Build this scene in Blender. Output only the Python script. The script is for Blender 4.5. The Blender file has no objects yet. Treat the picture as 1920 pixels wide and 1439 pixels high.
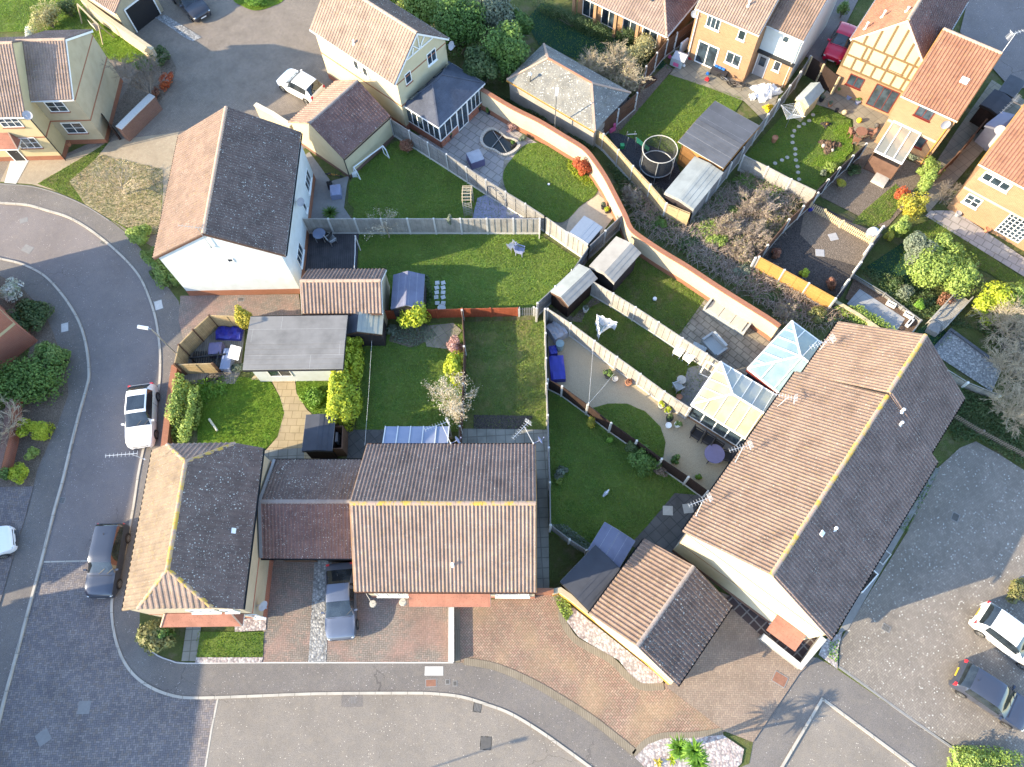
import bpy, bmesh, math, random
import numpy as np
from mathutils import Vector, Matrix
random.seed(7)
R_ = math.radians
sc = bpy.context.scene
# ---------------- camera ----------------
F_, T_, RO_, H_ = 1400.0, R_(23.1), R_(3.1), 45.0
ct, st, cr, sr = math.cos(T_), math.sin(T_), math.cos(RO_), math.sin(RO_)
_R = Vector((1, 0, 0)); _U = Vector((0, ct, st)); _F = Vector((0, st, -ct))
_X = cr*_R - sr*_U; _Y = sr*_R + cr*_U
cd = bpy.data.cameras.new('camera'); cam = bpy.data.objects.new('camera', cd); sc.collection.objects.link(cam)
cam.matrix_world = Matrix(((_X.x, _Y.x, -_F.x, 0), (_X.y, _Y.y, -_F.y, 0), (_X.z, _Y.z, -_F.z, H_), (0, 0, 0, 1)))
cd.sensor_width = 36; cd.lens = 36*F_/1920; cd.clip_end = 2000; sc.camera = cam
def ray(px, py):
    return (_F + _X*((px-960)/F_) - _Y*((py-719.5)/F_))
def P(px, py, z=0.1):
    "real point at height z seen at photo position px, py"
    d = ray(px, py); return Vector((0, 0, H_)) + d*((H_-z)/-d.z)
def hit(px, py, o, n):
    d = ray(px, py); c = Vector((0, 0, H_)); return c + d*((o-c).dot(n)/d.dot(n))
# ---------------- light ----------------
EL, AZ = R_(21.5), R_(13.8)
sd = Vector((math.cos(AZ)*math.cos(EL), math.sin(AZ)*math.cos(EL), -math.sin(EL)))
sl = bpy.data.lights.new('sun', 'SUN'); sl.energy = 3.0; sl.angle = R_(0.5); sl.color = (1.0, 0.83, 0.56)
so = bpy.data.objects.new('sun', sl); sc.collection.objects.link(so); so.rotation_euler = sd.to_track_quat('-Z', 'Y').to_euler(); so.location = (-40, -10, 30)
wd = bpy.data.worlds.new("World"); sc.world = wd; wd.use_nodes = True
sky = wd.node_tree.nodes.new('ShaderNodeTexSky'); sky.sky_type = 'NISHITA'; sky.sun_disc = False
sky.sun_elevation = EL; sky.sun_rotation = math.atan2(-math.cos(AZ), -math.sin(AZ)) % (2*math.pi)
sky.air_density = 1.0; sky.dust_density = 0.6; sky.ozone_density = 1.5
bg = wd.node_tree.nodes['Background']; bg.inputs[1].default_value = 0.15
wd.node_tree.links.new(sky.outputs[0], bg.inputs[0])
sc.view_settings.view_transform = 'Standard'; sc.view_settings.look = 'None'; sc.view_settings.gamma = 1
sc.view_settings.exposure = 2.17
# ---------------- tagging / mesh helpers ----------------
COL = sc.collection
def tag(o, label=None, cat=None, group=None, kind=None):
    if label: o['label'] = label
    if cat: o['category'] = cat
    if group: o['group'] = group
    if kind: o['kind'] = kind
    return o
def empty(name, loc, label, cat, group=None):
    o = bpy.data.objects.new(name, None); COL.objects.link(o); o.location = loc; o.empty_display_size = .3
    return tag(o, label, cat, group)
def origin(o):
    v = Vector(o.location)
    while o.parent: o = o.parent; v += Vector(o.location)
    return v
class MB:
    def __init__(s): s.v = []; s.f = []; s.m = []
    def face(s, pts, m=0):
        i = len(s.v); s.v += [tuple(p) for p in pts]; s.f.append(tuple(range(i, i+len(pts)))); s.m.append(m); return s
    def prism(s, pts, z0, z1, m=0, bottom=False):
        a = area(pts)
        if a < 0: pts = pts[::-1]
        s.face([(p[0], p[1], z1) for p in pts], m)
        n = len(pts)
        for i in range(n):
            p, q = pts[i], pts[(i+1) % n]
            s.face([(p[0], p[1], z0), (q[0], q[1], z0), (q[0], q[1], z1), (p[0], p[1], z1)], m)
        if bottom: s.face([(p[0], p[1], z0) for p in pts[::-1]], m)
        return s
    def box(s, o, ex, ey, ez, m=0):
        "box from corner o along three edge vectors"
        o = Vector(o); ex = Vector(ex); ey = Vector(ey); ez = Vector(ez)
        if ex.cross(ey).dot(ez) < 0: ex, ey = ey, ex
        c = [o, o+ex, o+ex+ey, o+ey, o+ez, o+ex+ez, o+ex+ey+ez, o+ey+ez]
        i = len(s.v); s.v += [tuple(p) for p in c]
        for q in ((3, 2, 1, 0), (4, 5, 6, 7), (0, 1, 5, 4), (1, 2, 6, 5), (2, 3, 7, 6), (3, 0, 4, 7)):
            s.f.append(tuple(i+k for k in q)); s.m.append(m)
        return s
    def cbox(s, c, w, d, h, rz=0, m=0):
        e = Vector((math.cos(rz), math.sin(rz), 0)); g = Vector((-math.sin(rz), math.cos(rz), 0))
        c = Vector(c); return s.box(c - e*w/2 - g*d/2, e*w, g*d, (0, 0, h), m)
    def bar(s, a, b, w, h=None, m=0):
        a = Vector(a); b = Vector(b); d = b-a
        if d.length < 1e-6: return s
        h = h or w; u = Vector((0, 0, 1)) if abs(d.normalized().z) < .95 else Vector((1, 0, 0))
        x = d.cross(u).normalized()*w; y = x.cross(d).normalized()*h
        return s.box(a - x/2 - y/2, x, d, y, m)
    def tube(s, pts, rad, n=6, m=0, cap=True):
        pts = [Vector(p) for p in pts]; rad = rad if isinstance(rad, (list, tuple)) else [rad]*len(pts)
        base = len(s.v); pu = None
        for k, p in enumerate(pts):
            d = (pts[min(k+1, len(pts)-1)] - pts[max(k-1, 0)]).normalized()
            u = Vector((0, 0, 1)) if abs(d.z) < .9 else Vector((1, 0, 0))
            if pu is not None: u = pu
            x = d.cross(u).normalized(); y = x.cross(d); pu = y
            for j in range(n):
                a = 2*math.pi*j/n; s.v.append(tuple(p + (x*math.cos(a)+y*math.sin(a))*rad[k]))
        for k in range(len(pts)-1):
            for j in range(n):
                a = base+k*n+j; b = base+k*n+(j+1) % n; s.f.append((a, b, b+n, a+n)); s.m.append(m)
        if cap:
            s.f.append(tuple(base+(len(pts)-1)*n+j for j in range(n))); s.m.append(m)
            s.f.append(tuple(base+n-1-j for j in range(n))); s.m.append(m)
        return s
    def lathe(s, c, prof, n=16, m=0):
        c = Vector(c); base = len(s.v)
        for r, z in prof:
            for j in range(n):
                a = 2*math.pi*j/n; s.v.append((c.x+r*math.cos(a), c.y+r*math.sin(a), c.z+z))
        for k in range(len(prof)-1):
            for j in range(n):
                a = base+k*n+j; b = base+k*n+(j+1) % n; s.f.append((a, b, b+n, a+n)); s.m.append(m)
        s.f.append(tuple(base+(len(prof)-1)*n+j for j in range(n))); s.m.append(m)
        return s
    def build(s, name, mats, parent=None, smooth=False, loc=None, rot=0.0):
        mats = mats if isinstance(mats, (list, tuple)) else [mats]
        o0 = origin(parent) if parent is not None else (Vector(loc) if loc is not None else Vector((0, 0, 0)))
        me = bpy.data.meshes.new(name)
        V = np.array(s.v, dtype=float) - np.array(o0)
        me.from_pydata(V.tolist(), [], s.f)
        for m in mats: me.materials.append(m)
        if len(mats) > 1: me.polygons.foreach_set('material_index', s.m)
        autouv(me, rot, o0)
        if smooth:
            bm = bmesh.new(); bm.from_mesh(me); bmesh.ops.remove_doubles(bm, verts=bm.verts, dist=1e-4); bm.to_mesh(me); bm.free()
            me.polygons.foreach_set('use_smooth', [True]*len(me.polygons)); me.set_sharp_from_angle(angle=R_(32))
        me.update()
        o = bpy.data.objects.new(name, me); COL.objects.link(o)
        if parent is not None: o.parent = parent
        elif loc is not None: o.location = loc
        return o
def area(p):
    return sum(p[i][0]*p[(i+1) % len(p)][1]-p[(i+1) % len(p)][0]*p[i][1] for i in range(len(p)))/2
def autouv(me, rot, o0):
    uv = me.uv_layers.new(name='UVMap'); nf = len(me.polygons)
    if nf == 0: return
    nl = len(me.loops)
    N = np.empty(nf*3); me.polygons.foreach_get('normal', N); N = N.reshape(-1, 3)
    tot = np.empty(nf, dtype=np.int32); me.polygons.foreach_get('loop_total', tot)
    li = np.empty(nl, dtype=np.int32); me.loops.foreach_get('vertex_index', li)
    V = np.empty(len(me.vertices)*3); me.vertices.foreach_get('co', V); V = V.reshape(-1, 3) + np.array(o0)
    hz = np.abs(N[:, 2]) > .96
    t = np.stack([-N[:, 1], N[:, 0], np.zeros(nf)], 1); L = np.linalg.norm(t, axis=1)+1e-9; t /= L[:, None]
    t[hz] = (math.cos(rot), math.sin(rot), 0)
    b = np.cross(N, t); b[hz] = (-math.sin(rot), math.cos(rot), 0)
    fi = np.repeat(np.arange(nf), tot); p = V[li]
    out = np.stack([(p*t[fi]).sum(1), (p*b[fi]).sum(1)], 1).astype(np.float32)
    uv.data.foreach_set('uv', out.ravel())
def copy_tree(o, parent=None, mp=None):
    c = o.copy(); COL.objects.link(c); c.parent = parent
    for ch in list(o.children): copy_tree(ch, c)
    return c
def place(o, loc, rz=0, label=None, scale=1):
    o.location = loc; o.rotation_euler = (0, 0, rz); o.scale = (scale,)*3
    if label: o['label'] = label
    return o
# ---------------- materials ----------------
MT = {}
class NT:
    def __init__(s, name, rough=.85, spec=.3):
        s.mat = bpy.data.materials.new(name); s.mat.use_nodes = True; s.t = s.mat.node_tree
        s.b = s.t.nodes['Principled BSDF']; s.b.inputs['Roughness'].default_value = rough
        s.b.inputs['Specular IOR Level'].default_value = spec; MT[name] = s.mat
    def n(s, ty, **k):
        x = s.t.nodes.new(ty)
        for a, v in k.items(): setattr(x, a, v)
        return x
    def set(s, sock, v):
        if isinstance(v, bpy.types.NodeSocket): s.t.links.new(v, sock)
        elif v is not None:
            if hasattr(v, '__len__') and sock.type == 'RGBA' and len(v) == 3: v = (*v, 1)
            sock.default_value = v
    def m(s, op, a, b=None, c=None):
        x = s.n('ShaderNodeMath', operation=op); s.set(x.inputs[0], a)
        if b is not None: s.set(x.inputs[1], b)
        if c is not None: s.set(x.inputs[2], c)
        return x.outputs[0]
    def mix(s, f, a, b, mode='MIX'):
        x = s.n('ShaderNodeMix', data_type='RGBA', blend_type=mode); s.set(x.inputs[0], f); s.set(x.inputs[6], a); s.set(x.inputs[7], b)
        return x.outputs[2]
    def pos(s): return s.n('ShaderNodeNewGeometry').outputs['Position']
    def uv(s): return s.n('ShaderNodeTexCoord').outputs['UV']
    def noise(s, sc_, det=3, vec=None, rough=.5, col=False):
        x = s.n('ShaderNodeTexNoise'); s.set(x.inputs['Vector'], vec if vec is not None else s.pos())
        x.inputs['Scale'].default_value = sc_; x.inputs['Detail'].default_value = det; x.inputs['Roughness'].default_value = rough
        return x.outputs[1 if col else 0]
    def vor(s, sc_, vec=None, feat='F1', out=0, rnd=1):
        x = s.n('ShaderNodeTexVoronoi', feature=feat); s.set(x.inputs['Vector'], vec if vec is not None else s.pos())
        x.inputs['Scale'].default_value = sc_; x.inputs['Randomness'].default_value = rnd
        return x.outputs[out]
    def mr(s, v, a, b, c=0, d=1):
        x = s.n('ShaderNodeMapRange'); s.set(x.inputs[0], v)
        for i, k in enumerate((a, b, c, d)): x.inputs[i+1].default_value = k
        return x.outputs[0]
    def bump(s, h, st_=.5, dist=.02):
        x = s.n('ShaderNodeBump'); s.set(x.inputs['Height'], h); x.inputs['Strength'].default_value = st_; x.inputs['Distance'].default_value = dist
        s.t.links.new(x.outputs[0], s.b.inputs['Normal'])
    def col(s, c): s.set(s.b.inputs['Base Color'], c); return s
    def sca(s, vec, k):
        x = s.n('ShaderNodeVectorMath', operation='MULTIPLY'); s.set(x.inputs[0], vec); x.inputs[1].default_value = k; return x.outputs[0]
    def rotz(s, vec, a):
        x = s.n('ShaderNodeVectorRotate', rotation_type='Z_AXIS'); s.set(x.inputs['Vector'], vec); x.inputs['Angle'].default_value = a; return x.outputs[0]
    def brick(s, vec, w, h, mortar, c1, c2, cm, off=.5):
        x = s.n('ShaderNodeTexBrick'); s.set(x.inputs['Vector'], vec); x.offset = off; x.squash = 1
        for k, v in (('Scale', 1), ('Mortar Size', mortar), ('Brick Width', w), ('Row Height', h), ('Color1', c1), ('Color2', c2), ('Mortar', cm), ('Mortar Smooth', .1), ('Bias', 0)): s.set(x.inputs[k], v)
        return x.outputs[0], x.outputs[1]
def mulc(c, k): return tuple(min(1, a*k) for a in c[:3])
def plain(name, c, rough=.6, spec=.4, metal=0, var=.12, sc_=6, coat=0):
    t = NT(name, rough, spec); t.b.inputs['Metallic'].default_value = metal
    if coat: t.b.inputs['Coat Weight'].default_value = coat; t.b.inputs['Coat Roughness'].default_value = .08
    if var: t.col(t.mix(t.noise(sc_, 4), mulc(c, 1-var*1.6), mulc(c, 1+var*1.6)))
    else: t.col(c)
    return t.mat
def stains(t, c, amt=.35, sc_=.5, dark=(.3, .3, .3)):
    a = t.mr(t.noise(sc_, 5, rough=.6), .42, .68); return t.mix(t.m('MULTIPLY', a, amt), c, dark, 'MULTIPLY')
def speck(t, c, sc_, thr, colr, amt=1.0, mask=None):
    d = t.vor(sc_); f = t.m('LESS_THAN', d, thr)
    if mask is not None: f = t.m('MULTIPLY', f, mask)
    f = t.m('MULTIPLY', f, amt); return t.mix(f, c, colr)
def m_asphalt(name, c, k=1.0, warm=0):
    t = NT(name, .9, .25)
    a = t.noise(26, 4, rough=.85); b = t.noise(.30, 5, rough=.6); g = t.noise(2.6, 4, rough=.7)
    x = t.mix(t.mr(a, .32, .68), mulc(c, .5), mulc(c, 1.55)); x = t.mix(t.m('MULTIPLY', t.mr(b, .38, .66), .4), x, mulc(c, .55)); x = t.mix(t.m('MULTIPLY', t.mr(g, .45, .7), .3), x, (c[0]*1.35, c[1]*1.28, c[2]*1.1))
    x = speck(t, x, 6.5, .13, mulc(c, 3.0), .85 * k, t.mr(t.noise(1.1, 3), .42, .6)); x = speck(t, x, 8, .13, mulc(c, .35), .5)
    dv = t.n('ShaderNodeVectorMath', operation='ADD'); t.set(dv.inputs[0], t.pos()); t.t.links.new(t.sca(t.noise(1.4, 4, col=True), (1.1, 1.1, 0)), dv.inputs[1])
    cr_ = t.vor(.16, vec=dv.outputs[0], feat='DISTANCE_TO_EDGE')
    f = t.m('MULTIPLY', t.m('LESS_THAN', cr_, .0022), t.mr(t.noise(.13, 1), .52, .6)); x = t.mix(t.m('MULTIPLY', f, .55), x, mulc(c, .4))
    t.col(x); t.bump(a, .5, .012); return t.mat
def m_herring(name, cs, joint, w=.105, rot=0.0, gap=.09, stain=.4, sp=0.0, warm=None):
    "interlocking herringbone block paving from cell arithmetic"
    t = NT(name, .9, .25)
    sx = t.n('ShaderNodeSeparateXYZ'); t.t.links.new(t.sca(t.rotz(t.pos(), rot), (1/w, 1/w, 1/w)), sx.inputs[0])
    x, y = sx.outputs[0], sx.outputs[1]
    i, j = t.m('FLOOR', x), t.m('FLOOR', y); a, b = t.m('FRACT', x), t.m('FRACT', y)
    k = t.m('FLOORED_MODULO', t.m('SUBTRACT', i, j), 4.0)
    def eq(v): return t.m('COMPARE', k, v, .1)
    g = gap
    l, r_ = t.m('LESS_THAN', a, g), t.m('GREATER_THAN', a, 1-g); d, u = t.m('LESS_THAN', b, g), t.m('GREATER_THAN', b, 1-g)
    H = t.m('LESS_THAN', k, 1.5)
    jt = t.m('MAXIMUM', t.m('MULTIPLY', H, t.m('MAXIMUM', d, u)), t.m('MULTIPLY', t.m('SUBTRACT', 1.0, H), t.m('MAXIMUM', l, r_)))
    for kk, e in ((0, l), (1, r_), (3, d), (2, u)): jt = t.m('MAXIMUM', jt, t.m('MULTIPLY', eq(float(kk)), e))
    bi = t.m('SUBTRACT', i, eq(1.0)); bj = t.m('SUBTRACT', j, eq(2.0))
    cb = t.n('ShaderNodeCombineXYZ'); t.set(cb.inputs[0], bi); t.set(cb.inputs[1], bj); t.set(cb.inputs[2], H)
    wn = t.n('ShaderNodeTexWhiteNoise', noise_dimensions='3D'); t.t.links.new(cb.outputs[0], wn.inputs[0])
    rp = t.n('ShaderNodeValToRGB'); t.t.links.new(wn.outputs[0], rp.inputs[0]); rp.color_ramp.interpolation = 'LINEAR'
    el = rp.color_ramp.elements
    while len(el) < len(cs): el.new(.5)
    for q, c in enumerate(cs): el[q].position = q/(len(cs)-1); el[q].color = (*c, 1)
    c = rp.outputs[0]
    c = t.mix(t.m('MULTIPLY', jt, .75), c, joint)
    if warm: c = t.mix(t.m('MULTIPLY', t.mr(t.noise(.45, 3), .45, .62), .5), c, warm)
    c = stains(t, c, stain, .7); c = t.mix(t.m('MULTIPLY', t.mr(t.noise(7, 3), .3, .7), .3), c, joint)
    if sp: c = speck(t, c, 5.5, .21, (.50, .49, .45), sp, t.mr(t.noise(2.2, 3), .42, .58))
    t.col(c); t.bump(t.m('SUBTRACT', 1.0, jt), .5, .012); return t.mat
def m_slab(name, c1, c2, cm, w, h, rot=0.0, mort=.012, stain=.35, off=.5, bevel=.5):
    t = NT(name, .85, .25); v = t.rotz(t.pos(), rot); c, f = t.brick(v, w, h, mort, c1, c2, cm, off)
    ix = t.vor(1/max(w, h)*.8, vec=v, out=1)
    c = t.mix(.35, c, t.mix(t.noise(1/w*.9, 2, vec=v), mulc(c1, .65), mulc(c2, 1.35)))
    c = stains(t, c, stain, 1.1); c = t.mix(t.m('MULTIPLY', t.mr(t.noise(18, 4), .3, .7), .25), c, mulc(c1, .55))
    t.col(c); t.bump(f, -bevel, .01); return t.mat
def m_grass(name, dark, lite, patch=None, pa=.5, ps=.6):
    t = NT(name, .95, .12)
    a = t.noise(22, 4, rough=.75); b = t.noise(1.1, 4, rough=.6); c2 = t.noise(5.5, 4, rough=.7)
    c = t.mix(t.mr(a, .3, .7), dark, lite); c = t.mix(t.m('MULTIPLY', t.mr(b, .38, .62), .6), c, (lite[0]*1.25, lite[1]*.95, lite[2]*1.1)); c = t.mix(t.m('MULTIPLY', t.mr(t.noise(.55, 5, rough=.7), .46, .62), .5), c, mulc(dark, .9))
    c = t.mix(t.m('MULTIPLY', t.mr(c2, .5, .72), .45), c, mulc(lite, 1.25))
    if patch: c = t.mix(t.m('MULTIPLY', t.mr(t.noise(ps, 5, rough=.65), .5, .66), pa), c, patch)
    t.col(c); t.bump(t.m('ADD', a, t.m('MULTIPLY', c2, 1.5)), 1.0, .11); return t.mat
def m_gravel(name, cs, sc_=13, bump=.8):
    t = NT(name, .9, .2); cc = t.vor(sc_, out=1); s = t.n('ShaderNodeSeparateColor'); t.t.links.new(cc, s.inputs[0])
    rp = t.n('ShaderNodeValToRGB'); t.t.links.new(s.outputs[0], rp.inputs[0]); el = rp.color_ramp.elements
    while len(el) < len(cs): el.new(.5)
    for q, c in enumerate(cs): el[q].position = q/(len(cs)-1); el[q].color = (*c, 1)
    d = t.vor(sc_); c = t.mix(t.m('MULTIPLY', t.mr(d, .35, .8), .7), rp.outputs[0], mulc(cs[0], .4)); t.col(c)
    t.bump(t.m('SUBTRACT', 1.0, d), bump, .03); return t.mat
def m_tile(name, c, c2=None, lichen=.5, yellow=0.0, sp=6, spt=.2):
    "concrete roof tiles: colour changes tile by tile, weathering and lichen spots"
    t = NT(name, .88, .25); c2 = c2 or mulc(c, .72)
    b, f = t.brick(t.uv(), .4, .34, .004, c, c2, mulc(c, .55), 0)
    x = t.mix(.35, b, t.mix(t.noise(3.1, 4), mulc(c, .6), mulc(c, 1.5))); x = stains(t, x, .4, .9)
    x = speck(t, x, sp, spt, (.50, .50, .46), lichen, t.mr(t.noise(1.6, 3), .45, .6))
    x = speck(t, x, 9, .19, (.42, .42, .38), lichen*.8); x = speck(t, x, 7.3, .2, mulc(c, .35), .5)
    if yellow: x = t.mix(t.m('MULTIPLY', t.mr(t.noise(4.5, 4, rough=.7), .56, .62), yellow), x, (.50, .33, .03))
    t.col(x); return t.mat
def m_brickwall(name, c1, c2, cm=(.38, .34, .28), w=.225, h=.075, stain=.2):
    t = NT(name, .9, .2); c, f = t.brick(t.uv(), w, h, .010, c1, c2, cm); c = stains(t, c, stain, .8); c = t.mix(.18, c, t.mix(t.noise(9, 3), mulc(c1, .6), mulc(c2, 1.4)))
    t.col(c); t.bump(f, -.3, .008); return t.mat
def m_render(name, c, stain=.2):
    t = NT(name, .9, .2); a = t.noise(30, 3); x = t.mix(a, mulc(c, .93), mulc(c, 1.06)); x = stains(t, x, stain, 1.3, (.6, .58, .5)); t.col(x); t.bump(a, .2, .01); return t.mat
def m_wood(name, c, w=.1, horiz=False, stain=.35, gap=.006):
    t = NT(name, .85, .2); v = t.uv()
    if horiz: v = t.rotz(v, math.pi/2)
    cc, f = t.brick(v, w, 9.0, gap, mulc(c, .82), mulc(c, 1.15), mulc(c, .25), 0)
    g = t.noise(3, 5, vec=t.sca(t.uv(), (2, 14, 1) if horiz else (14, 2, 1))); cc = t.mix(.45, cc, t.mix(g, mulc(c, .55), mulc(c, 1.45))); cc = stains(t, cc, stain, 1.7)
    t.col(cc); t.bump(f, -.4, .01); return t.mat
def m_felt(name, c, strip=1.0, rough=.85, line=(.45, .45, .45)):
    t = NT(name, rough, .3); cc, f = t.brick(t.uv(), 6.0, strip, .006, c, mulc(c, .9), mulc(line, 1), .3)
    cc = t.mix(.3, cc, t.mix(t.noise(2.5, 5), mulc(c, .6), mulc(c, 1.4))); cc = stains(t, cc, .35, .8); t.col(cc); return t.mat
def m_leaf(name, c1, c2, c3=None, rough=.55, trans=.25):
    t = NT(name, rough, .3); r = t.n('ShaderNodeNewGeometry').outputs['Random Per Island']
    x = t.mix(r, c1, c2); x = t.mix(t.m('MULTIPLY', t.mr(t.noise(2.2, 2), .4, .65), .6), x, c3 or mulc(c2, 1.2)); t.col(x)
    if trans:
        tr = t.n('ShaderNodeBsdfTranslucent'); t.set(tr.inputs[0], x); mx = t.n('ShaderNodeMixShader'); mx.inputs[0].default_value = trans
        t.t.links.new(t.b.outputs[0], mx.inputs[1]); t.t.links.new(tr.outputs[0], mx.inputs[2])
        t.t.links.new(mx.outputs[0], t.t.nodes['Material Output'].inputs[0])
    return t.mat
def m_glass(name, c=(.02, .03, .04), rough=.05, spec=.8):
    t = NT(name, rough, spec); t.col(t.mix(t.mr(t.noise(1.5, 2), .4, .6), c, mulc(c, 2.2))); return t.mat
# ---------------- material set ----------------
m_asphalt('asphalt', (.19, .168, .163)); m_asphalt('asphalt_pale', (.215, .19, .165), 1.2); m_asphalt('pavement_asphalt', (.165, .150, .14), 1.2)
G1, G2, G3 = (.28, .245, .23), (.20, .175, .175), (.24, .215, .19)
m_herring('road_block', [G2, (.18, .165, .175), G1, (.22, .18, .16)], (.085, .08, .08), .115, 0.0, .10, .35)
m_herring('court_block', [(.22, .185, .155), (.27, .225, .18), (.24, .20, .17)], (.13, .11, .09), .11, .5, .09, .3)
m_herring('red_block', [(.36, .22, .175), (.31, .195, .155), (.40, .275, .21), (.28, .20, .16), (.37, .235, .18)], (.10, .085, .055), .115, R_(47), .13, .3, warm=(.36, .255, .155))
m_herring('drive_block', [(.28, .225, .195), (.23, .20, .175), (.33, .24, .20), (.27, .235, .20)], (.08, .075, .06), .11, 0.0, .10, .3, warm=(.33, .19, .155))
m_herring('tan_block', [(.30, .23, .18), (.26, .19, .15), (.33, .25, .19)], (.15, .125, .10), .11, R_(3), .09, .3)
m_herring('parking_block', [(.27, .235, .20), (.22, .19, .165), (.31, .27, .225)], (.15, .135, .12), .11, R_(-40), .12, .3, sp=.9)
m_herring('pale_block', [(.38, .31, .22), (.35, .28, .20), (.40, .335, .24)], (.26, .21, .15), .11, R_(20), .06, .3)
m_slab('kerb', (.48, .44, .38), (.42, .39, .34), (.15, .14, .12), .9, 2.0, 0, .02, .3)
m_slab('grey_slab', (.40, .37, .34), (.31, .285, .28), (.12, .11, .09), .62, .62, R_(42), .03, .25, .35)
m_slab('small_slab', (.30, .29, .25), (.22, .215, .19), (.10, .10, .08), .6, .6, 0, .03, .45, 0)
m_slab('sand_slab', (.44, .35, .21), (.37, .29, .18), (.20, .15, .08), .62, .5, R_(4), .025, .3, .4)
m_slab('dark_slab', (.12, .115, .11), (.09, .085, .08), (.05, .05, .05), .6, .6, R_(-37), .03, .4, 0)
m_slab('crazy_slab', (.33, .29, .22), (.24, .21, .17), (.09, .08, .06), .55, .42, R_(48), .035, .5, .3)
m_slab('old_slab', (.30, .265, .20), (.24, .215, .17), (.13, .12, .09), .75, .6, R_(57), .025, .35, 0)
m_slab('porch_tile', (.07, .05, .05), (.06, .045, .045), (.28, .26, .24), .55, .55, R_(-37), .04, .1, 0)
m_slab('terrace_slab', (.34, .34, .34), (.30, .30, .31), (.17, .17, .17), .6, .6, R_(-33), .015, .2, 0)
m_grass('grass', (.062, .12, .03), (.185, .29, .06)); m_grass('grass_lush', (.06, .14, .018), (.19, .33, .04))
m_grass('grass_patchy', (.075, .12, .035), (.18, .25, .07), (.28, .25, .10), .8); m_grass('grass_worn', (.065, .115, .025), (.165, .24, .055), (.20, .18, .08), .8, 1.2)
m_grass('turf_fake', (.02, .065, .035), (.035, .09, .05)); m_grass('scrub', (.06, .09, .03), (.15, .19, .06), (.22, .18, .12), .7, .9)
m_grass('weeds', (.10, .12, .03), (.20, .20, .06), (.27, .24, .17), .7, 1.4)
m_gravel('gravel_white', [(.46, .41, .40), (.36, .29, .28), (.56, .53, .50), (.22, .17, .17)], 8); m_gravel('gravel_grey', [(.33, .33, .33), (.20, .20, .20), (.45, .44, .42), (.12, .12, .12)], 9)
m_gravel('soil', [(.20, .16, .125), (.15, .12, .095), (.26, .21, .165)], 16); m_gravel('soil_dark', [(.07, .06, .055), (.10, .085, .075), (.05, .045, .045)], 14)
m_gravel('bark', [(.16, .10, .07), (.10, .07, .05), (.22, .15, .11)], 20); m_gravel('black_chips', [(.05, .05, .055), (.09, .09, .095), (.03, .03, .03)], 18); m_gravel('resin', [(.44, .36, .24), (.48, .40, .28), (.41, .335, .225)], 45, .15)
m_wood('deck', (.075, .07, .075), .14, False, .4, .012); m_wood('deck_pale', (.22, .20, .17), .14, False, .4, .012)
m_wood('wood_grey', (.24, .235, .23), .12); m_wood('wood_grey_h', (.25, .24, .23), .11, True); m_wood('wood_tan', (.42, .31, .17), .11); m_wood('wood_tan_h', (.43, .33, .19), .11, True)
m_wood('wood_orange', (.42, .23, .07), .12, True, .2, .004); m_wood('wood_red', (.33, .085, .04), .11); m_wood('wood_dark', (.035, .022, .018), .11); m_wood('wood_brown', (.13, .075, .05), .12); m_wood('wood_brown_h', (.15, .085, .06), .12, True)
m_wood('wood_cedar', (.40, .20, .07), .14, True, .2); m_wood('wood_cream', (.55, .44, .27), .13, True, .2); m_wood('wood_dark_h', (.055, .045, .045), .14, True); m_wood('wood_weathered', (.34, .32, .29), .3)
plain('concrete', (.50, .49, .47), .9, .2, sc_=8); plain('concrete_dark', (.22, .215, .21), .9, .2, sc_=5); plain('upvc', (.80, .80, .78), .35, .5, var=.03); plain('upvc_cream', (.68, .62, .46), .4, .5, var=.04)
plain('gutter_brown', (.10, .055, .04), .5); plain('gutter_black', (.02, .02, .022), .4); plain('gutter_white', (.72, .72, .7), .45, var=.05); plain('bargeboard', (.62, .56, .42), .6, var=.06); plain('orange_trim', (.52, .26, .05), .6, var=.08)
plain('frame_red', (.14, .025, .02), .5); plain('lead', (.20, .21, .24), .5, .5, .3); plain('metal', (.50, .50, .50), .35, .6, .8, .05); plain('alu', (.62, .62, .62), .4, .5, .2, .05); plain('steel_grey', (.30, .31, .32), .5, .5, .2, .05)
plain('black_plastic', (.018, .018, .02), .5); plain('white_plastic', (.75, .75, .75), .5, var=.04); plain('iron', (.10, .095, .09), .7, .4, .3, .2); plain('rust_iron', (.22, .11, .075), .85, .3, 0, .2); plain('terracotta', (.45, .20, .11), .8); plain('pot_grey', (.33, .33, .34), .8); plain('pot_black', (.03, .03, .035), .5); plain('stone', (.42, .39, .34), .9, .2)
plain('blue_tarp', (.03, .035, .30), .35, .5, var=.25, sc_=4); plain('cover_grey', (.33, .34, .38), .75, .3, sc_=4); plain('cover_purple', (.14, .13, .23), .75, .3, var=.08); plain('white_cloth', (.78, .78, .80), .9, .1, var=.05)
plain('rattan_dark', (.03, .028, .03), .7, var=.3, sc_=40); plain('rattan_grey', (.36, .37, .36), .8, var=.2, sc_=40); plain('toy_blue', (.03, .16, .5), .4, var=.03); plain('toy_red', (.55, .03, .04), .4, var=.03); plain('toy_yellow', (.65, .45, .03), .4, var=.03); plain('toy_green', (.05, .35, .12), .4, var=.03); plain('toy_pink', (.6, .12, .25), .4, var=.03); plain('toy_grey', (.35, .40, .42), .5, var=.03)
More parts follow.
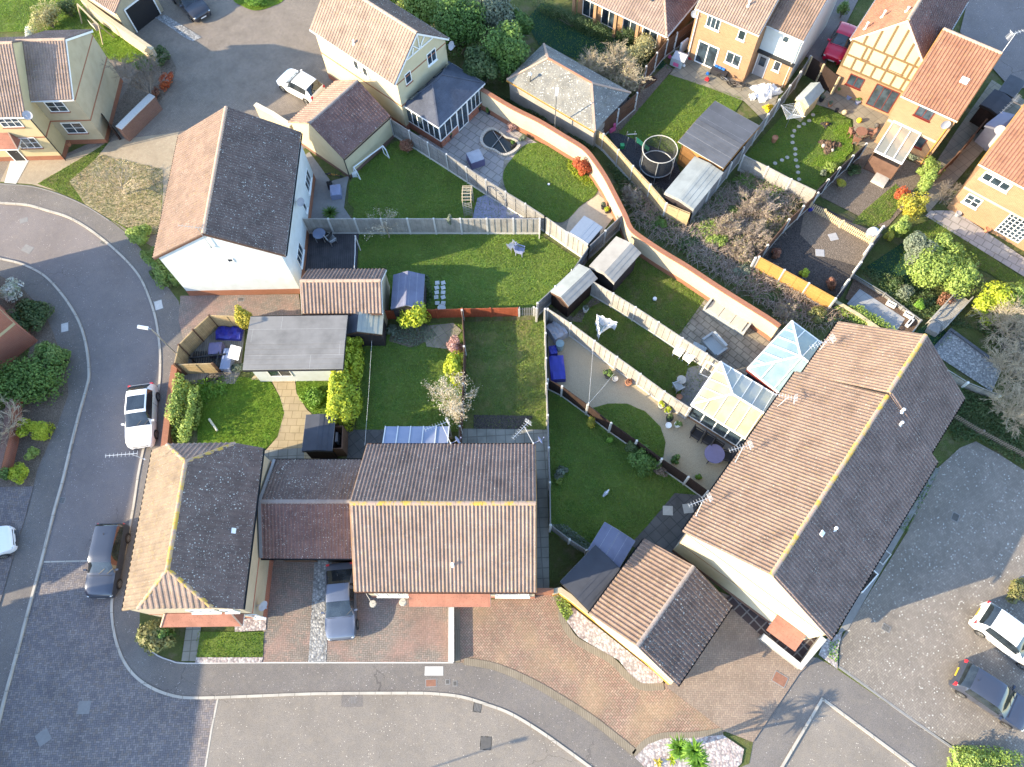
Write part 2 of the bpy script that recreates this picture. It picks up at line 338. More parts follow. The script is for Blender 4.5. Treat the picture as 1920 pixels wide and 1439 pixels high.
plain('tan_path', (.45, .36, .26), .8); plain('yellow_lichen', (.55, .36, .03), .9, .1); plain('bark_grey', (.20, .17, .14), .95, .1, var=.25, sc_=14); plain('bark_pale', (.42, .35, .25), .95, .1, var=.25, sc_=14); plain('twig', (.33, .27, .22), .9, .1, var=.3, sc_=20); plain('twig_dead', (.30, .23, .18), .95, .1, var=.35, sc_=9)
plain('patio_blue', (.24, .26, .38), .6, .4, var=.1, sc_=3); plain('screen_mesh', (.07, .07, .07), .7); plain('gull', (.72, .72, .74), .8, .2, var=.03); plain('gull_wing', (.36, .38, .42), .8, .2, var=.05); plain('beak', (.7, .4, .05), .5, var=0)
BR = (.40, .27, .20)
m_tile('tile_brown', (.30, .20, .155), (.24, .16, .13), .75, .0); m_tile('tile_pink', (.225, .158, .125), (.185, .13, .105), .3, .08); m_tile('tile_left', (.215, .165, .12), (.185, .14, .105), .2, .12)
m_tile('tile_shade_dark', (.165, .12, .105), (.12, .088, .08), 1.0, .0, 5.5, .20); m_tile('tile_shade_purple', (.215, .155, .135), (.165, .118, .105), .8, .0, 6, .16); m_tile('tile_terra', (.27, .135, .09), (.23, .11, .075), .1, .08)  # dark, purple: slopes turned from the sun, shade put into the colour
m_tile('tile_plum', (.20, .12, .105), (.14, .085, .08), .8, 0, 6, .17); m_tile('tile_buff', (.29, .21, .17), (.235, .17, .14), .3, .10); m_tile('tile_red', (.33, .15, .105), (.28, .125, .09), .05, 0); m_tile('slate_new', (.09, .10, .13), (.07, .08, .11), .05, 0, 9, .1)  # plum doubles as a shaded tile copy on slopes turned from the sun
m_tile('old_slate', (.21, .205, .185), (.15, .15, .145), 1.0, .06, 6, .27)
plain('ridge', (.44, .31, .23), .9, .2, var=.15, sc_=3); plain('ridge_grey', (.26, .22, .20), .9, .2, var=.2, sc_=4)
t = NT('ridge_yellow', .9, .2); t.col(t.mix(t.mr(t.noise(2.2, 4, rough=.65), .46, .60), (.34, .25, .20), (.46, .30, .06)))
m_render('render_cream', (.50, .42, .25)); m_render('render_white', (.56, .60, .61), .25); m_render('render_tan', (.42, .36, .25), .3); m_render('render_yellow', (.55, .48, .32)); m_render('render_pale', (.50, .46, .35), .22)
m_brickwall('brick_red', (.40, .13, .075), (.33, .105, .065), (.36, .26, .20)); m_brickwall('brick_buff', (.36, .20, .105), (.29, .155, .08), (.34, .27, .19)); m_brickwall('brick_cream', (.50, .42, .29), (.45, .375, .26), (.48, .43, .34)); m_brickwall('brick_band', (.33, .13, .075), (.27, .105, .06), (.30, .18, .12)); m_brickwall('brick_brown', (.20, .10, .075), (.15, .08, .065), (.22, .18, .15))
m_felt('felt_grey', (.20, .195, .19), .95); m_felt('felt_dark', (.10, .105, .12), 1.0); m_felt('felt_green', (.30, .32, .31), 1.0); m_felt('felt_black', (.055, .06, .075), 1.2); m_felt('felt_stone', (.33, .31, .28), 1.3); m_felt('felt_plank', (.15, .16, .23), .5)
m_glass('glass'); m_glass('glass_car', (.012, .016, .02), .04, 1.0); plain('curtain', (.55, .55, .55), .6, var=.3, sc_=5)
def m_poly(name, c, c2, rough=.25):
    t = NT(name, rough, .5); g = t.noise(1.2, 3); t.col(t.mix(t.mr(g, .4, .6), c, c2)); t.b.inputs['Alpha'].default_value = 1; return t.mat
m_poly('glass_blue', (.22, .30, .31), (.17, .25, .28), .3); m_poly('poly_cream', (.44, .39, .25), (.36, .31, .19), .5); m_poly('poly_grey', (.30, .33, .33), (.36, .37, .32), .3); m_poly('glass_greenhouse', (.19, .225, .33), (.23, .26, .36), .12); m_poly('corrugated', (.33, .32, .25), (.26, .27, .24), .4)
# translucent lean-to sheet
t = NT('poly_clear', .2, .5); t.col((.55, .55, .48)); t.b.inputs['Transmission Weight'].default_value = .55; t.b.inputs['Alpha'].default_value = .8
t = NT('netting', .9, .1); t.col((.05, .05, .05)); t.b.inputs['Alpha'].default_value = .55
t = NT('pond', .06, .6); t.col((.012, .014, .013))
M = MT
# ---------------- ground ----------------
def smooth(pts, n=5, closed=True):
    out = []; N = len(pts)
    for i in range(N if closed else N-1):
        p = [Vector(pts[(i+k) % N] if closed else pts[min(max(i+k, 0), N-1)]) for k in (-1, 0, 1, 2)]
        for j in range(n):
            u = j/n
            out.append(tuple(.5*((2*p[1])+(p[2]-p[0])*u+(2*p[0]-5*p[1]+4*p[2]-p[3])*u*u+(3*p[1]-p[0]-3*p[2]+p[3])*u**3)))
    if not closed: out.append(tuple(pts[-1]))
    return out
def tri(mb, pts3, m=0):
    from mathutils.geometry import tessellate_polygon
    for q in tessellate_polygon([[Vector(p) for p in pts3]]):
        f = [pts3[k] for k in q]; a = area(f)
        mb.face(f if a > 0 else f[::-1], m)
_ns = [0]; LAWNS = []
def sheet(name, px, mat, z=.1, skirt=0.0, sm=False, kind='structure', label=None, world=False, **k):
    _ns[0] += 1
    if z >= .1: z += _ns[0]*.00012
    pts = px if world else [P(x, y, z) for x, y in px]
    pts = [(p[0], p[1]) for p in pts]
    if sm: pts = smooth(pts, 6)
    if name == 'lawn': LAWNS.append((pts, z, mat))
    mb = MB(); tri(mb, [(p[0], p[1], z) for p in pts])
    if skirt:
        if area(pts) < 0: pts = pts[::-1]
        for i in range(len(pts)):
            p, q = pts[i], pts[(i+1) % len(pts)]; mb.face([(p[0], p[1], z-skirt), (q[0], q[1], z-skirt), (q[0], q[1], z), (p[0], p[1], z)])
    o = mb.build(name, M[mat]); return tag(o, label, kind=kind, **k)
def strip(name, px, w, z0, z1, mat, sm=True, kind='structure', side=0, parent=None):
    pts = [P(x, y, z1) for x, y in px]; pts = [Vector((p.x, p.y)) for p in pts]
    if sm: pts = [Vector(p) for p in smooth(pts, 6, False)]
    mb = MB(); L = []; Rr = []
    for i, p in enumerate(pts):
        d = (pts[min(i+1, len(pts)-1)]-pts[max(i-1, 0)]).normalized(); n = Vector((-d.y, d.x))
        L.append(p+n*w*(.5+side/2)); Rr.append(p-n*w*(.5-side/2))
    for i in range(len(pts)-1):
        a, b, c, d = L[i], L[i+1], Rr[i+1], Rr[i]
        mb.face([(d.x, d.y, z1), (c.x, c.y, z1), (b.x, b.y, z1), (a.x, a.y, z1)])
        mb.face([(d.x, d.y, z0), (c.x, c.y, z0), (c.x, c.y, z1), (d.x, d.y, z1)]); mb.face([(b.x, b.y, z0), (a.x, a.y, z0), (a.x, a.y, z1), (b.x, b.y, z1)])
    for p, q in ((L[0], Rr[0]), (Rr[-1], L[-1])): mb.face([(p.x, p.y, z0), (q.x, q.y, z0), (q.x, q.y, z1), (p.x, p.y, z1)])
    o = mb.build(name, M[mat], parent)
    if kind: o['kind'] = kind
    return o
tag(MB().face([(-900, -900, -.03), (900, -900, -.03), (900, 900, -.03), (-900, 900, -.03)]).build('ground', M['scrub']), kind='structure')
KR = [(-60, 372), (0, 380), (50, 384), (90, 395), (125, 406), (160, 425), (200, 455), (235, 487), (262, 520), (280, 560), (292, 600), (299, 650), (300, 690), (297, 730), (285, 780), (268, 845), (258, 895), (248, 960), (232, 1040), (213, 1110), (209, 1140), (211, 1170), (218, 1205), (232, 1240), (255, 1270), (290, 1293), (330, 1306), (370, 1309), (465, 1306), (600, 1301), (760, 1300), (810, 1301), (865, 1307), (920, 1324), (960, 1340), (1010, 1370), (1060, 1405), (1110, 1442), (1150, 1475)]
KL = [(-60, 470), (0, 485), (40, 495), (80, 515), (110, 545), (135, 580), (152, 615), (162, 655), (166, 700), (162, 725), (147, 778), (130, 845), (117, 900), (100, 960), (85, 1020), (70, 1078), (52, 1145), (32, 1220), (10, 1300), (0, 1340), (-20, 1420), (-40, 1500)]
sheet('road', KR + [(1300, 1560), (-500, 1560), (-40, 1500)] + KL[::-1][1:], 'asphalt', 0.0)
sheet('road', [(84, 1054), (167, 1052), (232, 1050), (213, 1110), (209, 1140), (211, 1170), (218, 1205), (232, 1240), (255, 1270), (290, 1293), (330, 1306), (370, 1309), (408, 1308), (385, 1439), (374, 1520), (-60, 1560), (-40, 1500), (-20, 1420), (0, 1340), (10, 1300), (32, 1220), (52, 1145), (70, 1078)], 'road_block', 0.004)
sheet('road', [(408, 1305), (465, 1306), (600, 1301), (760, 1300), (810, 1301), (865, 1307), (920, 1324), (960, 1340), (1010, 1370), (1060, 1405), (1110, 1442), (1150, 1475), (1200, 1540), (365, 1560), (385, 1439)], 'asphalt_pale', 0.006)
sheet('road', [(1543, 1310), (1700, 1428), (1800, 1500), (1850, 1560), (1400, 1560), (1465, 1441)], 'asphalt_pale', 0.004)
PR = [(-60, 335), (0, 343), (60, 348), (110, 362), (160, 384), (205, 412), (243, 442), (275, 480), (305, 525), (335, 565), (342, 600), (345, 640), (330, 690), (318, 780), (310, 830), (290, 900), (275, 1000), (262, 1100), (262, 1195), (290, 1225), (320, 1238), (350, 1243), (480, 1242), (850, 1242), (870, 1243), (930, 1255), (1000, 1285), (1060, 1320), (1120, 1360), (1190, 1417), (1240, 1460)]
sheet('pavement', PR + [(1240, 1500), (1180, 1500)] + KR[::-1], 'pavement_asphalt', .07, .09)
sheet('pavement', [(1210, 1560), (1395, 1432), (1412, 1392), (1500, 1262), (1530, 1232), (1562, 1250), (1712, 1352), (1950, 1500), (2000, 1560), (1860, 1560), (1700, 1428), (1543, 1308), (1465, 1441), (1400, 1560)], 'pavement_asphalt', .07, .09)
PL = [(-60, 500), (0, 517), (40, 540), (80, 580), (100, 625), (108, 650), (125, 680), (128, 740), (110, 790), (92, 830), (70, 880), (62, 912), (50, 960), (20, 1060), (0, 1130), (-60, 1330), (-80, 1500)]
sheet('pavement', KL + PL[::-1], 'pavement_asphalt', .07, .09)
strip('kerb', KR, .15, -.02, .11, 'kerb'); strip('kerb', KL, .15, -.02, .11, 'kerb')
strip('kerb', [(1400, 1560), (1465, 1441), (1543, 1309)], .14, -.02, .10, 'kerb', False); strip('kerb', [(1543, 1311), (1700, 1428), (1860, 1550)], .14, -.02, .10, 'kerb', False)
strip('road_marking', [(408, 1311), (396, 1370), (385, 1439), (375, 1500)], .10, 0, .016, 'kerb', False); strip('road_marking', [(82, 1054), (167, 1052), (228, 1050)], .09, 0, .012, 'kerb', False)
strip('kerb', [(-60, 337), (0, 345), (60, 350), (110, 364), (160, 386), (205, 414)], .06, 0, .115, 'concrete_dark'); strip('kerb', [(342, 600), (345, 640), (330, 690)], .06, 0, .115, 'concrete_dark')
strip('kerb', [(262, 1197), (290, 1226), (320, 1239), (350, 1244), (480, 1243), (850, 1243)], .06, 0, .125, 'concrete')
LAND = PR + [(1240, 1500), (1405, 1432), (1412, 1392), (1500, 1262), (1530, 1232), (1562, 1250), (1712, 1352), (1950, 1500), (2500, 1600), (2500, -500), (-700, -500), (-500, 330)]
sheet('ground', LAND, 'scrub', .085, .11)
sheet('ground', PL + [(-400, 1500), (-400, 480)], 'soil', .085, .11)
L1, L2, L3, L4, L5 = .100, .115, .130, .145, .160
# upper-left court and drives
sheet('courtyard', [(-60, 333), (0, 341), (60, 346), (110, 360), (160, 382), (205, 410), (243, 440), (300, 470), (420, 400), (520, 300), (640, 250), (720, 0), (700, -120), (240, -120), (180, 80), (230, 240), (100, 300), (-60, 290)], 'court_block', L1)
sheet('driveway', [(20, 300), (115, 297), (222, 262), (335, 248), (320, 330), (300, 440), (262, 440), (205, 410), (160, 382), (110, 360), (60, 346), (0, 341)], 'pale_block', L2)
sheet('lawn', [(208, 262), (178, 282), (70, 345), (110, 360), (160, 382), (205, 410), (250, 438), (300, 440), (306, 345), (250, 330), (170, 310)], 'grass_worn', L2+.002)
M['grass_dry'] = m_grass('grass_dry', (.38, .32, .19), (.48, .42, .26), (.52, .45, .31), .6)
sheet('lawn', [(190, 290), (306, 318), (300, 440), (262, 438), (205, 410), (160, 384), (130, 340)], 'grass_dry', L3, sm=False)
sheet('path', [(20, 300), (55, 300), (30, 345), (8, 343)], 'concrete', L3)
sheet('lawn', [(430, -60), (435, -5), (455, 12), (480, 20), (510, 12), (535, -5), (545, -60)], 'grass_lush', L3, sm=True)
sheet('flower_bed', [(180, 262), (205, 262), (222, 245), (300, 190), (325, 155), (330, 125), (310, 90), (285, 92), (215, 205), (200, 240)], 'soil', L3)
sheet('lawn', [(-100, -60), (160, -60), (215, 30), (285, 95), (240, 120), (200, 110), (100, 60), (-100, 60)], 'grass', L3)
sheet('lawn', [(175, 55), (200, 45), (240, 70), (280, 97), (240, 110), (205, 105)], 'grass_lush', L4)
sheet('gravel', [(290, 33), (310, 28), (365, 62), (378, 70), (362, 78), (345, 70), (320, 52)], 'gravel_grey', L3, kind='stuff')
# patios and lawns, middle
sheet('patio', [(580, 285), (620, 340), (655, 330), (650, 350), (645, 390), (660, 412), (575, 415), (560, 300)], 'concrete_dark', L3)
sheet('lawn', [(668, 325), (740, 265), (790, 270), (870, 320), (950, 385), (985, 412), (660, 414), (664, 392), (652, 378), (655, 345)], 'grass', L2)
sheet('patio', [(760, 265), (900, 205), (935, 225), (1010, 270), (990, 272), (960, 300), (942, 330), (935, 352), (850, 300)], 'grey_slab', L2)
sheet('path', [(935, 352), (942, 330), (945, 300), (960, 300), (1005, 270), (1080, 300), (1115, 345), (1160, 395), (1110, 462), (1060, 440), (1000, 395), (950, 370)], 'old_slab', L2+.002)
sheet('path', [(1070, 400), (1122, 365), (1160, 395), (1110, 462), (1060, 435)], 'tan_path', L3)
sheet('lawn', [(985, 272), (1015, 270), (1060, 290), (1090, 325), (1118, 345), (1117, 365), (1090, 385), (1066, 410), (1045, 417), (1005, 400), (960, 370), (945, 345), (945, 320), (962, 295)], 'grass', L4, sm=True)
sheet('patio', [(895, 372), (912, 365), (1000, 412), (885, 412)], 'patio_blue', L3)
sheet('lawn', [(672, 438), (1012, 440), (1088, 490), (1000, 578), (730, 582), (672, 505)], 'grass', L2)
sheet('decking', [(573, 436), (673, 436), (668, 505), (565, 508)], 'deck', .16, .1)
sheet('driveway', [(338, 555), (560, 552), (566, 598), (470, 600), (450, 592), (392, 592), (345, 650), (335, 600)], 'drive_block', L2)
sheet('decking', [(340, 690), (395, 600), (460, 610), (450, 700), (440, 720), (350, 720)], 'deck_pale', .14, .1)
sheet('lawn', [(372, 712), (440, 706), (505, 712), (525, 745), (533, 775), (520, 820), (495, 845), (370, 845)], 'grass_lush', L3, sm=False)
sheet('lawn', [(555, 715), (620, 712), (625, 780), (590, 780), (565, 755), (555, 735)], 'grass_lush', L3)
sheet('path', [(480, 700), (625, 700), (622, 715), (553, 714), (556, 738), (575, 768), (600, 790), (600, 860), (495, 862), (498, 845), (520, 820), (533, 775), (525, 745), (508, 712), (470, 712)], 'sand_slab', L4)
sheet('patio', [(494, 845), (570, 840), (570, 870), (494, 870)], 'small_slab', L5)
sheet('lawn', [(675, 655), (735, 610), (866, 605), (872, 810), (668, 808)], 'grass', L2)
sheet('lawn', [(866, 604), (1022, 600), (1026, 808), (866, 808)], 'grass_patchy', L2+.001)
sheet('flower_bed', [(888, 778), (1000, 780), (985, 806), (888, 806)], 'soil_dark', L4); sheet('patio', [(860, 804), (1026, 806), (1030, 1110), (1000, 1110), (1000, 860), (860, 845)], 'small_slab', L5)
sheet('patio', [(650, 806), (720, 806), (722, 860), (650, 860)], 'dark_slab', L5)
sheet('patio', [(790, 612), (850, 606), (866, 620), (840, 655), (800, 650)], 'old_slab', L4)
sheet('flower_bed', [(735, 610), (800, 608), (802, 640), (770, 652), (730, 640)], 'soil', L3)
# resin garden and neighbours
sheet('patio', [(1027, 590), (1070, 610), (1160, 675), (1250, 740), (1300, 790), (1420, 860), (1325, 922), (1027, 712)], 'resin', L2)
sheet('lawn', [(1112, 765), (1140, 757), (1175, 757), (1210, 772), (1238, 800), (1248, 830), (1243, 862), (1195, 830), (1146, 795)], 'grass', L4, sm=False)
sheet('lawn', [(1028, 715), (1105, 765), (1320, 930), (1265, 925), (1215, 985), (1190, 1015), (1110, 1040), (1033, 1000)], 'grass', L2)
sheet('patio', [(1265, 925), (1330, 930), (1290, 1030), (1260, 1060), (1180, 1022), (1215, 985)], 'dark_slab', L4)
sheet('lawn', [(1030, 575), (1075, 510), (1110, 530), (1360, 690), (1290, 760), (1240, 730), (1070, 608)], 'grass_worn', L2)
sheet('ground', [(1030, 575), (1075, 595), (1110, 560), (1150, 555), (1100, 580), (1090, 605), (1062, 602)], 'soil', L3)
sheet('lawn', [(1110, 525), (1165, 420), (1200, 440), (1320, 530), (1330, 560), (1270, 640)], 'grass_worn', L2)
sheet('patio', [(1330, 550), (1470, 620), (1420, 720), (1355, 690), (1265, 640)], 'crazy_slab', L3)
sheet('patio', [(1290, 690), (1330, 680), (1450, 760), (1400, 880), (1270, 760)], 'concrete_dark', L3)
# drives along the front
sheet('driveway', [(500, 1045), (590, 1045), (578, 1242), (490, 1242)], 'drive_block', L2)
sheet('gravel', [(590, 1050), (622, 1050), (611, 1242), (578, 1242)], 'gravel_grey', L3, kind='stuff')
sheet('driveway', [(622, 1045), (860, 1105), (852, 1242), (611, 1242)], 'drive_block', L2+.001)
RD = [(858, 1130), (1035, 1115), (1060, 1130), (1060, 1160), (1080, 1195), (1150, 1235), (1190, 1280), (1230, 1290), (1245, 1285), (1360, 1372), (1300, 1385), (1240, 1385), (1210, 1395), (1190, 1417), (1120, 1360), (1060, 1320), (1000, 1285), (930, 1255), (870, 1243), (858, 1242)]
sheet('driveway', RD, 'red_block', L2)
M['edging'] = m_slab('edging', (.26, .22, .165), (.22, .185, .14), (.14, .12, .09), .12, 4, 0, .02, .3)
strip('path_edging', [(858, 1142), (858, 1242)], .3, .09, L4, 'edging', False)
for e in ([(1035, 1118), (1053, 1128), (1054, 1160), (1074, 1195), (1100, 1213), (1145, 1238), (1180, 1272), (1205, 1288), (1245, 1287)], [(1190, 1417), (1212, 1393), (1245, 1381), (1300, 1380), (1355, 1372)], [(870, 1240), (930, 1251), (1000, 1281), (1060, 1316), (1120, 1356), (1190, 1412)]):
    strip('path_edging', e, .38, .09, L4, 'edging')
sheet('gravel', [(1056, 1140), (1075, 1140), (1245, 1275), (1238, 1284), (1210, 1285), (1185, 1270), (1160, 1238), (1130, 1222), (1085, 1195), (1062, 1165)], 'gravel_white', L3, kind='stuff')
sheet('driveway', [(1245, 1285), (1300, 1180), (1350, 1110), (1400, 1130), (1500, 1215), (1520, 1235), (1500, 1262), (1412, 1392), (1360, 1372)], 'tan_block', L3)
sheet('driveway', [(1370, 1125), (1400, 1150), (1445, 1215), (1470, 1240), (1500, 1262), (1530, 1235), (1515, 1225)], 'tan_block', L4)
sheet('gravel', [(1190, 1420), (1215, 1396), (1245, 1385), (1300, 1384), (1355, 1378), (1395, 1405), (1390, 1432), (1350, 1470), (1240, 1470)], 'gravel_white', L4, kind='stuff')
sheet('patio', [(1355, 1125), (1385, 1110), (1480, 1180), (1535, 1200), (1500, 1245), (1425, 1190)], 'porch_tile', L5)
sheet('gravel', [(1545, 1200), (1580, 1185), (1572, 1215), (1570, 1255), (1535, 1228)], 'gravel_white', L5, kind='stuff')
sheet('car_park', [(1576, 1200), (1700, 1000), (1745, 890), (1800, 840), (1830, 828), (1870, 850), (1925, 885), (2300, 1050), (2300, 1650), (1950, 1500), (1711, 1350), (1572, 1250)], 'parking_block', L1)
sheet('path', [(1570, 1190), (1590, 1180), (1762, 880), (1735, 870)], 'concrete_dark', L3)
strip('kerb', [(1572, 1250), (1711, 1350), (1860, 1455)], .12, .05, .12, 'concrete_dark', False)
sheet('lawn', [(370, 1185), (495, 1185), (493, 1232), (368, 1232)], 'grass', L3); sheet('path', [(350, 1170), (378, 1170), (367, 1240), (340, 1240)], 'small_slab', L4)
sheet('gravel', [(368, 1233), (493, 1233), (490, 1243), (366, 1243)], 'gravel_white', L4, kind='stuff'); sheet('gravel', [(440, 1150), (500, 1150), (498, 1182), (440, 1185)], 'gravel_white', L4, kind='stuff')
# left estate side
sheet('driveway', [(-60, 915), (62, 912), (50, 960), (20, 1060), (0, 1130), (-60, 1320)], 'road_block', L2); sheet('lawn', [(-60, 620), (60, 640), (20, 760), (-60, 800)], 'scrub', L2)
# upper right gardens
sheet('lawn', [(985, 40), (1015, 5), (1190, 60), (1260, 130), (1150, 130), (1080, 110), (1010, 85)], 'turf_fake', L3)
sheet('lawn', [(1155, 250), (1255, 140), (1395, 185), (1345, 260), (1280, 275), (1262, 290)], 'grass', L3)
sheet('patio', [(1255, 140), (1300, 85), (1470, 150), (1440, 235), (1395, 190), (1330, 165)], 'old_slab', L4)
sheet('flower_bed', [(1120, 245), (1250, 120), (1262, 130), (1160, 250)], 'soil', L3+.002); sheet('patio', [(1140, 250), (1160, 250), (1262, 290), (1300, 380), (1220, 345), (1160, 290)], 'black_chips', L4+.002)
sheet('lawn', [(1395, 295), (1470, 215), (1530, 195), (1595, 225), (1600, 262), (1585, 300), (1530, 358), (1440, 312)], 'grass', L3)
sheet('lawn', [(1520, 312), (1535, 290), (1560, 295), (1580, 280), (1574, 262), (1560, 248), (1570, 236), (1590, 232), (1597, 255), (1600, 282), (1580, 300), (1545, 312)], 'grass_lush', L4)
sheet('patio', [(1525, 195), (1590, 130), (1700, 190), (1640, 280), (1600, 270), (1600, 225), (1560, 205)], 'old_slab', L4+.001)
sheet('ground', [(1530, 358), (1625, 268), (1700, 300), (1760, 320), (1660, 430), (1540, 370)], 'soil', L3+.001); sheet('lawn', [(1596, 420), (1620, 395), (1655, 365), (1680, 345), (1700, 365), (1670, 410), (1640, 425)], 'grass_worn', L4)
sheet('ground', [(1430, 478), (1525, 380), (1650, 440), (1575, 560), (1440, 490)], 'soil_dark', L3+.002); sheet('ground', [(1510, 385), (1655, 440), (1610, 500), (1540, 480), (1500, 440)], 'soil', L4)
sheet('lawn', [(1680, 440), (1750, 410), (1930, 530), (1930, 560), (1850, 510)], 'grass_worn', L3); sheet('path', [(1745, 395), (1790, 395), (1930, 490), (1930, 525), (1735, 405)], 'grey_slab', L4)
sheet('lawn', [(1625, 500), (1700, 450), (1715, 540), (1640, 520)], 'turf_fake', L3)
sheet('flower_bed', [(1603, 518), (1730, 600), (1700, 635), (1585, 560)], 'bark', L4); sheet('patio', [(1612, 542), (1697, 598), (1678, 626), (1588, 570)], 'terrace_slab', .16, .06)
sheet('lawn', [(1740, 605), (1765, 615), (1790, 635), (1745, 660), (1715, 625)], 'turf_fake', L5)
sheet('gravel', [(1780, 617), (1880, 690), (1860, 735), (1745, 660)], 'gravel_grey', L5, kind='stuff')
sheet('road', [(1830, -60), (2100, -60), (2100, 200), (1890, 160), (1800, 60)], 'asphalt', L4)
sheet('driveway', [(1520, -60), (1640, -60), (1545, 125), (1500, 100), (1490, 60)], 'asphalt', L4); sheet('path', [(1860, 150), (1925, 190), (1740, 400), (1720, 360), (1790, 250)], 'old_slab', L4)
# ---------------- building library ----------------
class Fr:
    "local frame: origin O, ex along the front, ey into the building"
    def __init__(s, a, b, ze, L, W=None, world=None, az=None):
        A = P(*a, ze); B = P(*b, ze) if b else None
        if az is not None: e = Vector((math.cos(R_(az)), math.sin(R_(az)), 0))
        else: e = B-A
        s.W = W or e.length; s.ex = e.normalized(); s.ey = Vector((-s.ex.y, s.ex.x, 0)); s.O = Vector((A.x, A.y, 0)); s.L = L; s.ze = ze
        s.az = math.atan2(s.ex.y, s.ex.x)
    def p(s, x, y, z): return s.O + s.ex*x + s.ey*y + Vector((0, 0, z))
    def c(s): return s.p(s.W/2, s.L/2, 0)
def roof_slope(parent, poly, mat, name='roof_slope', sp=.2, course=.34, amp=.038, flat=False, thick=.05, step=.016):
    "corrugated tile sheet filling a convex polygon whose first two points are the eave"
    poly = [Vector(p) for p in poly]; e = (poly[1]-poly[0]).normalized(); n = e.cross(poly[2]-poly[0]).normalized()
    if n.z < 0: n = -n
    up = n.cross(e).normalized()
    if up.z < 0: up = -up
    o = poly[0]; S = [(p-o).dot(e) for p in poly]; Tt = [(p-o).dot(up) for p in poly]
    s0, s1, t1 = min(S), max(S), max(Tt)
    if flat: prof = [(0, 0)]; ns = max(1, int((s1-s0)/1.0))
    bm = bmesh.new(); cols = []
    if flat:
        k = max(1, int(round((s1-s0)/1.0))); cols = [(s0+(s1-s0)*i/k, 0) for i in range(k+1)]
    else:
        k = max(1, int(round((s1-s0)/sp))); w = (s1-s0)/k
        for i in range(k):
            for f_, h_ in ((0, 0), (.42, 0), (.50, .75), (.62, 1), (.80, 1), (.92, .75)): cols.append((s0+w*(i+f_), amp*h_))
        cols.append((s1, 0))
    rows = []; nr = max(1, int(math.ceil(t1/course)))
    for r in range(nr):
        rows.append((r*course, step)); rows.append(((r+1)*course, 0.0))
    prev = None
    for t_, h_ in rows:
        cur = [bm.verts.new(o+e*a+up*t_+n*(b+h_+.01)) for a, b in cols]
        if prev:
            for i in range(len(cols)-1): bm.faces.new((prev[i], prev[i+1], cur[i+1], cur[i]))
        prev = cur
    low = bm.verts[:] ; c = sum(poly, Vector())/len(poly)
    for i in range(len(poly)):
        p, q = poly[i], poly[(i+1) % len(poly)]; d = (q-p).cross(n).normalized()
        if d.dot(c-p) > 0: d = -d
        bmesh.ops.bisect_plane(bm, geom=bm.verts[:]+bm.edges[:]+bm.faces[:], plane_co=p, plane_no=d, clear_outer=True, dist=1e-5)
    # thickness skirt
    ed = [x for x in bm.edges if x.is_boundary]; r_ = bmesh.ops.extrude_edge_only(bm, edges=ed)
    for v in [x for x in r_['geom'] if isinstance(x, bmesh.types.BMVert)]: v.co -= n*((v.co-o).dot(n)+thick)
    bmesh.ops.recalc_face_normals(bm, faces=bm.faces)
    me = bpy.data.meshes.new(name); o0 = origin(parent)
    up_ok = sum(f.normal.dot(n)*f.calc_area() for f in bm.faces)
    if up_ok < 0: bmesh.ops.reverse_faces(bm, faces=bm.faces)
    for v in bm.verts: v.co -= o0
    bm.to_mesh(me); bm.free(); me.materials.append(M[mat])
    # uv from slope coordinates
    uv = me.uv_layers.new(name='UVMap'); V = np.empty(len(me.vertices)*3); me.vertices.foreach_get('co', V); V = V.reshape(-1, 3)+np.array(o0)-np.array(o)
    li = np.empty(len(me.loops), dtype=np.int32); me.loops.foreach_get('vertex_index', li)
    q = np.stack([V@np.array(e), V@np.array(up)], 1)[li].astype(np.float32); uv.data.foreach_set('uv', q.ravel())
    ob = bpy.data.objects.new(name, me); COL.objects.link(ob); ob.parent = parent; return ob
def ridge_tiles(parent, a, b, mat='ridge', r=.13, name='ridge_tiles', ln=.45):
    a = Vector(a); b = Vector(b); d = b-a; n = max(1, int(d.length/ln)); mb = MB(); u = d.normalized(); x = u.cross(Vector((0, 0, 1))).normalized(); z = x.cross(u)
    for i in range(n):
        p = a+d*(i/n); q = a+d*((i+1)/n)-u*.012
        ring = []
        for pt, rr in ((p, r), (q, r*.93)):
            ring.append([pt+x*rr*math.cos(t_)+z*(rr*.8*math.sin(t_)-.035) for t_ in [math.pi*k/6 for k in range(7)]])
        for k in range(6): mb.face([ring[0][k], ring[0][k+1], ring[1][k+1], ring[1][k]])
        mb.face(ring[0]); mb.face(ring[1][::-1])
    return mb.build(name, M[mat], parent)
def gutter(parent, a, b, mat='gutter_brown', r=.055, name='gutter'):
    a = Vector(a); b = Vector(b); d = (b-a).normalized(); x = d.cross(Vector((0, 0, 1))).normalized(); mb = MB(); P0, P1 = [], []
    for k in range(7):
        t_ = math.pi*(1+k/6); v = x*r*math.cos(t_)+Vector((0, 0, r*math.sin(t_))); P0.append(a+v); P1.append(b+v)
    for k in range(6): mb.face([P0[k], P0[k+1], P1[k+1], P1[k]]); mb.face([P1[k]*1.0-Vector((0, 0, .004)), P1[k+1]-Vector((0, 0, .004)), P0[k+1]-Vector((0, 0, .004)), P0[k]-Vector((0, 0, .004))])
    return mb.build(name, M[mat], parent)
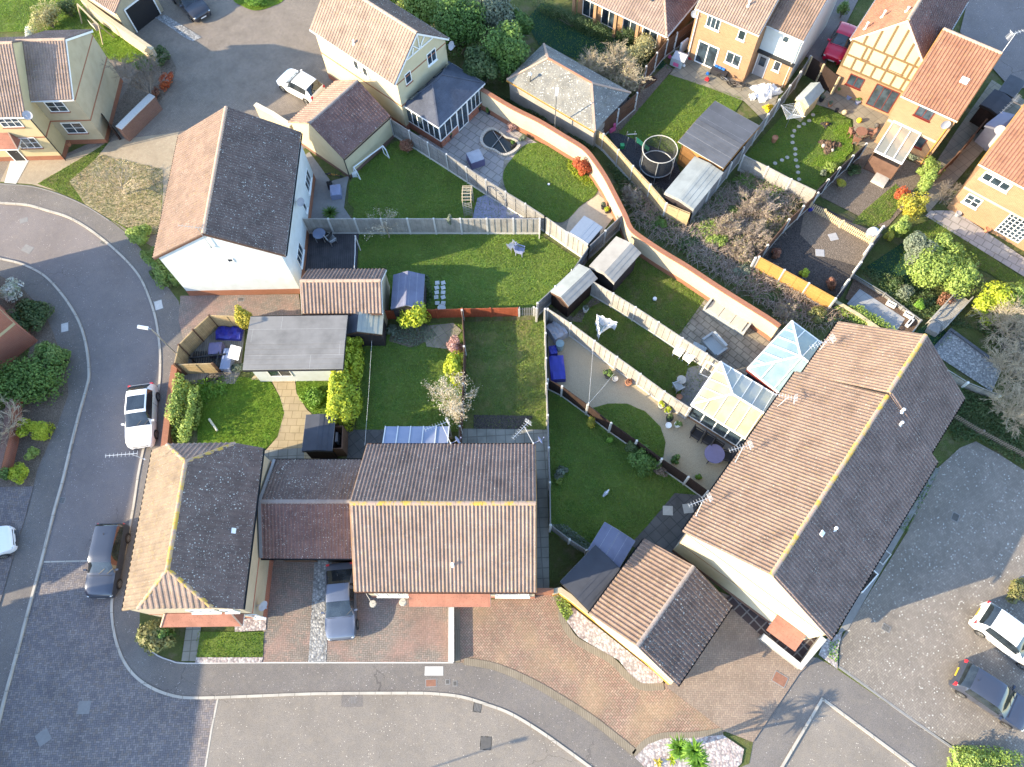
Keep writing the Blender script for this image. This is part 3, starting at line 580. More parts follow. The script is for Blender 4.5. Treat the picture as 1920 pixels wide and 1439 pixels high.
def window(parent, c, n, w, h, cols=2, rows=1, mat='upvc', name='window', sill='upvc', glass='glass', bar=.06, depth=.05, trans=None, lattice=False):
    c = Vector(c); n = Vector(n).normalized(); t = Vector((-n.y, n.x, 0)); z = Vector((0, 0, 1)); mb = MB(); o = c - t*w/2 - z*h/2
    mb.box(o-n*.01, t*w, z*bar, n*depth); mb.box(o+z*(h-bar)-n*.01, t*w, z*bar, n*depth)
    mb.box(o+z*bar-n*.01, t*bar, z*(h-2*bar), n*depth); mb.box(o+t*(w-bar)+z*bar-n*.01, t*bar, z*(h-2*bar), n*depth)
    for i in range(1, cols): mb.box(o+t*(w*i/cols-bar*.4)+z*bar-n*.01, t*bar*.8, z*(h-2*bar), n*(depth-.006))
    for j in range(1, rows): mb.box(o+z*(h*j/rows-bar*.25)+t*bar-n*.01, t*(w-2*bar), z*bar*.5, n*(depth-.012))
    if trans: mb.box(o+z*(h*trans)+t*bar-n*.01, t*(w-2*bar), z*bar*.7, n*(depth-.015))
    if sill: mb.box(o-t*.05-z*.05-n*.01, t*(w+.1), z*.05, n*(depth+.08), 1)
    fo = mb.build(name, [M[mat], M[sill or mat]], parent)
    g = MB(); g.box(o+t*bar+z*bar-n*.012, t*(w-2*bar), z*(h-2*bar), n*.022)
    g.build('pane', M[glass], fo)
    if lattice:
        l = MB(); k = int(w/.16)+int(h/.16)
        for i in range(1, k):
            for sg in (1, -1):
                s_ = i*.16; pts = []
                x0, y0 = (s_, 0) if s_ < w else (w, s_-w); x1, y1 = (0, s_) if s_ < h else (s_-h, h)
                if sg < 0: x0, x1 = w-x0, w-x1
                l.bar(o+t*x0+z*y0+n*.016, o+t*x1+z*y1+n*.016, .012)
        l.build('lattice', M['lead'], fo)
    return fo
def door(parent, c, n, w, h, mat='upvc', glass=None, name='door', frame='upvc'):
    c = Vector(c); n = Vector(n).normalized(); t = Vector((-n.y, n.x, 0)); z = Vector((0, 0, 1)); o = c-t*w/2
    mb = MB(); mb.box(o-n*.01, t*.07, z*h, n*.06); mb.box(o+t*(w-.07)-n*.01, t*.07, z*h, n*.06); mb.box(o+t*.07+z*(h-.07)-n*.01, t*(w-.14), z*.07, n*.06)
    d = mb.build(name, M[frame], parent); MB().box(o+t*.07-n*.01, t*(w-.14), z*(h-.07), n*.035).build('door_panel', M[mat], d)
    if glass: MB().box(o+t*w*.25+z*h*.5, t*w*.5, z*h*.38, n*.032).build('pane', M[glass], d)
    MB().bar(c+t*w*.32+z*1.0+n*.04, c+t*w*.32+z*1.0+n*.09-t*.1, .02).build('handle', M['metal'], d); return d
def onwall(px, py, f, wall, off):
    "point of the wall plane seen at px, py"
    if wall == 'front': o, n = f.p(0, off, 0), -f.ey
    elif wall == 'back': o, n = f.p(0, f.L-off, 0), f.ey
    elif wall == 'left': o, n = f.p(off, 0, 0), -f.ex
    else: o, n = f.p(f.W-off, 0, 0), f.ex
    return hit(px, py, o, n), n
class House:
    def __init__(s, name, f, label, cat, zr, roofs, wall, ridge='y', ov=.3, vo=.06, base=0, hip=(0, 0), ridge_mat='ridge', plinth=None, band=None, gut='gutter_brown', barge='bargeboard', sp=.2, root=None, ridge_at=None, flat=False, amp=.038, rtiles=True, group=None):
        s.f = f; s.ov = ov; s.vo = vo; s.ze = f.ze; s.zr = zr; s.ridge = ridge
        s.root = root or empty(name, f.c(), label, cat, group); r = s.root; W, L, ze = f.W, f.L, f.ze; p = f.p
        if ridge == 'y':
            xm = ridge_at if ridge_at is not None else W/2; wx0, wx1, wy0, wy1 = ov, W-ov, vo, L-vo
        else:
            ym = ridge_at if ridge_at is not None else L/2; wx0, wx1, wy0, wy1 = vo, W-vo, ov, L-ov
        s.wx = (wx0, wx1, wy0, wy1)
        def zat(x, y):
            if ridge == 'y': k = x/xm if x <= xm else (W-x)/(W-xm)
            else: k = y/ym if y <= ym else (L-y)/(L-ym)
            z = ze+(zr-ze)*k
            if hip[0] and ridge == 'y' and y < .5: z = min(z, hip[2])
            if hip[1] and ridge == 'y' and y > L-.5: z = min(z, hip[2])
            return z-.06
        s.zat = zat
        mb = MB()
        for (x0, y0), (x1, y1) in (((wx0, wy0), (wx1, wy0)), ((wx1, wy0), (wx1, wy1)), ((wx1, wy1), (wx0, wy1)), ((wx0, wy1), (wx0, wy0))):
            pts = [(x0, y0)]
            if ridge == 'y' and y0 == y1: pts += [(xm, y0)] if not ((hip[0] and y0 < .5) or (hip[1] and y0 > L-.5)) else [(x0+(x1-x0)*.25, y0), (x0+(x1-x0)*.75, y0)]
            if ridge == 'x' and x0 == x1: pts += [(x0, ym)]
            pts += [(x1, y1)]
            mb.face([p(x0, y0, base), p(x1, y1, base)]+[p(a, b, zat(a, b)) for a, b in pts[::-1]])
        mb.build('wall', M[wall], r)
        def ringbox(z0, z1, out, nm, mt):
            m_ = MB(); a0, a1, b0, b1 = wx0-out, wx1+out, wy0-out, wy1+out; h = z1-z0
            m_.box(p(a0, b0, z0), f.ex*(a1-a0), f.ey*out, (0, 0, h)); m_.box(p(a0, b1-out, z0), f.ex*(a1-a0), f.ey*out, (0, 0, h))
            m_.box(p(a0, b0+out, z0), f.ex*out, f.ey*(b1-b0-2*out), (0, 0, h)); m_.box(p(a1-out, b0+out, z0), f.ex*out, f.ey*(b1-b0-2*out), (0, 0, h))
            m_.build(nm, M[mt], r)
        if plinth: ringbox(base, plinth[1], .02, 'plinth', plinth[0])
        for q in (band or []): ringbox(q[1], q[2], .015, 'brick_band', q[0])
        if ridge == 'y':
            rA, rB = p(xm, 0, zr), p(xm, L, zr); k = (hip[2]-ze)/(zr-ze) if (hip[0] or hip[1]) else 0
            a, b = p(0, 0, ze), p(0, L, ze); c, d = p(W, 0, ze), p(W, L, ze)
            ha, hb = (hip[0], hip[1]); rA2, rB2 = p(xm, ha, zr), p(xm, L-hb, zr)
            lp = [b, a]; rp = [c, d]
            if ha: lp += [p(xm*k, 0, hip[2])]
            lp += [rA2, rB2]
            if hb: lp += [p(xm*k, L, hip[2])]
            if hb: rp += [p(W-(W-xm)*k, L, hip[2])]
            rp += [rB2, rA2]
            if ha: rp += [p(W-(W-xm)*k, 0, hip[2])]
            roof_slope(r, lp, roofs[0], sp=sp, flat=flat, amp=amp); roof_slope(r, rp, roofs[1], sp=sp, flat=flat, amp=amp)
            if ha:
                h1, h2 = p(xm*k, 0, hip[2]), p(W-(W-xm)*k, 0, hip[2]); roof_slope(r, [h1, h2, rA2], roofs[2], 'hip_slope', sp=sp)
                ridge_tiles(r, h1, rA2, ridge_mat, .11, 'hip_tiles'); ridge_tiles(r, h2, rA2, ridge_mat, .11, 'hip_tiles')
            if hb:
                h1, h2 = p(W-(W-xm)*k, L, hip[2]), p(xm*k, L, hip[2]); roof_slope(r, [h1, h2, rB2], roofs[3], 'hip_slope', sp=sp)
                ridge_tiles(r, h1, rB2, ridge_mat, .11, 'hip_tiles'); ridge_tiles(r, h2, rB2, ridge_mat, .11, 'hip_tiles')
            if rtiles: ridge_tiles(r, rA2, rB2, ridge_mat)
            g1, g2 = ((p(-.05, 0, ze-.06), p(-.05, L, ze-.06)), (p(W+.05, 0, ze-.06), p(W+.05, L, ze-.06)))
            ends = [(a, rA, c), (b, rB, d)]; nrm = [-f.ey, f.ey]
        else:
            rA2, rB2 = p(0, ym, zr), p(W, ym, zr); a, b, c, d = p(0, 0, ze), p(W, 0, ze), p(W, L, ze), p(0, L, ze)
            roof_slope(r, [a, b, rB2, rA2], roofs[0], sp=sp, flat=flat, amp=amp); roof_slope(r, [c, d, rA2, rB2], roofs[1], sp=sp, flat=flat, amp=amp)
            if rtiles: ridge_tiles(r, rA2, rB2, ridge_mat)
            g1, g2 = ((p(0, -.05, ze-.06), p(W, -.05, ze-.06)), (p(0, L+.05, ze-.06), p(W, L+.05, ze-.06)))
            ends = [(a, rA2, d), (b, rB2, c)]; nrm = [-f.ex, f.ex]
        if gut:
            gutter(r, *g1, mat=gut); gutter(r, *g2, mat=gut)
        if barge:
            for (q0, q1, q2), nn in zip(ends, nrm):
                if (hip[0] and nn == -f.ey) or (hip[1] and nn == f.ey): continue
                m_ = MB(); dz = Vector((0, 0, .16)); o_ = nn*.004
                for u, v in ((q0, q1), (q1, q2)):
                    m_.box(u-dz-Vector((0, 0, .05))+o_, v-u, nn*.025, dz)
                m_.build('bargeboard', M[barge], r)
    def win(s, px, py, w, h, wall='front', kind='window', **k):
        off = {'front': s.wx[2], 'back': s.f.L-s.wx[3], 'left': s.wx[0], 'right': s.f.W-s.wx[1]}[wall]
        c, n = onwall(px, py, s.f, wall, off)
        if kind == 'door': c.z = .1; return door(s.root, c, n, w, h, **k)
        return window(s.root, c, n, w, h, **k)
    def slopept(s, px, py, side=0):
        f = s.f; p = f.p
        if s.ridge == 'y': o = p(0, 0, s.ze) if side == 0 else p(f.W, 0, s.ze); q = p(f.W/2, 0, s.zr); e = f.ey
        else: o = p(0, 0, s.ze) if side == 0 else p(0, f.L, s.ze); q = p(0, f.L/2, s.zr); e = f.ex
        n = e.cross(q-o).normalized()
        if n.z < 0: n = -n
        return hit(px, py, o, n), n
    def vent(s, px, py, side=0, mat='white_plastic', h=.28):
        c, n = s.slopept(px, py, side); mb = MB(); mb.lathe(c-Vector((0, 0, .02)), [(.14, 0), (.09, .08), (.06, .1), (.06, h), (.085, h+.01), (.085, h+.09), (.0, h+.11)], 10); mb.build('flue', M[mat], s.root)
    def plate(s, px, py, side=0, w=.28, mat='white_plastic'):
        c, n = s.slopept(px, py, side); e = s.f.ey if s.ridge == 'y' else s.f.ex; u = n.cross(e)
        MB().box(c-e*w/2-u*w*.4+n*.03, e*w, u*w*.8, n*.10).build('roof_vent', M[mat], s.root)
def aerial(root, base, top, boom, n=9, yaw=0.0, mat='alu', size=.32, refl=True, name='tv_aerial'):
    "mast with a yagi array: base, top of mast, boom end"
    base, top, boom = Vector(base), Vector(top), Vector(boom); mb = MB(); mb.tube([base, top], .018, 6)
    d = boom-top; u = d.normalized(); x = u.cross(Vector((0, 0, 1))).normalized(); a = top-u*.35
    mb.bar(a, boom, .02)
    for i in range(n):
        c = a+(boom-a)*(i/(n-1)); s_ = size*(1-.35*i/n); mb.bar(c-x*s_/2, c+x*s_/2, .011)
        mb.bar(c-Vector((0, 0, .07)), c+Vector((0, 0, .07)), .009)
    if refl:
        for sg in (-1, 1):
            for k in range(4): c = a+Vector((0, 0, sg*(.08+.06*k)))-u*.03*k; mb.bar(c-x*size*.6, c+x*size*.6, .010)
            mb.bar(a, a+Vector((0, 0, sg*.3))-u*.1, .018)
    mb.tube([base+Vector((0, 0, -.05)), base+Vector((0, 0, .1))], .045, 6)
    return mb.build(name, M[mat], root)
def dish(root, c, dirv, r=.3, mat='cover_grey', arm=None):
    c = Vector(c); d = Vector(dirv).normalized(); q = d.to_track_quat('Z', 'Y'); mb = MB(); rings = []
    for k in range(5):
        rr = r*k/4; rings.append([c+q@Vector((rr*math.cos(t_)*1.0, rr*math.sin(t_), .22*(rr/r)**2*r)) for t_ in [math.pi*2*j/16 for j in range(16)]])
    for k in range(4):
        for j in range(16): mb.face([rings[k][j], rings[k][(j+1) % 16], rings[k+1][(j+1) % 16], rings[k+1][j]])
    lnb = c+d*r*1.2; mb.bar(c+q@Vector((0, -r, .06)), lnb, .02); mb.cbox(lnb, .06, .06, .07)
    mb.tube([c-d*.02, c-d*.15, (Vector(arm) if arm else c-d*.3)], .02, 5)
    return mb.build('satellite_dish', M[mat], root)
def downpipe(root, a, b, mat='gutter_black', r=.04, name='downpipe'):
    return MB().tube([a, b], r, 6).build(name, M[mat], root)
# ---------------- the houses ----------------
# white rendered house, centre left
f = Fr((287, 484), (535, 479), 5, 9.88); W1 = House('detached_house', f, 'white rendered house with brown tiled gable roof beside the bend in the road', 'house', 7.55, ('tile_pink', 'tile_shade_dark'), 'render_white', plinth=('brick_band', .75), ridge_mat='ridge', gut='gutter_black', barge='gutter_brown')
W1.win(432, 488, .42, .45, 'front', cols=1, sill=None); W1.win(562, 430+48, 1.5, 1.15, 'right', cols=3, rows=1); W1.win(577, 340, 1.5, 1.15, 'right', cols=3); W1.win(571, 388, .5, 1.0, 'right', cols=1); W1.win(558, 525-40, .6, 1.0, 'right', cols=1) if 0 else None
b = onwall(396, 463, f, 'front', .0)[0]; aerial(W1.root, b-f.ey*.04, b+Vector((0, 0, 2.1))-f.ey*.04, b+Vector((-1.2, .25, 2.0)), 8, mat='steel_grey')
MB().box(onwall(424, 455, f, 'front', -.0)[0], (.35, 0, 0), (0, -.06, 0), (0, 0, .5)).build('vent_box', M['cover_grey'], W1.root) if 0 else None
c, n = onwall(553, 379, f, 'right', .3); dish(W1.root, c+n*.35, (.6, -.5, .35), .3, arm=c)
# lower-left half-hipped house
f = Fr((230, 1146), (455, 1143), 4.9, 8.82); H2 = House('detached_house', f, 'half-hipped house with lichen-spotted shaded east slope at the street corner', 'house', 7.35, ('tile_left', 'tile_shade_dark', 'tile_buff', 'tile_shade_purple'), 'brick_cream', hip=(1.72, 1.5, 5.85), ridge_mat='ridge_yellow', plinth=('brick_red', .8), gut='gutter_black', sp=.3, band=[('brick_red', 2.5, 2.62)])
H2.plate(437, 996, 1)
c, n = onwall(272, 862, f, 'left', .3); aerial(H2.root, c, c+Vector((-.2, -.05, 1.2)), c+Vector((-1.5, -.1, 1.25)), 9, mat='alu', refl=False)
c, n = onwall(480, 1136, f, 'right', .3); c.z = max(c.z, 1.5); dish(H2.root, c+n*.35, (.7, -.4, .3), .3, arm=c)
# its tiled bay canopy on the front
def canopy(root, f, x0, x1, z0, z1, dep, mat, y=.06, hips=True, under='upvc'):
    k = .45 if hips else 0; p = f.p
    a, b, c_, d = p(x0, y-dep, z0), p(x1, y-dep, z0), p(x1-k, y, z1), p(x0+k, y, z1)
    roof_slope(root, [a, b, c_, d], mat, 'canopy', flat=True)
    if hips:
        roof_slope(root, [b, p(x1, y, z0), c_], mat, 'canopy', flat=True); roof_slope(root, [p(x0, y, z0), a, d], mat, 'canopy', flat=True)
        for u, v in ((a, d), (b, c_)): MB().bar(u+Vector((0, 0, .04)), v+Vector((0, 0, .04)), .08, .05).build('hip_tiles', M['ridge'], root)
    MB().box(p(x0, y-dep, z0-.14), f.ex*(x1-x0), f.ey*dep, (0, 0, .10)).build('fascia', M[under], root)
canopy(H2.root, f, 1.0, 5.5, 2.45, 3.2, .62, 'tile_red', .02)
MB().box(f.p(1.6, -.38, .1), f.ex*1.9, f.ey*.44, (0, 0, 2.2)).build('bay', M['brick_cream'], H2.root)
window(H2.root, f.p(5.75, .04, 1.3), -f.ey, .6, 1.6, 1, 1); window(H2.root, f.p(3.9, .04, 4.1), -f.ey, 1.5, 1.0, 3); window(H2.root, f.p(5.3, .04, 4.1), -f.ey, .7, 1.0, 1)
# link garage block between the corner house and the terrace
f = Fr((488, 1047), None, 2.6, 5.78, W=5.3, az=-3.2); LK = House('link_garage', f, 'low tiled garage block linking the corner house to the terrace, reddish at one end', 'garage', 4.1, ('tile_plum', 'tile_shade_dark'), 'brick_cream', ridge='x', ridge_mat='ridge_grey', gut='gutter_black', barge=None)
roof_slope  # flashing strip against the corner house
p_ = f.p; MB().box(p_(0, 0, 2.66), (f.p(0, 2.89, 4.16)-f.p(0, 0, 2.66)), f.ex*.16, (0, 0, .09)).box(p_(0, 5.78, 2.66), (f.p(0, 2.89, 4.16)-f.p(0, 5.78, 2.66)), f.ex*.16, (0, 0, .09)).build('flashing', M['lead'], LK.root)
for x in (.7, 3.3):
    d_ = MB(); d_.box(f.p(x, .24, .1), f.ex*1.9, -f.ey*.04, (0, 0, 2.0)); d_.build('garage_door', M['black_plastic'] if x > 1 else M['wood_brown'], LK.root)
# central terrace
f = Fr((664, 1109), None, 5, 8.05, W=9.52, az=-3.2); C3 = House('terraced_house', f, 'terraced pair with ribbed pantiles, yellow lichened ridge and long red porch canopy', 'house', 7.7, ('tile_buff', 'tile_shade_purple'), 'brick_cream', ridge='x', ridge_mat='ridge_yellow', plinth=('brick_red', .7), gut='gutter_brown', barge='orange_trim', band=[('brick_band', 4.35, 4.5)], amp=.05)
C3.vent(849, 1060, 0)
canopy(C3.root, f, 2.53, 7.03, 2.45, 3.1, .77, 'tile_red', .3, False)
for x, w in ((1.4, 1.9), (8.2, 1.9)): window(C3.root, f.p(x, .29, 4.0), -f.ey, w, 1.0, 3); window(C3.root, f.p(x, .29, 1.5), -f.ey, w, 1.2, 3)
for x in (3.7, 6.2): door(C3.root, f.p(x, .29, .1), -f.ey, .95, 2.1, 'frame_red')
for x in (2, 5, 8): window(C3.root, f.p(x, 7.76, 4.0), f.ey, 1.2, 1.0, 2)
MB().bar(f.p(.1, .3, 3.0), f.p(.55, -.35, 3.0), .03).bar(f.p(.55, -.35, 3.0), f.p(.55, -.35, 2.5), .02).lathe(f.p(.55, -.35, 2.4), [(.16, 0), (.2, .15), (.18, .3)], 10).build('hanging_basket', M['stone'], C3.root)
MB().bar(f.p(2.2, .3, 3.0), f.p(2.2, -.25, 3.0), .03).bar(f.p(2.2, -.25, 3.0), f.p(2.2, -.25, 2.5), .02).lathe(f.p(2.2, -.25, 2.4), [(.16, 0), (.22, .15), (.18, .3)], 10).build('hanging_basket', M['stone'], C3.root)
for q, tp, bm_ in (((845, 832), (828, 795), (797, 806)), ((1000, 832), (983, 800), (962, 822))):
    b = P(*q, 5.1); aerial(C3.root, b, P(*tp, 5.7), P(*bm_, 6.1), 9, size=.36)
    dish(C3.root, b+Vector((.35, .15, .05)), (.7, .3, .3), .24, 'patio_blue', arm=b)
# right-hand row
f = Fr((1280, 997), (1557, 1200), 5, 11.88); R4 = House('terraced_house', f, 'nearer half of the long diagonal house row, cream gable end facing the brick drive', 'house', 8.0, ('tile_pink', 'tile_shade_purple'), 'render_pale', plinth=('brick_brown', .55), ridge_mat='ridge_yellow', gut='gutter_black', barge=None, band=[('brick_buff', 2.55, 2.63), ('brick_buff', 4.85, 4.93)], amp=.05)
R4.vent(1564, 993, 1); R4.plate(1539, 1000, 1)
roof_slope(R4.root, [f.p(6.55, -.95, 2.45), f.p(8.3, -.95, 2.45), f.p(8.3, .06, 2.75), f.p(6.55, .06, 2.75)], 'tile_red', 'canopy', flat=True)
[MB().box(f.p(x, -.9, 2.3), f.ex*.06, f.ey*.9, (0, 0, .14)).build('bracket', M['upvc'], R4.root) for x in (6.6, 8.2)]
door(R4.root, f.p(7.4, .06, .1), -f.ey, 1.0, 2.1, 'wood_brown', 'glass'); MB().box(f.p(5.3, .05, 3.4), f.ex*.35, -f.ey*.12, (0, 0, .25)).build('alarm_box', M['white_plastic'], R4.root)
f2 = Fr((1280, 997), (1557, 1200), 5, 4.3, W=7.95); f2.O = f.p(.35, 11.88, 0); f2.ze = 5.15; R5 = House('terraced_house', f2, 'farther, narrower half of the diagonal house row, beside the blue glass conservatory', 'house', 8.25, ('tile_pink', 'tile_shade_purple'), 'render_pale', ridge_mat='ridge_yellow', gut='gutter_black', barge='gutter_black', amp=.05)
R5.vent(1690, 772, 1)
R4.vent(1686, 797, 1, h=.35)
for (q, tp, bm_, rt) in (((1305, 968), (1318, 938), (1292, 948), R4), ((1378, 868), (1394, 838), (1368, 845), R4), ((1455, 765), (1478, 745), (1450, 738), R4), ((1535, 660), (1550, 640), (1520, 652), R5)):
    aerial(rt.root, P(*q, 5.05), P(*tp, 6.3), P(*bm_, 6.4), 8, size=.38)
MB().box(P(1625, 1098, .1), f.ex*.55, f.ey*1.3, (0, 0, .5)).build('bay', M['concrete'], R4.root) if 0 else None
# detached tiled garage in front of the row
f = Fr((1105, 1151), (1271, 1286), 2.4, 5.25); G6 = House('detached_garage', f, 'detached garage with a ribbed pantile roof, pink in sun and dark in shade, beside the curved white gravel strip', 'garage', 4.2, ('tile_pink', 'tile_shade_dark'), 'render_pale', ridge_mat='ridge_grey', gut='gutter_black', barge=None, ov=.18, vo=.12, amp=.05, band=[('orange_trim', .1, .22)], sp=.24)
d_ = MB(); d_.box(onwall(1330, 1190, f, 'right', .18)[0]*0+f.p(f.W-.18, .8, .1), f.ey*3.4, f.ex*.05, (0, 0, 2.0)); d_.build('garage_door', M['white_plastic'], G6.root)
# small garage next to the white house
f = Fr((566, 588), None, 2.3, 3.32, W=5.25, az=-3.4); G7 = House('garage', f, 'small garage with broad pink pantile ribs between the white house and its lawn', 'garage', 3.5, ('tile_buff', 'tile_shade_purple'), 'render_tan', ridge='x', ridge_mat='ridge', gut='gutter_brown', barge='upvc', ov=.12, amp=.05, sp=.24, ridge_at=1.75)
# yellow house, top centre, and its garage
f = Fr((739, 160), (841, 72), 5, 8.6); Y8 = House('detached_house', f, 'cream house with red-brown pantile roof and white gable trusses, joined to the slate conservatory', 'house', 7.5, ('tile_buff', 'tile_shade_dark'), 'render_yellow', plinth=('brick_red', .6), band=[('brick_band', 2.6, 2.72), ('brick_band', 4.72, 4.82)], ridge_mat='ridge', gut='gutter_white', barge='upvc', sp=.24)
Y8.vent(664, 83, 0); Y8.win(765, 146, .62, .95, 'front', cols=1, sill='brick_band'); Y8.win(809, 107, .95, 1.05, 'front', cols=2, sill='upvc')
m_ = MB(); q = f.p; y = -.0
for (x0, z0), (x1, z1) in (((1.55, 6.1), (4.2, 6.1)), ((2.87, 6.1), (2.87, 7.3)), ((2.87, 6.1), (2.3, 6.75)), ((2.87, 6.1), (3.45, 6.75)), ((2.1, 6.1), (2.3, 6.6))): m_.bar(q(x0, y, z0), q(x1, y, z1), .07, .07)
m_.build('gable_truss', M['upvc'], Y8.root)
c, n = onwall(838, 88, f, 'front', 0); dish(Y8.root, f.p(5.75, -.1, 4.4), (.7, -.5, .2), .33, 'cover_grey'); 
for px, py, h_ in ((668, 122, 1.0), (685, 135, 1.0)): Y8.win(px, py, .55, .9, 'left', cols=1, sill='upvc')
f = Fr((541, 229), (644, 299), 2.4, 5.01); G9 = House('detached_garage', f, 'cream garage with white-speckled brown tiles behind the white hatchback', 'garage', 4.15, ('tile_brown', 'tile_plum'), 'render_yellow', ridge_mat='ridge_grey', gut='gutter_brown', barge=None, ov=.12, vo=.1, plinth=('brick_brown', .4), sp=.24)
downpipe(G9.root, f.p(f.W-.05, .05, 2.3), f.p(f.W-.05, .05, .1))
# rendered houses, top left
f = Fr((45, 189), None, 4.9, 6.7, W=3.45, az=-2); A10 = House('semi_detached_house', f, 'tan rendered house with red brick string courses and a big blank gable end wall', 'house', 7.1, ('tile_buff', 'tile_shade_purple'), 'render_tan', ridge='x', ridge_mat='ridge', gut='gutter_white', barge='upvc', ov=.25, vo=.03, plinth=('brick_band', .55), band=[('brick_band', 2.5, 2.62), ('brick_band', 4.55, 4.65)])
A10.win(106, 200, 1.35, 1.0, 'front', cols=2, rows=2, sill='brick_band'); A10.win(139, 240, 1.5, 1.1, 'front', cols=2, rows=2, sill='brick_band')
f = Fr((48, 219), None, 4.9, 7.6, W=6.0, az=-2); f.O = f.O-f.ex*6.0; A11 = House('semi_detached_house', f, 'cream house at the left edge with yellow-lichened ribbed roof and white cottage windows', 'house', 7.85, ('tile_buff', 'tile_shade_purple'), 'render_cream', ridge='x', ridge_mat='ridge', gut='gutter_white', barge=None, ov=.25, vo=.03, plinth=('brick_band', .55), band=[('brick_band', 2.5, 2.62)])
A11.win(18, 229, 1.5, 1.0, 'front', cols=3, rows=2, sill='brick_band'); A11.win(52, 268, 1.6, 1.1, 'front', cols=3, rows=2, sill='brick_band')
canopy(A11.root, f, .8, 4.0, 2.4, 3.1, .9, 'tile_red', .25); A11.win(22, 282, .95, 2.0, 'front', 'door', mat='black_plastic')
c = f.p(6.15, .1, 4.95); dish(A11.root, c, (.3, -.8, .5), .32, 'cover_grey'); downpipe(A11.root, f.p(6.05, .15, 4.8), f.p(6.05, .15, .1))
# garage top left
f = Fr((215, 26), (262, -10), 2.5, 5.0, W=4.0); G12 = House('garage', f, 'garage with a black door at the top left, beside the dark parked car', 'garage', 3.7, ('tile_buff', 'tile_shade_purple'), 'render_tan', ov=.15, gut='gutter_white', barge=None)
m_ = MB(); m_.box(f.p(.9, .02, .1), f.ex*2.5, -f.ey*.02, (0, 0, 2.1)); m_.build('garage_door', M['black_plastic'], G12.root)
m_ = MB(); m_.box(f.p(.8, .03, .1), f.ex*.1, -f.ey*.07, (0, 0, 2.2)).box(f.p(3.4, .03, .1), f.ex*.1, -f.ey*.07, (0, 0, 2.2)).box(f.p(.9, .03, 2.2), f.ex*2.5, -f.ey*.07, (0, 0, .1)).build('door_frame', M['upvc'], G12.root)
# bungalow top centre
f = Fr((1130, 12), None, 2.6, 8.0, W=9.0, az=-38); f.O = f.O-f.ex*3.2
B13 = empty('bungalow', f.c(), 'bungalow with hipped ribbed roof and roof windows behind the clipped hedge', 'house'); p = f.p; W, L = f.W, f.L; z0, z1 = 2.6, 4.9; hh = 3.2
a, b, c, d = p(0, 0, z0), p(W, 0, z0), p(W, L, z0), p(0, L, z0); r1, r2 = p(hh, L/2, z1), p(W-hh, L/2, z1)
roof_slope(B13, [a, b, r2, r1], 'tile_buff', sp=.22); roof_slope(B13, [b, c, r2], 'tile_plum', sp=.22); roof_slope(B13, [c, d, r1, r2], 'tile_shade_purple'); roof_slope(B13, [d, a, r1], 'tile_buff')
for u, v in ((a, r1), (b, r2), (c, r2), (d, r1), (r1, r2)): ridge_tiles(B13, u, v, 'ridge', .11, 'hip_tiles')
mb = MB(); mb.box(p(.4, .9, 0), f.ex*(W-.8), f.ey*(L-1.3), (0, 0, 2.55)); mb.build('wall', M['brick_buff'], B13); gutter(B13, p(0, -.05, z0-.05), p(W, -.05, z0-.05), 'gutter_white'); gutter(B13, p(W+.05, 0, z0-.05), p(W+.05, L, z0-.05), 'gutter_white')
for x in (1.6, 3.4, 5.4, 7.2): window(B13, p(x, .9, 1.15), -f.ey, 1.4, 2.0, 2, mat='upvc', sill=None)
for x in (.5, 2.5, 4.4, 6.4, 8.4): MB().cbox(p(x, .2, .1), .25, .25, 2.45, f.az).build('pillar', M['brick_buff'], B13)
for x in (4.6, 6.0): MB().box(p(x, 1.55, z0+.93), f.ex*.7, (f.p(0, 1, .575)-f.p(0, 0, 0))*.9, (0, 0, .08)).build('roof_window', M['glass'], B13)
# old hipped outbuilding
f = Fr((950, 150), (1115, 247), 2.2, 4.6); O14 = empty('outbuilding', f.c(), 'old outbuilding with mossy pale slate hipped roof below the bare hedge', 'outbuilding'); p = f.p; W, L = f.W, f.L; z1 = 3.7
a, b, c, d = p(0, 0, 2.2), p(W, 0, 2.2), p(W, L, 2.2), p(0, L, 2.2); r1, r2 = p(2.1, L/2, z1), p(W-2.1, L/2, z1)
for q in ([a, b, r2, r1], [b, c, r2], [c, d, r1, r2], [d, a, r1]): roof_slope(O14, q, 'old_slate' if q[0] != b else 'old_slate', flat=True, course=.25)
for u, v in ((a, r1), (b, r2), (c, r2), (d, r1), (r1, r2)): MB().bar(u+Vector((0, 0, .03)), v+Vector((0, 0, .03)), .16, .05).build('hip_tiles', M['terracotta' if v == r2 and u == r1 else 'ridge'], O14)
MB().box(p(.15, .15, 0), f.ex*(W-.3), f.ey*(L-.3), (0, 0, 2.18)).build('wall', M['felt_stone'], O14); gutter(O14, p(0, -.05, 2.16), p(W, -.05, 2.16), 'orange_trim')
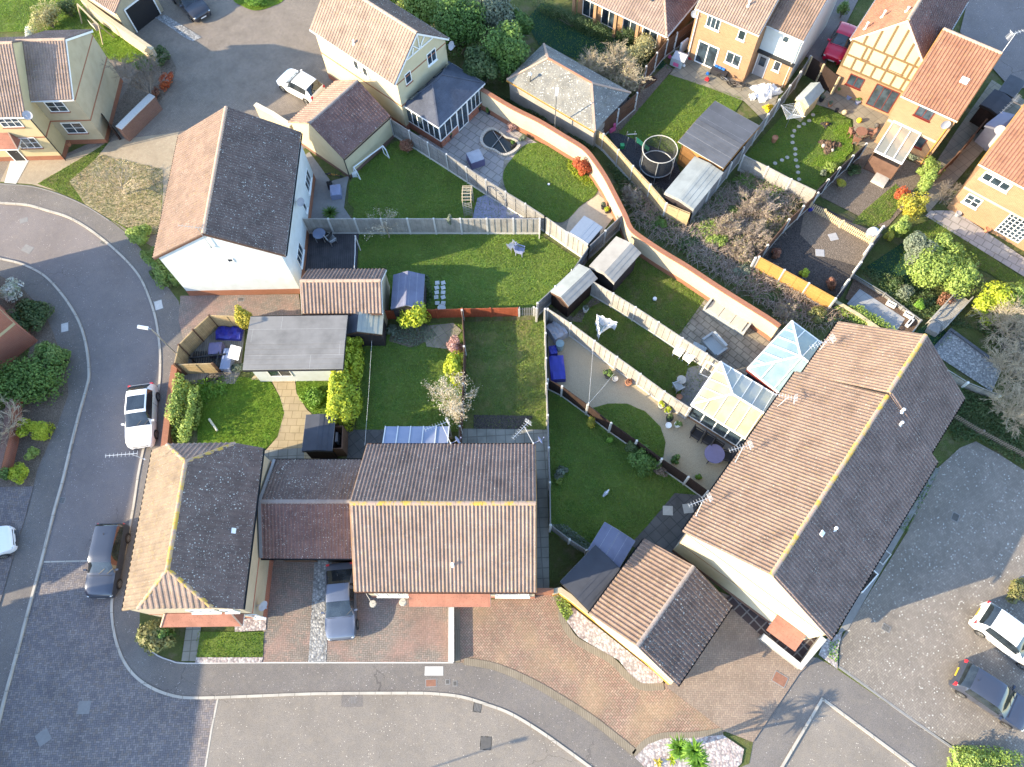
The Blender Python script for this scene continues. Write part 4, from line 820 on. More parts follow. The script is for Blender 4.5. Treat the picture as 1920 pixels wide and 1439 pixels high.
# brick house and white-clad neighbour
f = Fr((1304, 15), (1423, 66), 5, 9.0); K15 = House('semi_detached_house', f, 'yellow brick house with white patio doors behind the toy-strewn patio', 'house', 7.9, ('tile_buff', 'tile_shade_purple'), 'brick_buff', ridge='x', gut='gutter_white', barge='gutter_white', vo=.05, ov=.3, amp=.05)
K15.win(1338, 43, 1.1, 1.0, cols=3); K15.win(1391, 66, .6, .85, cols=1); K15.win(1325, 103, 1.75, 2.05, cols=2, sill=None, bar=.1); K15.win(1375, 111, 1.2, 1.05, cols=2)
K15.vent(1403, 12, 0, h=.4); K15.vent(1424, 40, 0, h=.4) if 0 else None
downpipe(K15.root, f.p(.25, .2, 4.9), f.p(.25, .2, .1), 'gutter_white'); c = f.p(.0, .3, 4.3); dish(K15.root, c, (-.2, -.9, .2), .33, 'cover_grey')
f = Fr((1437, 47), (1507, 77), 4.7, 8.0); K16 = House('semi_detached_house', f, 'white-clad upper storey house with pinkish ribbed roof beside the brick house', 'house', 7.2, ('tile_pink', 'tile_shade_purple'), 'render_white', ridge='x', gut='gutter_white', barge='gutter_white', vo=.03, ov=.2, amp=.05)
K16.win(1474, 74, .5, .6, cols=1); MB().box(f.p(-.1, -.12, 2.3), f.ex*3.1, f.ey*.35, (0, 0, .12)).build('ledge', M['gutter_black'], K16.root)
MB().box(f.p(-.05, .1, 0), f.ex*3.0, f.ey*.12, (0, 0, 2.3)).build('lower_wall', M['brick_buff'], K16.root)
c, n = onwall(1428, 120, f, 'front', .1); door(K16.root, Vector((c.x, c.y, .1)), n, .95, 2.1, 'pot_grey', 'glass', frame='upvc'); c, n = onwall(1457, 124, f, 'front', .1); window(K16.root, c, n, .55, .9, 1)
downpipe(K16.root, f.p(2.75, .1, 4.6), f.p(2.75, .05, .1), 'upvc_cream')
# timber-framed house with brick wing
f = Fr((1596, 73), None, 5, 8.0, W=5.66, az=-36.2); T17 = House('timber_framed_house', f, 'mock-Tudor house with cream panels between brown timbers and a terracotta roofed brick wing', 'house', 7.95, ('tile_terra', 'tile_plum'), 'brick_buff', ridge='y', gut='gutter_white', barge='bargeboard', ov=.1, vo=.08, sp=.22, ridge_mat='ridge')
m_ = MB(); p = f.p; Wt = f.W
poly = [(.1, 2.6), (Wt-.1, 2.6), (Wt-.1, 4.95), (Wt/2, 7.75), (.1, 4.95)]
fr = [p(x, -.02, z) for x, z in poly]; bk = [p(x, .08, z) for x, z in poly]; m_.face(fr)
for i in range(5): m_.face([fr[i], bk[i], bk[(i+1) % 5], fr[(i+1) % 5]])
m_.build('infill_panel', M['render_cream'], T17.root)
m_ = MB(); M['timber'] = plain('timber', (.15, .095, .045), .8)
for z in (2.68, 3.75, 4.95): m_.box(p(.1, -.05, z-.08), f.ex*(Wt-.2), f.ey*.03, (0, 0, .16))
for i in range(8):
    x = .1+(Wt-.35)*i/7; m_.box(p(x, -.052, 2.76), f.ex*.15, f.ey*.032, (0, 0, .91)); m_.box(p(x+(.35 if i % 2 and i < 7 else 0), -.052, 3.83), f.ex*.15, f.ey*.032, (0, 0, 1.04))
    if 0 < i < 7: zz = 4.95+(7.75-4.95)*(1-abs(x+.07-Wt/2)/(Wt/2-.1)); m_.box(p(x, -.052, 5.03), f.ex*.15, f.ey*.032, (0, 0, max(.1, zz-5.1)))
m_.build('timber_frame', M['timber'], T17.root)
T17.win(1631, 101, .55, 1.0, cols=1, mat='frame_red', sill='frame_red', lattice=True); T17.win(1687, 124, 1.15, 1.0, cols=2, mat='frame_red', sill='frame_red', lattice=True)
c, n = onwall(1604, 153, f, 'front', .08); window(T17.root, c, n, 1.15, 1.0, 2, mat='frame_red', sill='frame_red'); c, n = onwall(1655, 185, f, 'front', .08); window(T17.root, c, n, 1.8, 2.05, 3, mat='frame_red', sill=None)
T17.vent(1654, 33, 0, h=.5); T17.vent(1622, 55, 0, h=.5); T17.vent(1700, 22, 0, h=.3)
fw = Fr((1690, 179), (1796, 227), 5, 7.6); t_ = House('w', fw, None, None, 7.75, ('tile_terra', 'tile_shade_dark'), 'brick_buff', ridge='x', gut='gutter_white', barge='orange_trim', ov=.25, vo=.05, sp=.22, root=T17.root, amp=.05)
T17w = t_; t_.win(1734, 212, 1.15, .95, cols=2, mat='frame_red', sill='frame_red'); t_.win(1725, 267, .7, 1.0, cols=1, mat='frame_red', sill='frame_red')
MB().box(fw.p(.1, .22, 2.4), fw.ex*3.6, -fw.ey*.02, (0, 0, .22)).build('brick_band', M['brick_cream'], T17.root)
c, n = onwall(1776, 228, fw, 'front', .25); dish(T17.root, c+n*.3, (-.1, -.9, .3), .32, 'cover_grey'); t_.plate(1808, 152, 0, .5); downpipe(T17.root, fw.p(3.75, .2, 4.9), fw.p(3.75, .15, .1), 'orange_trim')
b = P(1872, 115, 7.6); aerial(T17.root, P(1878, 100, 7.6), P(1905, 62, 8.6), P(1940, 50, 8.8), 9)
# brick house, right edge
f = Fr((1836, 307), None, 5, 9.0, W=9.5, az=-42); E18 = House('detached_house', f, 'orange brick house at the right edge with white bay window and French doors', 'house', 7.9, ('tile_terra', 'tile_shade_purple'), 'brick_buff', ridge='x', gut='gutter_white', barge='orange_trim', ov=.3, vo=.25, sp=.22, amp=.05)
E18.win(1868, 341, 1.9, .75, cols=3, bar=.1); E18.win(1824, 377, 1.05, .95, cols=2, rows=2, bar=.09); E18.win(1903, 428, 1.75, 2.0, cols=6, rows=6, bar=.07, sill=None)
MB().box(f.p(.25, .27, 2.4), f.ex*8.8, -f.ey*.02, (0, 0, .2)).build('brick_band', M['brick_cream'], E18.root)
aerial(E18.root, f.p(.5, 5.0, 6.0)-f.ex*.5, f.p(-.6, 4.6, 6.3), f.p(-.8, 3.4, 6.2), 7, mat='metal')
c, n = onwall(1885, 248, f, 'left', .25); dish(E18.root, c+n*.35, (-.6, -.7, .2), .35, 'cover_grey', arm=c)
# red brick house, left edge
f = Fr((-20, 640), (70, 700), 3.2, 6, W=3.4) if 0 else None
# neighbouring houses just outside the frame (they throw the long shadows over the road)
def world_frame(x, y, az, W, L, ze):
    f = Fr.__new__(Fr); f.ex = Vector((math.cos(R_(az)), math.sin(R_(az)), 0)); f.ey = Vector((-f.ex.y, f.ex.x, 0)); f.O = Vector((x, y, 0)); f.W, f.L, f.ze, f.az = W, L, ze, R_(az); return f
f = world_frame(-48.4, 5.4, -4, 8, 19.6, 5.1); House('detached_house', f, 'neighbour house beyond the left edge, its shadow falling on the street bend', 'house', 8.1, ('tile_pink', 'tile_shade_dark'), 'brick_red')
f = world_frame(-42.9, -9.5, -4, 9, 13.6, 5.0); House('detached_house', f, 'neighbour house beyond the lower left corner, shading the block paved road', 'house', 7.9, ('tile_pink', 'tile_shade_dark'), 'brick_red')
# ---------------- fences and walls ----------------
def W2(px, py, z): v = P(px, py, z); return Vector((v.x, v.y, 0))
def panel_fence(label, px, zt=1.9, mat='wood_grey', post='concrete', style='closeboard', side=1, board=.25, group=None, name='fence', n=None, ph=None, trellis=False, cat='fence', zb=.08):
    "px: fence top corner points; posts every 1.83 m; panels, gravel boards and posts are parts"
    pts = [W2(x, y, zt) for x, y in px]; root = empty(name, pts[0]+Vector((0, 0, zb)), label, cat, group); z = Vector((0, 0, 1))
    posts = []; ph = ph or zt+.05
    for a, b in zip(pts[:-1], pts[1:]):
        L = (b-a).length; k = max(1, int(round(L/1.86))); u = (b-a).normalized(); v = Vector((-u.y, u.x, 0))*side; sg = L/k
        for i in range(k):
            p = a+u*sg*i; q = p+u*sg; posts.append(p)
            m = MB(); w = sg-.1; o = p+u*.05-v*.012
            gb = board
            if style == 'closeboard':
                m.box(o+z*(zb+gb), u*w, v*.022, z*(zt-zb-gb))
                for zz in (zb+gb+.12, (zb+gb+zt)/2, zt-.14): m.box(o+z*zz+v*.022, u*w, v*.035, z*.07)
                m.box(o+z*zt-v*.012, u*w, v*.05, z*.03)
            elif style == 'batten':
                m.box(o+z*(zb+gb), u*w, v*.022, z*(zt-zb-gb)); m.box(o+z*zt-v*.02, u*w, v*.07, z*.03)
                for j in range(5): m.box(o+u*(w-.04)*j/4+z*(zb+gb)+v*.022, u*.04, v*.028, z*(zt-zb-gb-.003))
                m.box(o+z*(zb+gb+.004)+v*.022, u*w, v*.02, z*.04)
            elif style == 'grid':
                m.box(o+z*(zb+gb), u*w, v*.02, z*(zt-zb-gb)); m.box(o+z*zt-v*.02, u*w, v*.06, z*.03)
                for j in range(3): m.box(o+u*(w-.04)*j/2+z*(zb+gb)+v*.02, u*.04, v*.04, z*(zt-zb-gb-.003))
                for zz in (zb+gb+.03, zb+gb+.55, zt-.5, zt-.06): m.box(o+z*zz+v*.02, u*w, v*.03, z*.05)
            elif style == 'slat':
                k2 = int((zt-zb-gb)/.15)
                for j in range(k2): m.box(o+z*(zb+gb+j*.15)+v*(.008*(j % 2)), u*w, v*.02, z*.152)
                for j in range(3): m.box(o+u*(w-.05)*j/2+z*(zb+gb)+v*.03, u*.05, v*.02, z*(zt-zb-gb))
                m.box(o+z*zt-v*.01, u*w, v*.06, z*.03)
            elif style == 'picket':
                n2 = int(w/.13)
                for j in range(n2): m.box(o+u*(j*w/n2)+z*(zb+.05), u*.075, v*.018, z*(zt-zb-.05))
                for zz in (zb+.2, zt-.25): m.box(o+z*zz+v*.02, u*w, v*.025, z*.05)
            m.build('fence_panel', M[mat], root)
            if gb: MB().box(o-v*.01+z*zb, u*w, v*.05, z*(gb-.003)).build('gravel_board', M[post], root)
            if trellis:
                t2 = MB()
                for j in range(9): t2.box(o+u*(w-.03)*j/8+z*(zt+.03), u*.025, v*.02, z*.3)
                t2.box(o+z*(zt+.32), u*w, v*.03, z*.025); t2.build('trellis', M[mat], root)
        posts.append(b) if b == pts[-1] else None
    for p in posts:
        m = MB(); m.box(p-Vector((.065, .065, 0))+z*zb, (.13, 0, 0), (0, .13, 0), z*(ph-zb)); m.box(p-Vector((.05, .05, 0))+z*ph, (.1, 0, 0), (0, .1, 0), z*.025); m.build('post', M[post], root)
    return root
panel_fence('long pale grey boarded fence across the lawn behind the white house', [(566, 411), (1012, 411)], 1.9, 'wood_weathered', 'concrete', 'batten', -1)
panel_fence('slatted grey fence running diagonally from the cream garage past the arbour', [(732, 224), (767, 246), (837, 290), (911, 338), (985, 383), (1022, 407)], 1.9, 'wood_grey', 'concrete', 'grid', -1)
panel_fence('short boarded fence between the grey-blue shed roof and the sunny lawn', [(1022, 407), (1065, 437), (1104, 463)], 1.9, 'wood_weathered', 'concrete', 'batten', -1)
panel_fence('grey fence from the curved brick wall down to the gate corner', [(1166, 404), (1104, 463), (1074, 507), (1008, 569), (1006, 579)], 1.9, 'wood_grey', 'concrete', 'closeboard', 1)
panel_fence('pale fence between the two worn lawns with white plastic chairs against it', [(1073, 507), (1107, 526), (1150, 551), (1192, 577), (1235, 605), (1280, 635), (1325, 664), (1352, 682)], 1.9, 'wood_weathered', 'concrete', 'batten', -1)
panel_fence('pale fence between the gravel-floored garden and the rotary airer lawn', [(1027, 580), (1070, 607), (1115, 640), (1157, 670), (1201, 702), (1246, 735), (1294, 766)], 1.9, 'wood_weathered', 'concrete', 'batten', -1)
panel_fence('long edge-on fence dividing the patchy lawn from the gravel garden', [(1022, 580), (1025, 720), (1029, 840), (1031, 905), (1032, 985)], 1.8, 'wood_grey', 'concrete', 'closeboard', 1)
panel_fence('dark brown fence crossing from the blue cover to the diagonal house row', [(1027, 712), (1054, 725), (1102, 760), (1146, 794), (1194, 827), (1241, 861), (1291, 895), (1328, 922)], 1.7, 'wood_dark', 'concrete', 'closeboard', 1)
panel_fence('red-stained picket fence behind the round yellow-green bush', [(722, 584), (866, 580), (972, 578)], 1.2, 'wood_red', 'wood_red', 'closeboard', 1, 0)
panel_fence('short weathered fence panel at the end of the red fence', [(973, 578), (1001, 577)], 1.2, 'wood_grey', 'concrete', 'picket', 1, 0)
panel_fence('thin edge-on fence between the two back lawns of the terrace', [(866, 582), (870, 650), (868, 720), (862, 800), (862, 832)], 1.5, 'wood_brown', 'concrete', 'closeboard', 1, 0)
panel_fence('sunlit tan fence curving around the trampoline corner', [(1115, 240), (1132, 252), (1160, 282), (1187, 312), (1220, 347), (1250, 382), (1296, 401)], 1.8, 'wood_tan_h', 'concrete', 'slat', -1)
panel_fence('grey fence beside the dark-roofed summerhouse and the green-roofed shed', [(1296, 401), (1330, 357), (1372, 305), (1395, 277), (1420, 242), (1502, 135), (1520, 106)], 1.8, 'wood_grey', 'concrete', 'closeboard', 1)
panel_fence('brown fence along the planter bed below the brick house', [(1119, 238), (1160, 205), (1195, 175), (1212, 125), (1252, 75), (1270, 62), (1304, 37)], 1.9, 'wood_brown', 'concrete', 'closeboard', -1, .2)
panel_fence('pale trellis-topped fence below the stepping stone lawn', [(1395, 292), (1440, 314), (1484, 337), (1532, 360)], 1.7, 'wood_weathered', 'concrete', 'grid', -1, trellis=False)
panel_fence('dark fence between the stepping stone lawn and the bare soil garden', [(1532, 360), (1575, 315), (1625, 270)], 1.7, 'wood_dark_h', 'concrete', 'slat', -1)
panel_fence('edge-on brown fence dropping from the trellis fence to the orange panels', [(1534, 362), (1480, 412), (1440, 460), (1417, 484)], 1.7, 'wood_brown', 'concrete', 'closeboard', -1)
panel_fence('bright orange timber fence on the edge of the brambles', [(1424, 482), (1471, 507), (1517, 532), (1567, 560)], 1.8, 'wood_orange', 'concrete', 'slat', -1, .3)
panel_fence('thin wire-topped fence beside the round clipped evergreen trees', [(1657, 425), (1635, 458), (1615, 492), (1592, 525), (1567, 560)], 1.5, 'wood_grey', 'concrete', 'closeboard', 1, 0)
panel_fence('low yellow picket fence beside the white parasol base', [(1522, 380), (1548, 394), (1582, 415), (1640, 447)], .9, 'wood_cream', 'wood_cream', 'picket', 1, 0)
panel_fence('tan board fence around the cluttered yard beside the street lamp', [(327, 683), (335, 647), (362, 619), (392, 592), (456, 594)], 1.8, 'wood_tan', 'wood_brown', 'slat', -1, 0)
panel_fence('short tan fence panel between the cluttered yard and the shrubs', [(333, 684), (398, 682)], 1.6, 'wood_tan', 'wood_brown', 'slat', -1, 0)
panel_fence('plank fence with white end post beside the pebbled roof garden', [(1755, 680), (1770, 690), (1815, 718), (1875, 742)], .8, 'wood_weathered', 'upvc', 'slat', 1, 0)
panel_fence('low edging fence behind the slab terrace', [(1600, 515), (1660, 551), (1727, 601), (1705, 632)], .5, 'wood_grey', 'wood_grey', 'slat', 1, 0)
panel_fence('low chestnut fence behind the speckled car park', [(1790, 775), (1845, 808), (1925, 850)], .8, 'bark_grey', 'bark_grey', 'picket', 1, 0)
panel_fence('dark side fence with a gate next to the mock-Tudor house', [(1522, 108), (1545, 122), (1574, 146)], 1.8, 'wood_dark', 'wood_cream', 'closeboard', 1, 0)
panel_fence('rustic fence behind the brick house by the alley of paving', [(1765, 320), (1800, 285), (1850, 225)], 1.5, 'wood_brown', 'wood_brown', 'closeboard', 1, 0)
panel_fence('grey edge fence at the foot of the small dark shed', [(1033, 985), (1068, 1012), (1100, 1032)], 1.3, 'wood_grey', 'concrete', 'closeboard', 1, 0)
panel_fence('dark gate panel beside the tan rendered house', [(186, 208), (207, 236)], 1.6, 'wood_dark', 'wood_dark', 'closeboard', 1, 0)
def masonry(name, label, px, zt, w, mat, cap, smooth_=True, capw=.1, caph=.06, plinth=None, zb=.08, cat='wall', caplift=0, side=0):
    pts = [W2(x, y, zt) for x, y in px]
    if smooth_: pts = [Vector((a, b, 0)) for a, b in smooth([(p.x, p.y) for p in pts], 4, False)]
    root = empty(name, pts[0]+Vector((0, 0, zb)), label, cat); L, Rr = [], []
    def offs(d):
        out = []
        for i, p in enumerate(pts):
            u = (pts[min(i+1, len(pts)-1)]-pts[max(i-1, 0)]).normalized(); out.append(p+Vector((-u.y, u.x, 0))*d)
        return out
    def body(nm, mt, d0, d1, z0, z1):
        A, B = offs(d1), offs(d0); m = MB(); z0, z1 = Vector((0, 0, z0)), Vector((0, 0, z1))
        for i in range(len(pts)-1):
            m.face([B[i]+z1, B[i+1]+z1, A[i+1]+z1, A[i]+z1]); m.face([B[i]+z0, B[i+1]+z0, B[i+1]+z1, B[i]+z1]); m.face([A[i+1]+z0, A[i]+z0, A[i]+z1, A[i+1]+z1])
        for k, q in ((0, 1), (-1, -1)): f_ = [B[k]+z0, B[k]+z1, A[k]+z1, A[k]+z0]; m.face(f_ if q > 0 else f_[::-1])
        m.build(nm, M[mt], root)
    body('wall', mat, -w/2, w/2, zb, zt-caph); body('coping', cap, -w/2-capw/2, w/2+capw/2, zt-caph, zt)
    if plinth: body('plinth', plinth, -w/2-.02, w/2+.02, zb, .55)
    return root
MW = [(900, 165), (960, 201), (1010, 226), (1060, 256), (1095, 278), (1115, 301), (1135, 331), (1151, 361), (1172, 403), (1180, 423), (1193, 438), (1242, 471), (1290, 500), (1352, 541), (1440, 596), (1462, 612)]
masonry('garden_wall', 'long curved cream brick wall with orange coping behind the gardens', MW, 2.1, .24, 'brick_cream', 'brick_band', plinth='brick_band', capw=.08, caph=.09)
masonry('garden_wall', 'low cream brick wall between the white gravel strip and the dark sheds', [(1036, 1110), (1050, 1106), (1070, 1120), (1108, 1150), (1180, 1205), (1262, 1280)], 1.2, .22, 'brick_cream', 'brick_cream', False, plinth='orange_trim')
masonry('garden_wall', 'orange brick wall stub between the terrace and the low cream wall', [(1004, 1108), (1038, 1108)], 1.3, .2, 'brick_band', 'brick_band', False)
masonry('garden_wall', 'cream wall with coping leading from the top left garage', [(150, -5), (200, 32), (240, 60), (286, 92)], 1.7, .22, 'brick_cream', 'render_tan', False)
masonry('garden_wall', 'broad pale wall beside the shrub border of the rendered houses', [(222, 240), (250, 212), (285, 178)], 1.5, .5, 'brick_brown', 'concrete', False)
masonry('garden_wall', 'short cream wall from the white house toward the cream garage', [(478, 195), (510, 212), (545, 235)], 1.9, .24, 'brick_cream', 'bargeboard', False)
masonry('garden_wall', 'brick boundary wall beneath the tan fence beside the pavement', [(327, 684), (318, 745), (306, 845)], .9, .3, 'brick_band', 'brick_band', False)
masonry('garden_wall', 'low pale wall dividing the two brick driveways', [(846, 1139), (846, 1241)], .55, .22, 'concrete', 'concrete', False)
masonry('garden_wall', 'low wall around the porch of the diagonal house row', [(1429, 1193), (1502, 1250), (1545, 1196)], .75, .26, 'concrete_dark', 'concrete', False)
masonry('garden_wall', 'long low timber-faced retaining wall below the slab terrace', [(1562, 562), (1610, 590), (1665, 628)], .7, .14, 'wood_cream', 'wood_cream', False)
masonry('garden_wall', 'brown brick garden wall by the bare tree at the left edge', [(-10, 700), (18, 740), (10, 820), (-5, 880)], 1.2, .3, 'brick_red', 'brick_brown', False)
masonry('raised_bed', 'dark edged rim of the pebbled garden at the right', [(1746, 660), (1783, 617), (1882, 690)], .35, .1, 'felt_dark', 'felt_dark', False, cat='planter')
# ---------------- sheds and garden buildings ----------------
def shed(label, a, b, ze, L, zr, roof, wall, ridge='y', az=None, W=None, name='shed', trim='gutter_black', ov=.1, vo=.08, ra=None, cat='shed', door_=True, flatr=True):
    f = Fr(a, b, ze, L, W=W, az=az)
    h = House(name, f, label, cat, zr, (roof, roof) if isinstance(roof, str) else roof, wall, ridge=ridge, ov=ov, vo=vo, flat=flatr, rtiles=False, gut=None, barge=trim, ridge_at=ra)
    return h
h = shed('black-roofed dark timber shed between the pale fence and the gate corner', (1031, 547), (1066, 575), 1.9, 2.9, 2.3, ('felt_green', 'felt_stone'), 'wood_dark', ra=.95, trim='wood_brown')
h = shed('felt-roofed shed against the curved wall with a deep overhanging front', (1105, 499), (1152, 531), 2.1, 3.0, 2.45, 'felt_stone', 'wood_dark_h', ra=1.2, ov=.15, vo=.25, trim='wood_weathered')
h = shed('low shed with a flat pale grey-blue roof beside the tan path', (1068, 436), (1103, 458), 2.0, 1.7, 2.05, 'metal', 'wood_grey', trim='upvc')
h = shed('big summerhouse with dark grey felt roof and honey timber walls', (1271, 266), (1356, 316), 2.55, 4.78, 2.75, 'felt_dark', 'wood_cedar', ridge='x', trim='wood_cedar', ov=.3, vo=.25, name='summerhouse', cat='summerhouse')
h = shed('shed with smooth pale green-grey roof next to the trampoline', (1246, 361), (1301, 393), 2.1, 3.9, 2.25, 'felt_green', 'wood_dark_h', trim='wood_weathered')
h = shed('small blue-grey shed with curved plank roof beside the little garage', (733, 580), (768, 580), 2.0, 2.6, 2.5, ('felt_plank', 'felt_plank'), 'wood_dark_h', W=2.1, az=-3)
h = shed('shed with half-sunlit corrugated roof behind the flat-roofed outbuilding', (643, 628), (710, 628), 1.95, 1.75, 2.4, ('felt_black', 'corrugated'), 'wood_dark_h', W=2.55, az=-3, ra=1.0, trim='wood_brown')
h = shed('little shed with a blue-black felt roof on the sandstone path', (566, 846), (617, 849), 1.9, 2.35, 2.05, 'felt_black', 'wood_dark', W=1.85, az=-3)
h = shed('dark flat-roofed shed behind the low cream wall', (1050, 1091), (1107, 1148), 2.0, 2.9, 2.1, 'felt_black', 'wood_dark', trim='gutter_black')
h = shed('patched lean-to shed with clear panels beside the detached garage', (1102, 1031), (1160, 1068), 1.9, 1.9, 2.0, 'felt_plank', 'wood_grey', trim='wood_weathered')
h = shed('small apex shed with pink timber front beside the rotary airer', (1492, 185), (1517, 200), 1.9, 2.0, 2.35, 'felt_green', 'wood_cream', trim='wood_cream')
h = shed('small lilac plastic shed in the alley beside the brick house', (1848, 234), (1886, 262), 1.9, 1.9, 2.3, 'patio_blue', 'cover_grey', trim='upvc')
h = shed('black shed in the dark alley near the mock-Tudor house', (1838, 196), (1872, 216), 1.9, 2.0, 2.0, 'felt_black', 'wood_dark')
h = shed('low dark store behind the black alley shed', (1872, 170), (1902, 185), 1.7, 2.0, 1.75, 'felt_dark', 'wood_dark')
# flat roofed outbuilding
f = Fr((455, 694), None, 2.7, 3.75, W=6.3, az=-2.6); h = House('outbuilding', f, 'white outbuilding with a large flat pale grey felt roof', 'outbuilding', 2.8, ('felt_grey', 'felt_grey'), 'render_white', ridge='x', ov=.3, vo=.25, flat=True, rtiles=False, gut='gutter_black', barge='gutter_black')
h.win(523, 698, 1.5, 1.3, cols=2, sill=None); h.win(587, 693, 1.0, .3, cols=1, sill=None)
# conservatories -------------------------------------------------
def glazed_roof(root, poly, n, mat, bars='upvc', name='glass_roof', bw=.06):
    "flat glazed slope with n bars parallel to the down-slope edge"
    poly = [Vector(p) for p in poly]; e = (poly[1]-poly[0]).normalized(); nn = e.cross(poly[2]-poly[0]).normalized()
    if nn.z < 0: nn = -nn
    m = MB(); m.face(poly if (poly[1]-poly[0]).cross(poly[2]-poly[1]).dot(nn) > 0 else poly[::-1]); g = m.build(name, M[mat], root)
    up = nn.cross(e); up = up if up.z > 0 else -up; o = poly[0]; S = [(p-o).dot(e) for p in poly]; T2 = [(p-o).dot(up) for p in poly]
    def tmax(s):
        best = 0
        for i in range(len(poly)):
            j = (i+1) % len(poly); s0, s1, t0, t1 = S[i], S[j], T2[i], T2[j]
            if abs(s1-s0) > 1e-6 and min(s0, s1)-1e-6 <= s <= max(s0, s1)+1e-6: best = max(best, t0+(t1-t0)*(s-s0)/(s1-s0))
        return best
    s0, s1 = S[0], S[1]
    for i in range(n+1):
        s_ = s0+.03+(s1-s0-.06)*i/n; t_ = tmax(s_)
        if t_ > .1: MB().bar(o+e*s_+nn*.03, o+e*s_+up*t_+nn*.03, bw, .05).build('glazing_bar', M[bars], root)
    return g
def glazed_wall(root, p0, p1, z0, z1, n, base, basemat, frame='upvc', glass='glass', name='window'):
    p0, p1 = Vector(p0), Vector(p1); u = (p1-p0).normalized(); L = (p1-p0).length; v = Vector((u.y, -u.x, 0)); z = Vector((0, 0, 1))
    if base: MB().box(p0+z*z0, u*L, -v*.12, z*(base-z0)).build('base_wall', M[basemat], root)
    m = MB(); m.box(p0+z*base+v*.002, u*L, -v*.06, z*.09); m.box(p0+z*(z1-.1)+v*.002, u*L, -v*.06, z*.1)
    for i in range(n+1): m.box(p0+u*(L-.07)*i/n+z*(base+.09)+v*.001, u*.07, -v*.058, z*(z1-base-.19))
    w = m.build(name, M[frame], root); MB().box(p0+u*.03+z*(base+.05)-v*.02, u*(L-.06), -v*.012, z*(z1-base-.1)).build('pane', M[glass], w)
# blue glass conservatory
f = Fr((1402, 691), (1452, 730), 2.3, 4.5); f.ex, f.ey = f.ex, f.ey; CB = empty('conservatory', f.c(), 'conservatory with a pale blue glass hipped roof and white bars beside the curved wall', 'conservatory'); p = f.p; W, L = 3.0, 4.6; z0, z1 = 2.3, 3.3
a, b, c, d = p(0, 0, z0), p(W, 0, z0), p(W, L, z0), p(0, L, z0); r1, r2 = p(1.9, L/2, z1), p(W, L/2, z1)
glazed_roof(CB, [a, b, r2, r1], 3, 'glass_blue'); glazed_roof(CB, [c, d, r1, r2], 3, 'glass_blue'); glazed_roof(CB, [d, a, r1], 6, 'glass_blue')
for u, v in ((a, r1), (d, r1), (r1, r2)): MB().bar(u+Vector((0, 0, .05)), v+Vector((0, 0, .05)), .10, .06).build('ridge_bar', M['upvc'], CB)
for u, v in ((a, b), (c, d), (d, a)): MB().bar(u-Vector((0, 0, .03)), v-Vector((0, 0, .03)), .1, .09).build('gutter', M['upvc'], CB)
glazed_wall(CB, p(.08, .08, 0), p(W, .08, 0), .1, 2.25, 3, .65, 'brick_red'); glazed_wall(CB, p(.08, L-.08, 0), p(.08, .08, 0), .1, 2.25, 5, .65, 'brick_red'); glazed_wall(CB, p(W, L-.08, 0), p(.08, L-.08, 0), .1, 2.25, 3, .65, 'brick_red')
MB().box(p(0, -.12, 2.02), f.ex*W, f.ey*.1, (0, 0, .2)).build('fascia', M['frame_red'], CB)
# cream polycarbonate conservatory
f = Fr((1296, 759), (1403, 826), 2.3, 3.6); CC = empty('conservatory', f.c(), 'conservatory with ridged cream polycarbonate roof joining the diagonal house row', 'conservatory'); p = f.p; W, L = f.W+.55, 3.55; z1 = 2.85
a, b, c, d = p(0, 0, z0), p(W, 0, z0), p(W, L, z0), p(0, L, z0); r1, r2 = p(1.7, L/2, z1), p(W, L/2, z1)
glazed_roof(CC, [a, b, r2, r1], 6, 'poly_cream', bw=.035); glazed_roof(CC, [c, d, r1, r2], 6, 'poly_grey', bw=.035); glazed_roof(CC, [d, a, r1], 5, 'poly_cream', bw=.035)
for u, v in ((a, r1), (d, r1), (r1, r2)): MB().bar(u+Vector((0, 0, .05)), v+Vector((0, 0, .05)), .10, .06).build('ridge_bar', M['upvc'], CC)
cr_ = MB(); n = 18
for i in range(n): q = r1+(r2-r1)*((i+.5)/n)+Vector((0, 0, .08)); cr_.lathe(q-Vector((0, 0, .03)), [(.05, 0), (.04, .08), (0, .1)], 6)
cr_.build('ridge_cresting', M['upvc'], CC)
for u, v in ((a, b), (c, d), (d, a)): MB().bar(u-Vector((0, 0, .03)), v-Vector((0, 0, .03)), .09, .09).build('gutter', M['upvc'], CC)
glazed_wall(CC, p(.08, .08, 0), p(W, .08, 0), .1, 2.25, 5, .4, 'brick_buff'); glazed_wall(CC, p(.08, L-.08, 0), p(.08, .08, 0), .1, 2.25, 3, .4, 'brick_buff')
hg = p(.08, L-.3, .1); MB().box(hg, Vector((-.75, .45, 0)), Vector((.03, .05, 0)), (0, 0, .1)).box(hg+Vector((0, 0, .1)), Vector((-.08, .05, 0)), Vector((.03, .05, 0)), (0, 0, 1.8)).box(hg+Vector((-.67, .40, .1)), Vector((-.08, .05, 0)), Vector((.03, .05, 0)), (0, 0, 1.8)).box(hg+Vector((0, 0, 1.9)), Vector((-.75, .45, 0)), Vector((.03, .05, 0)), (0, 0, .1)).build('door', M['upvc'], CC)
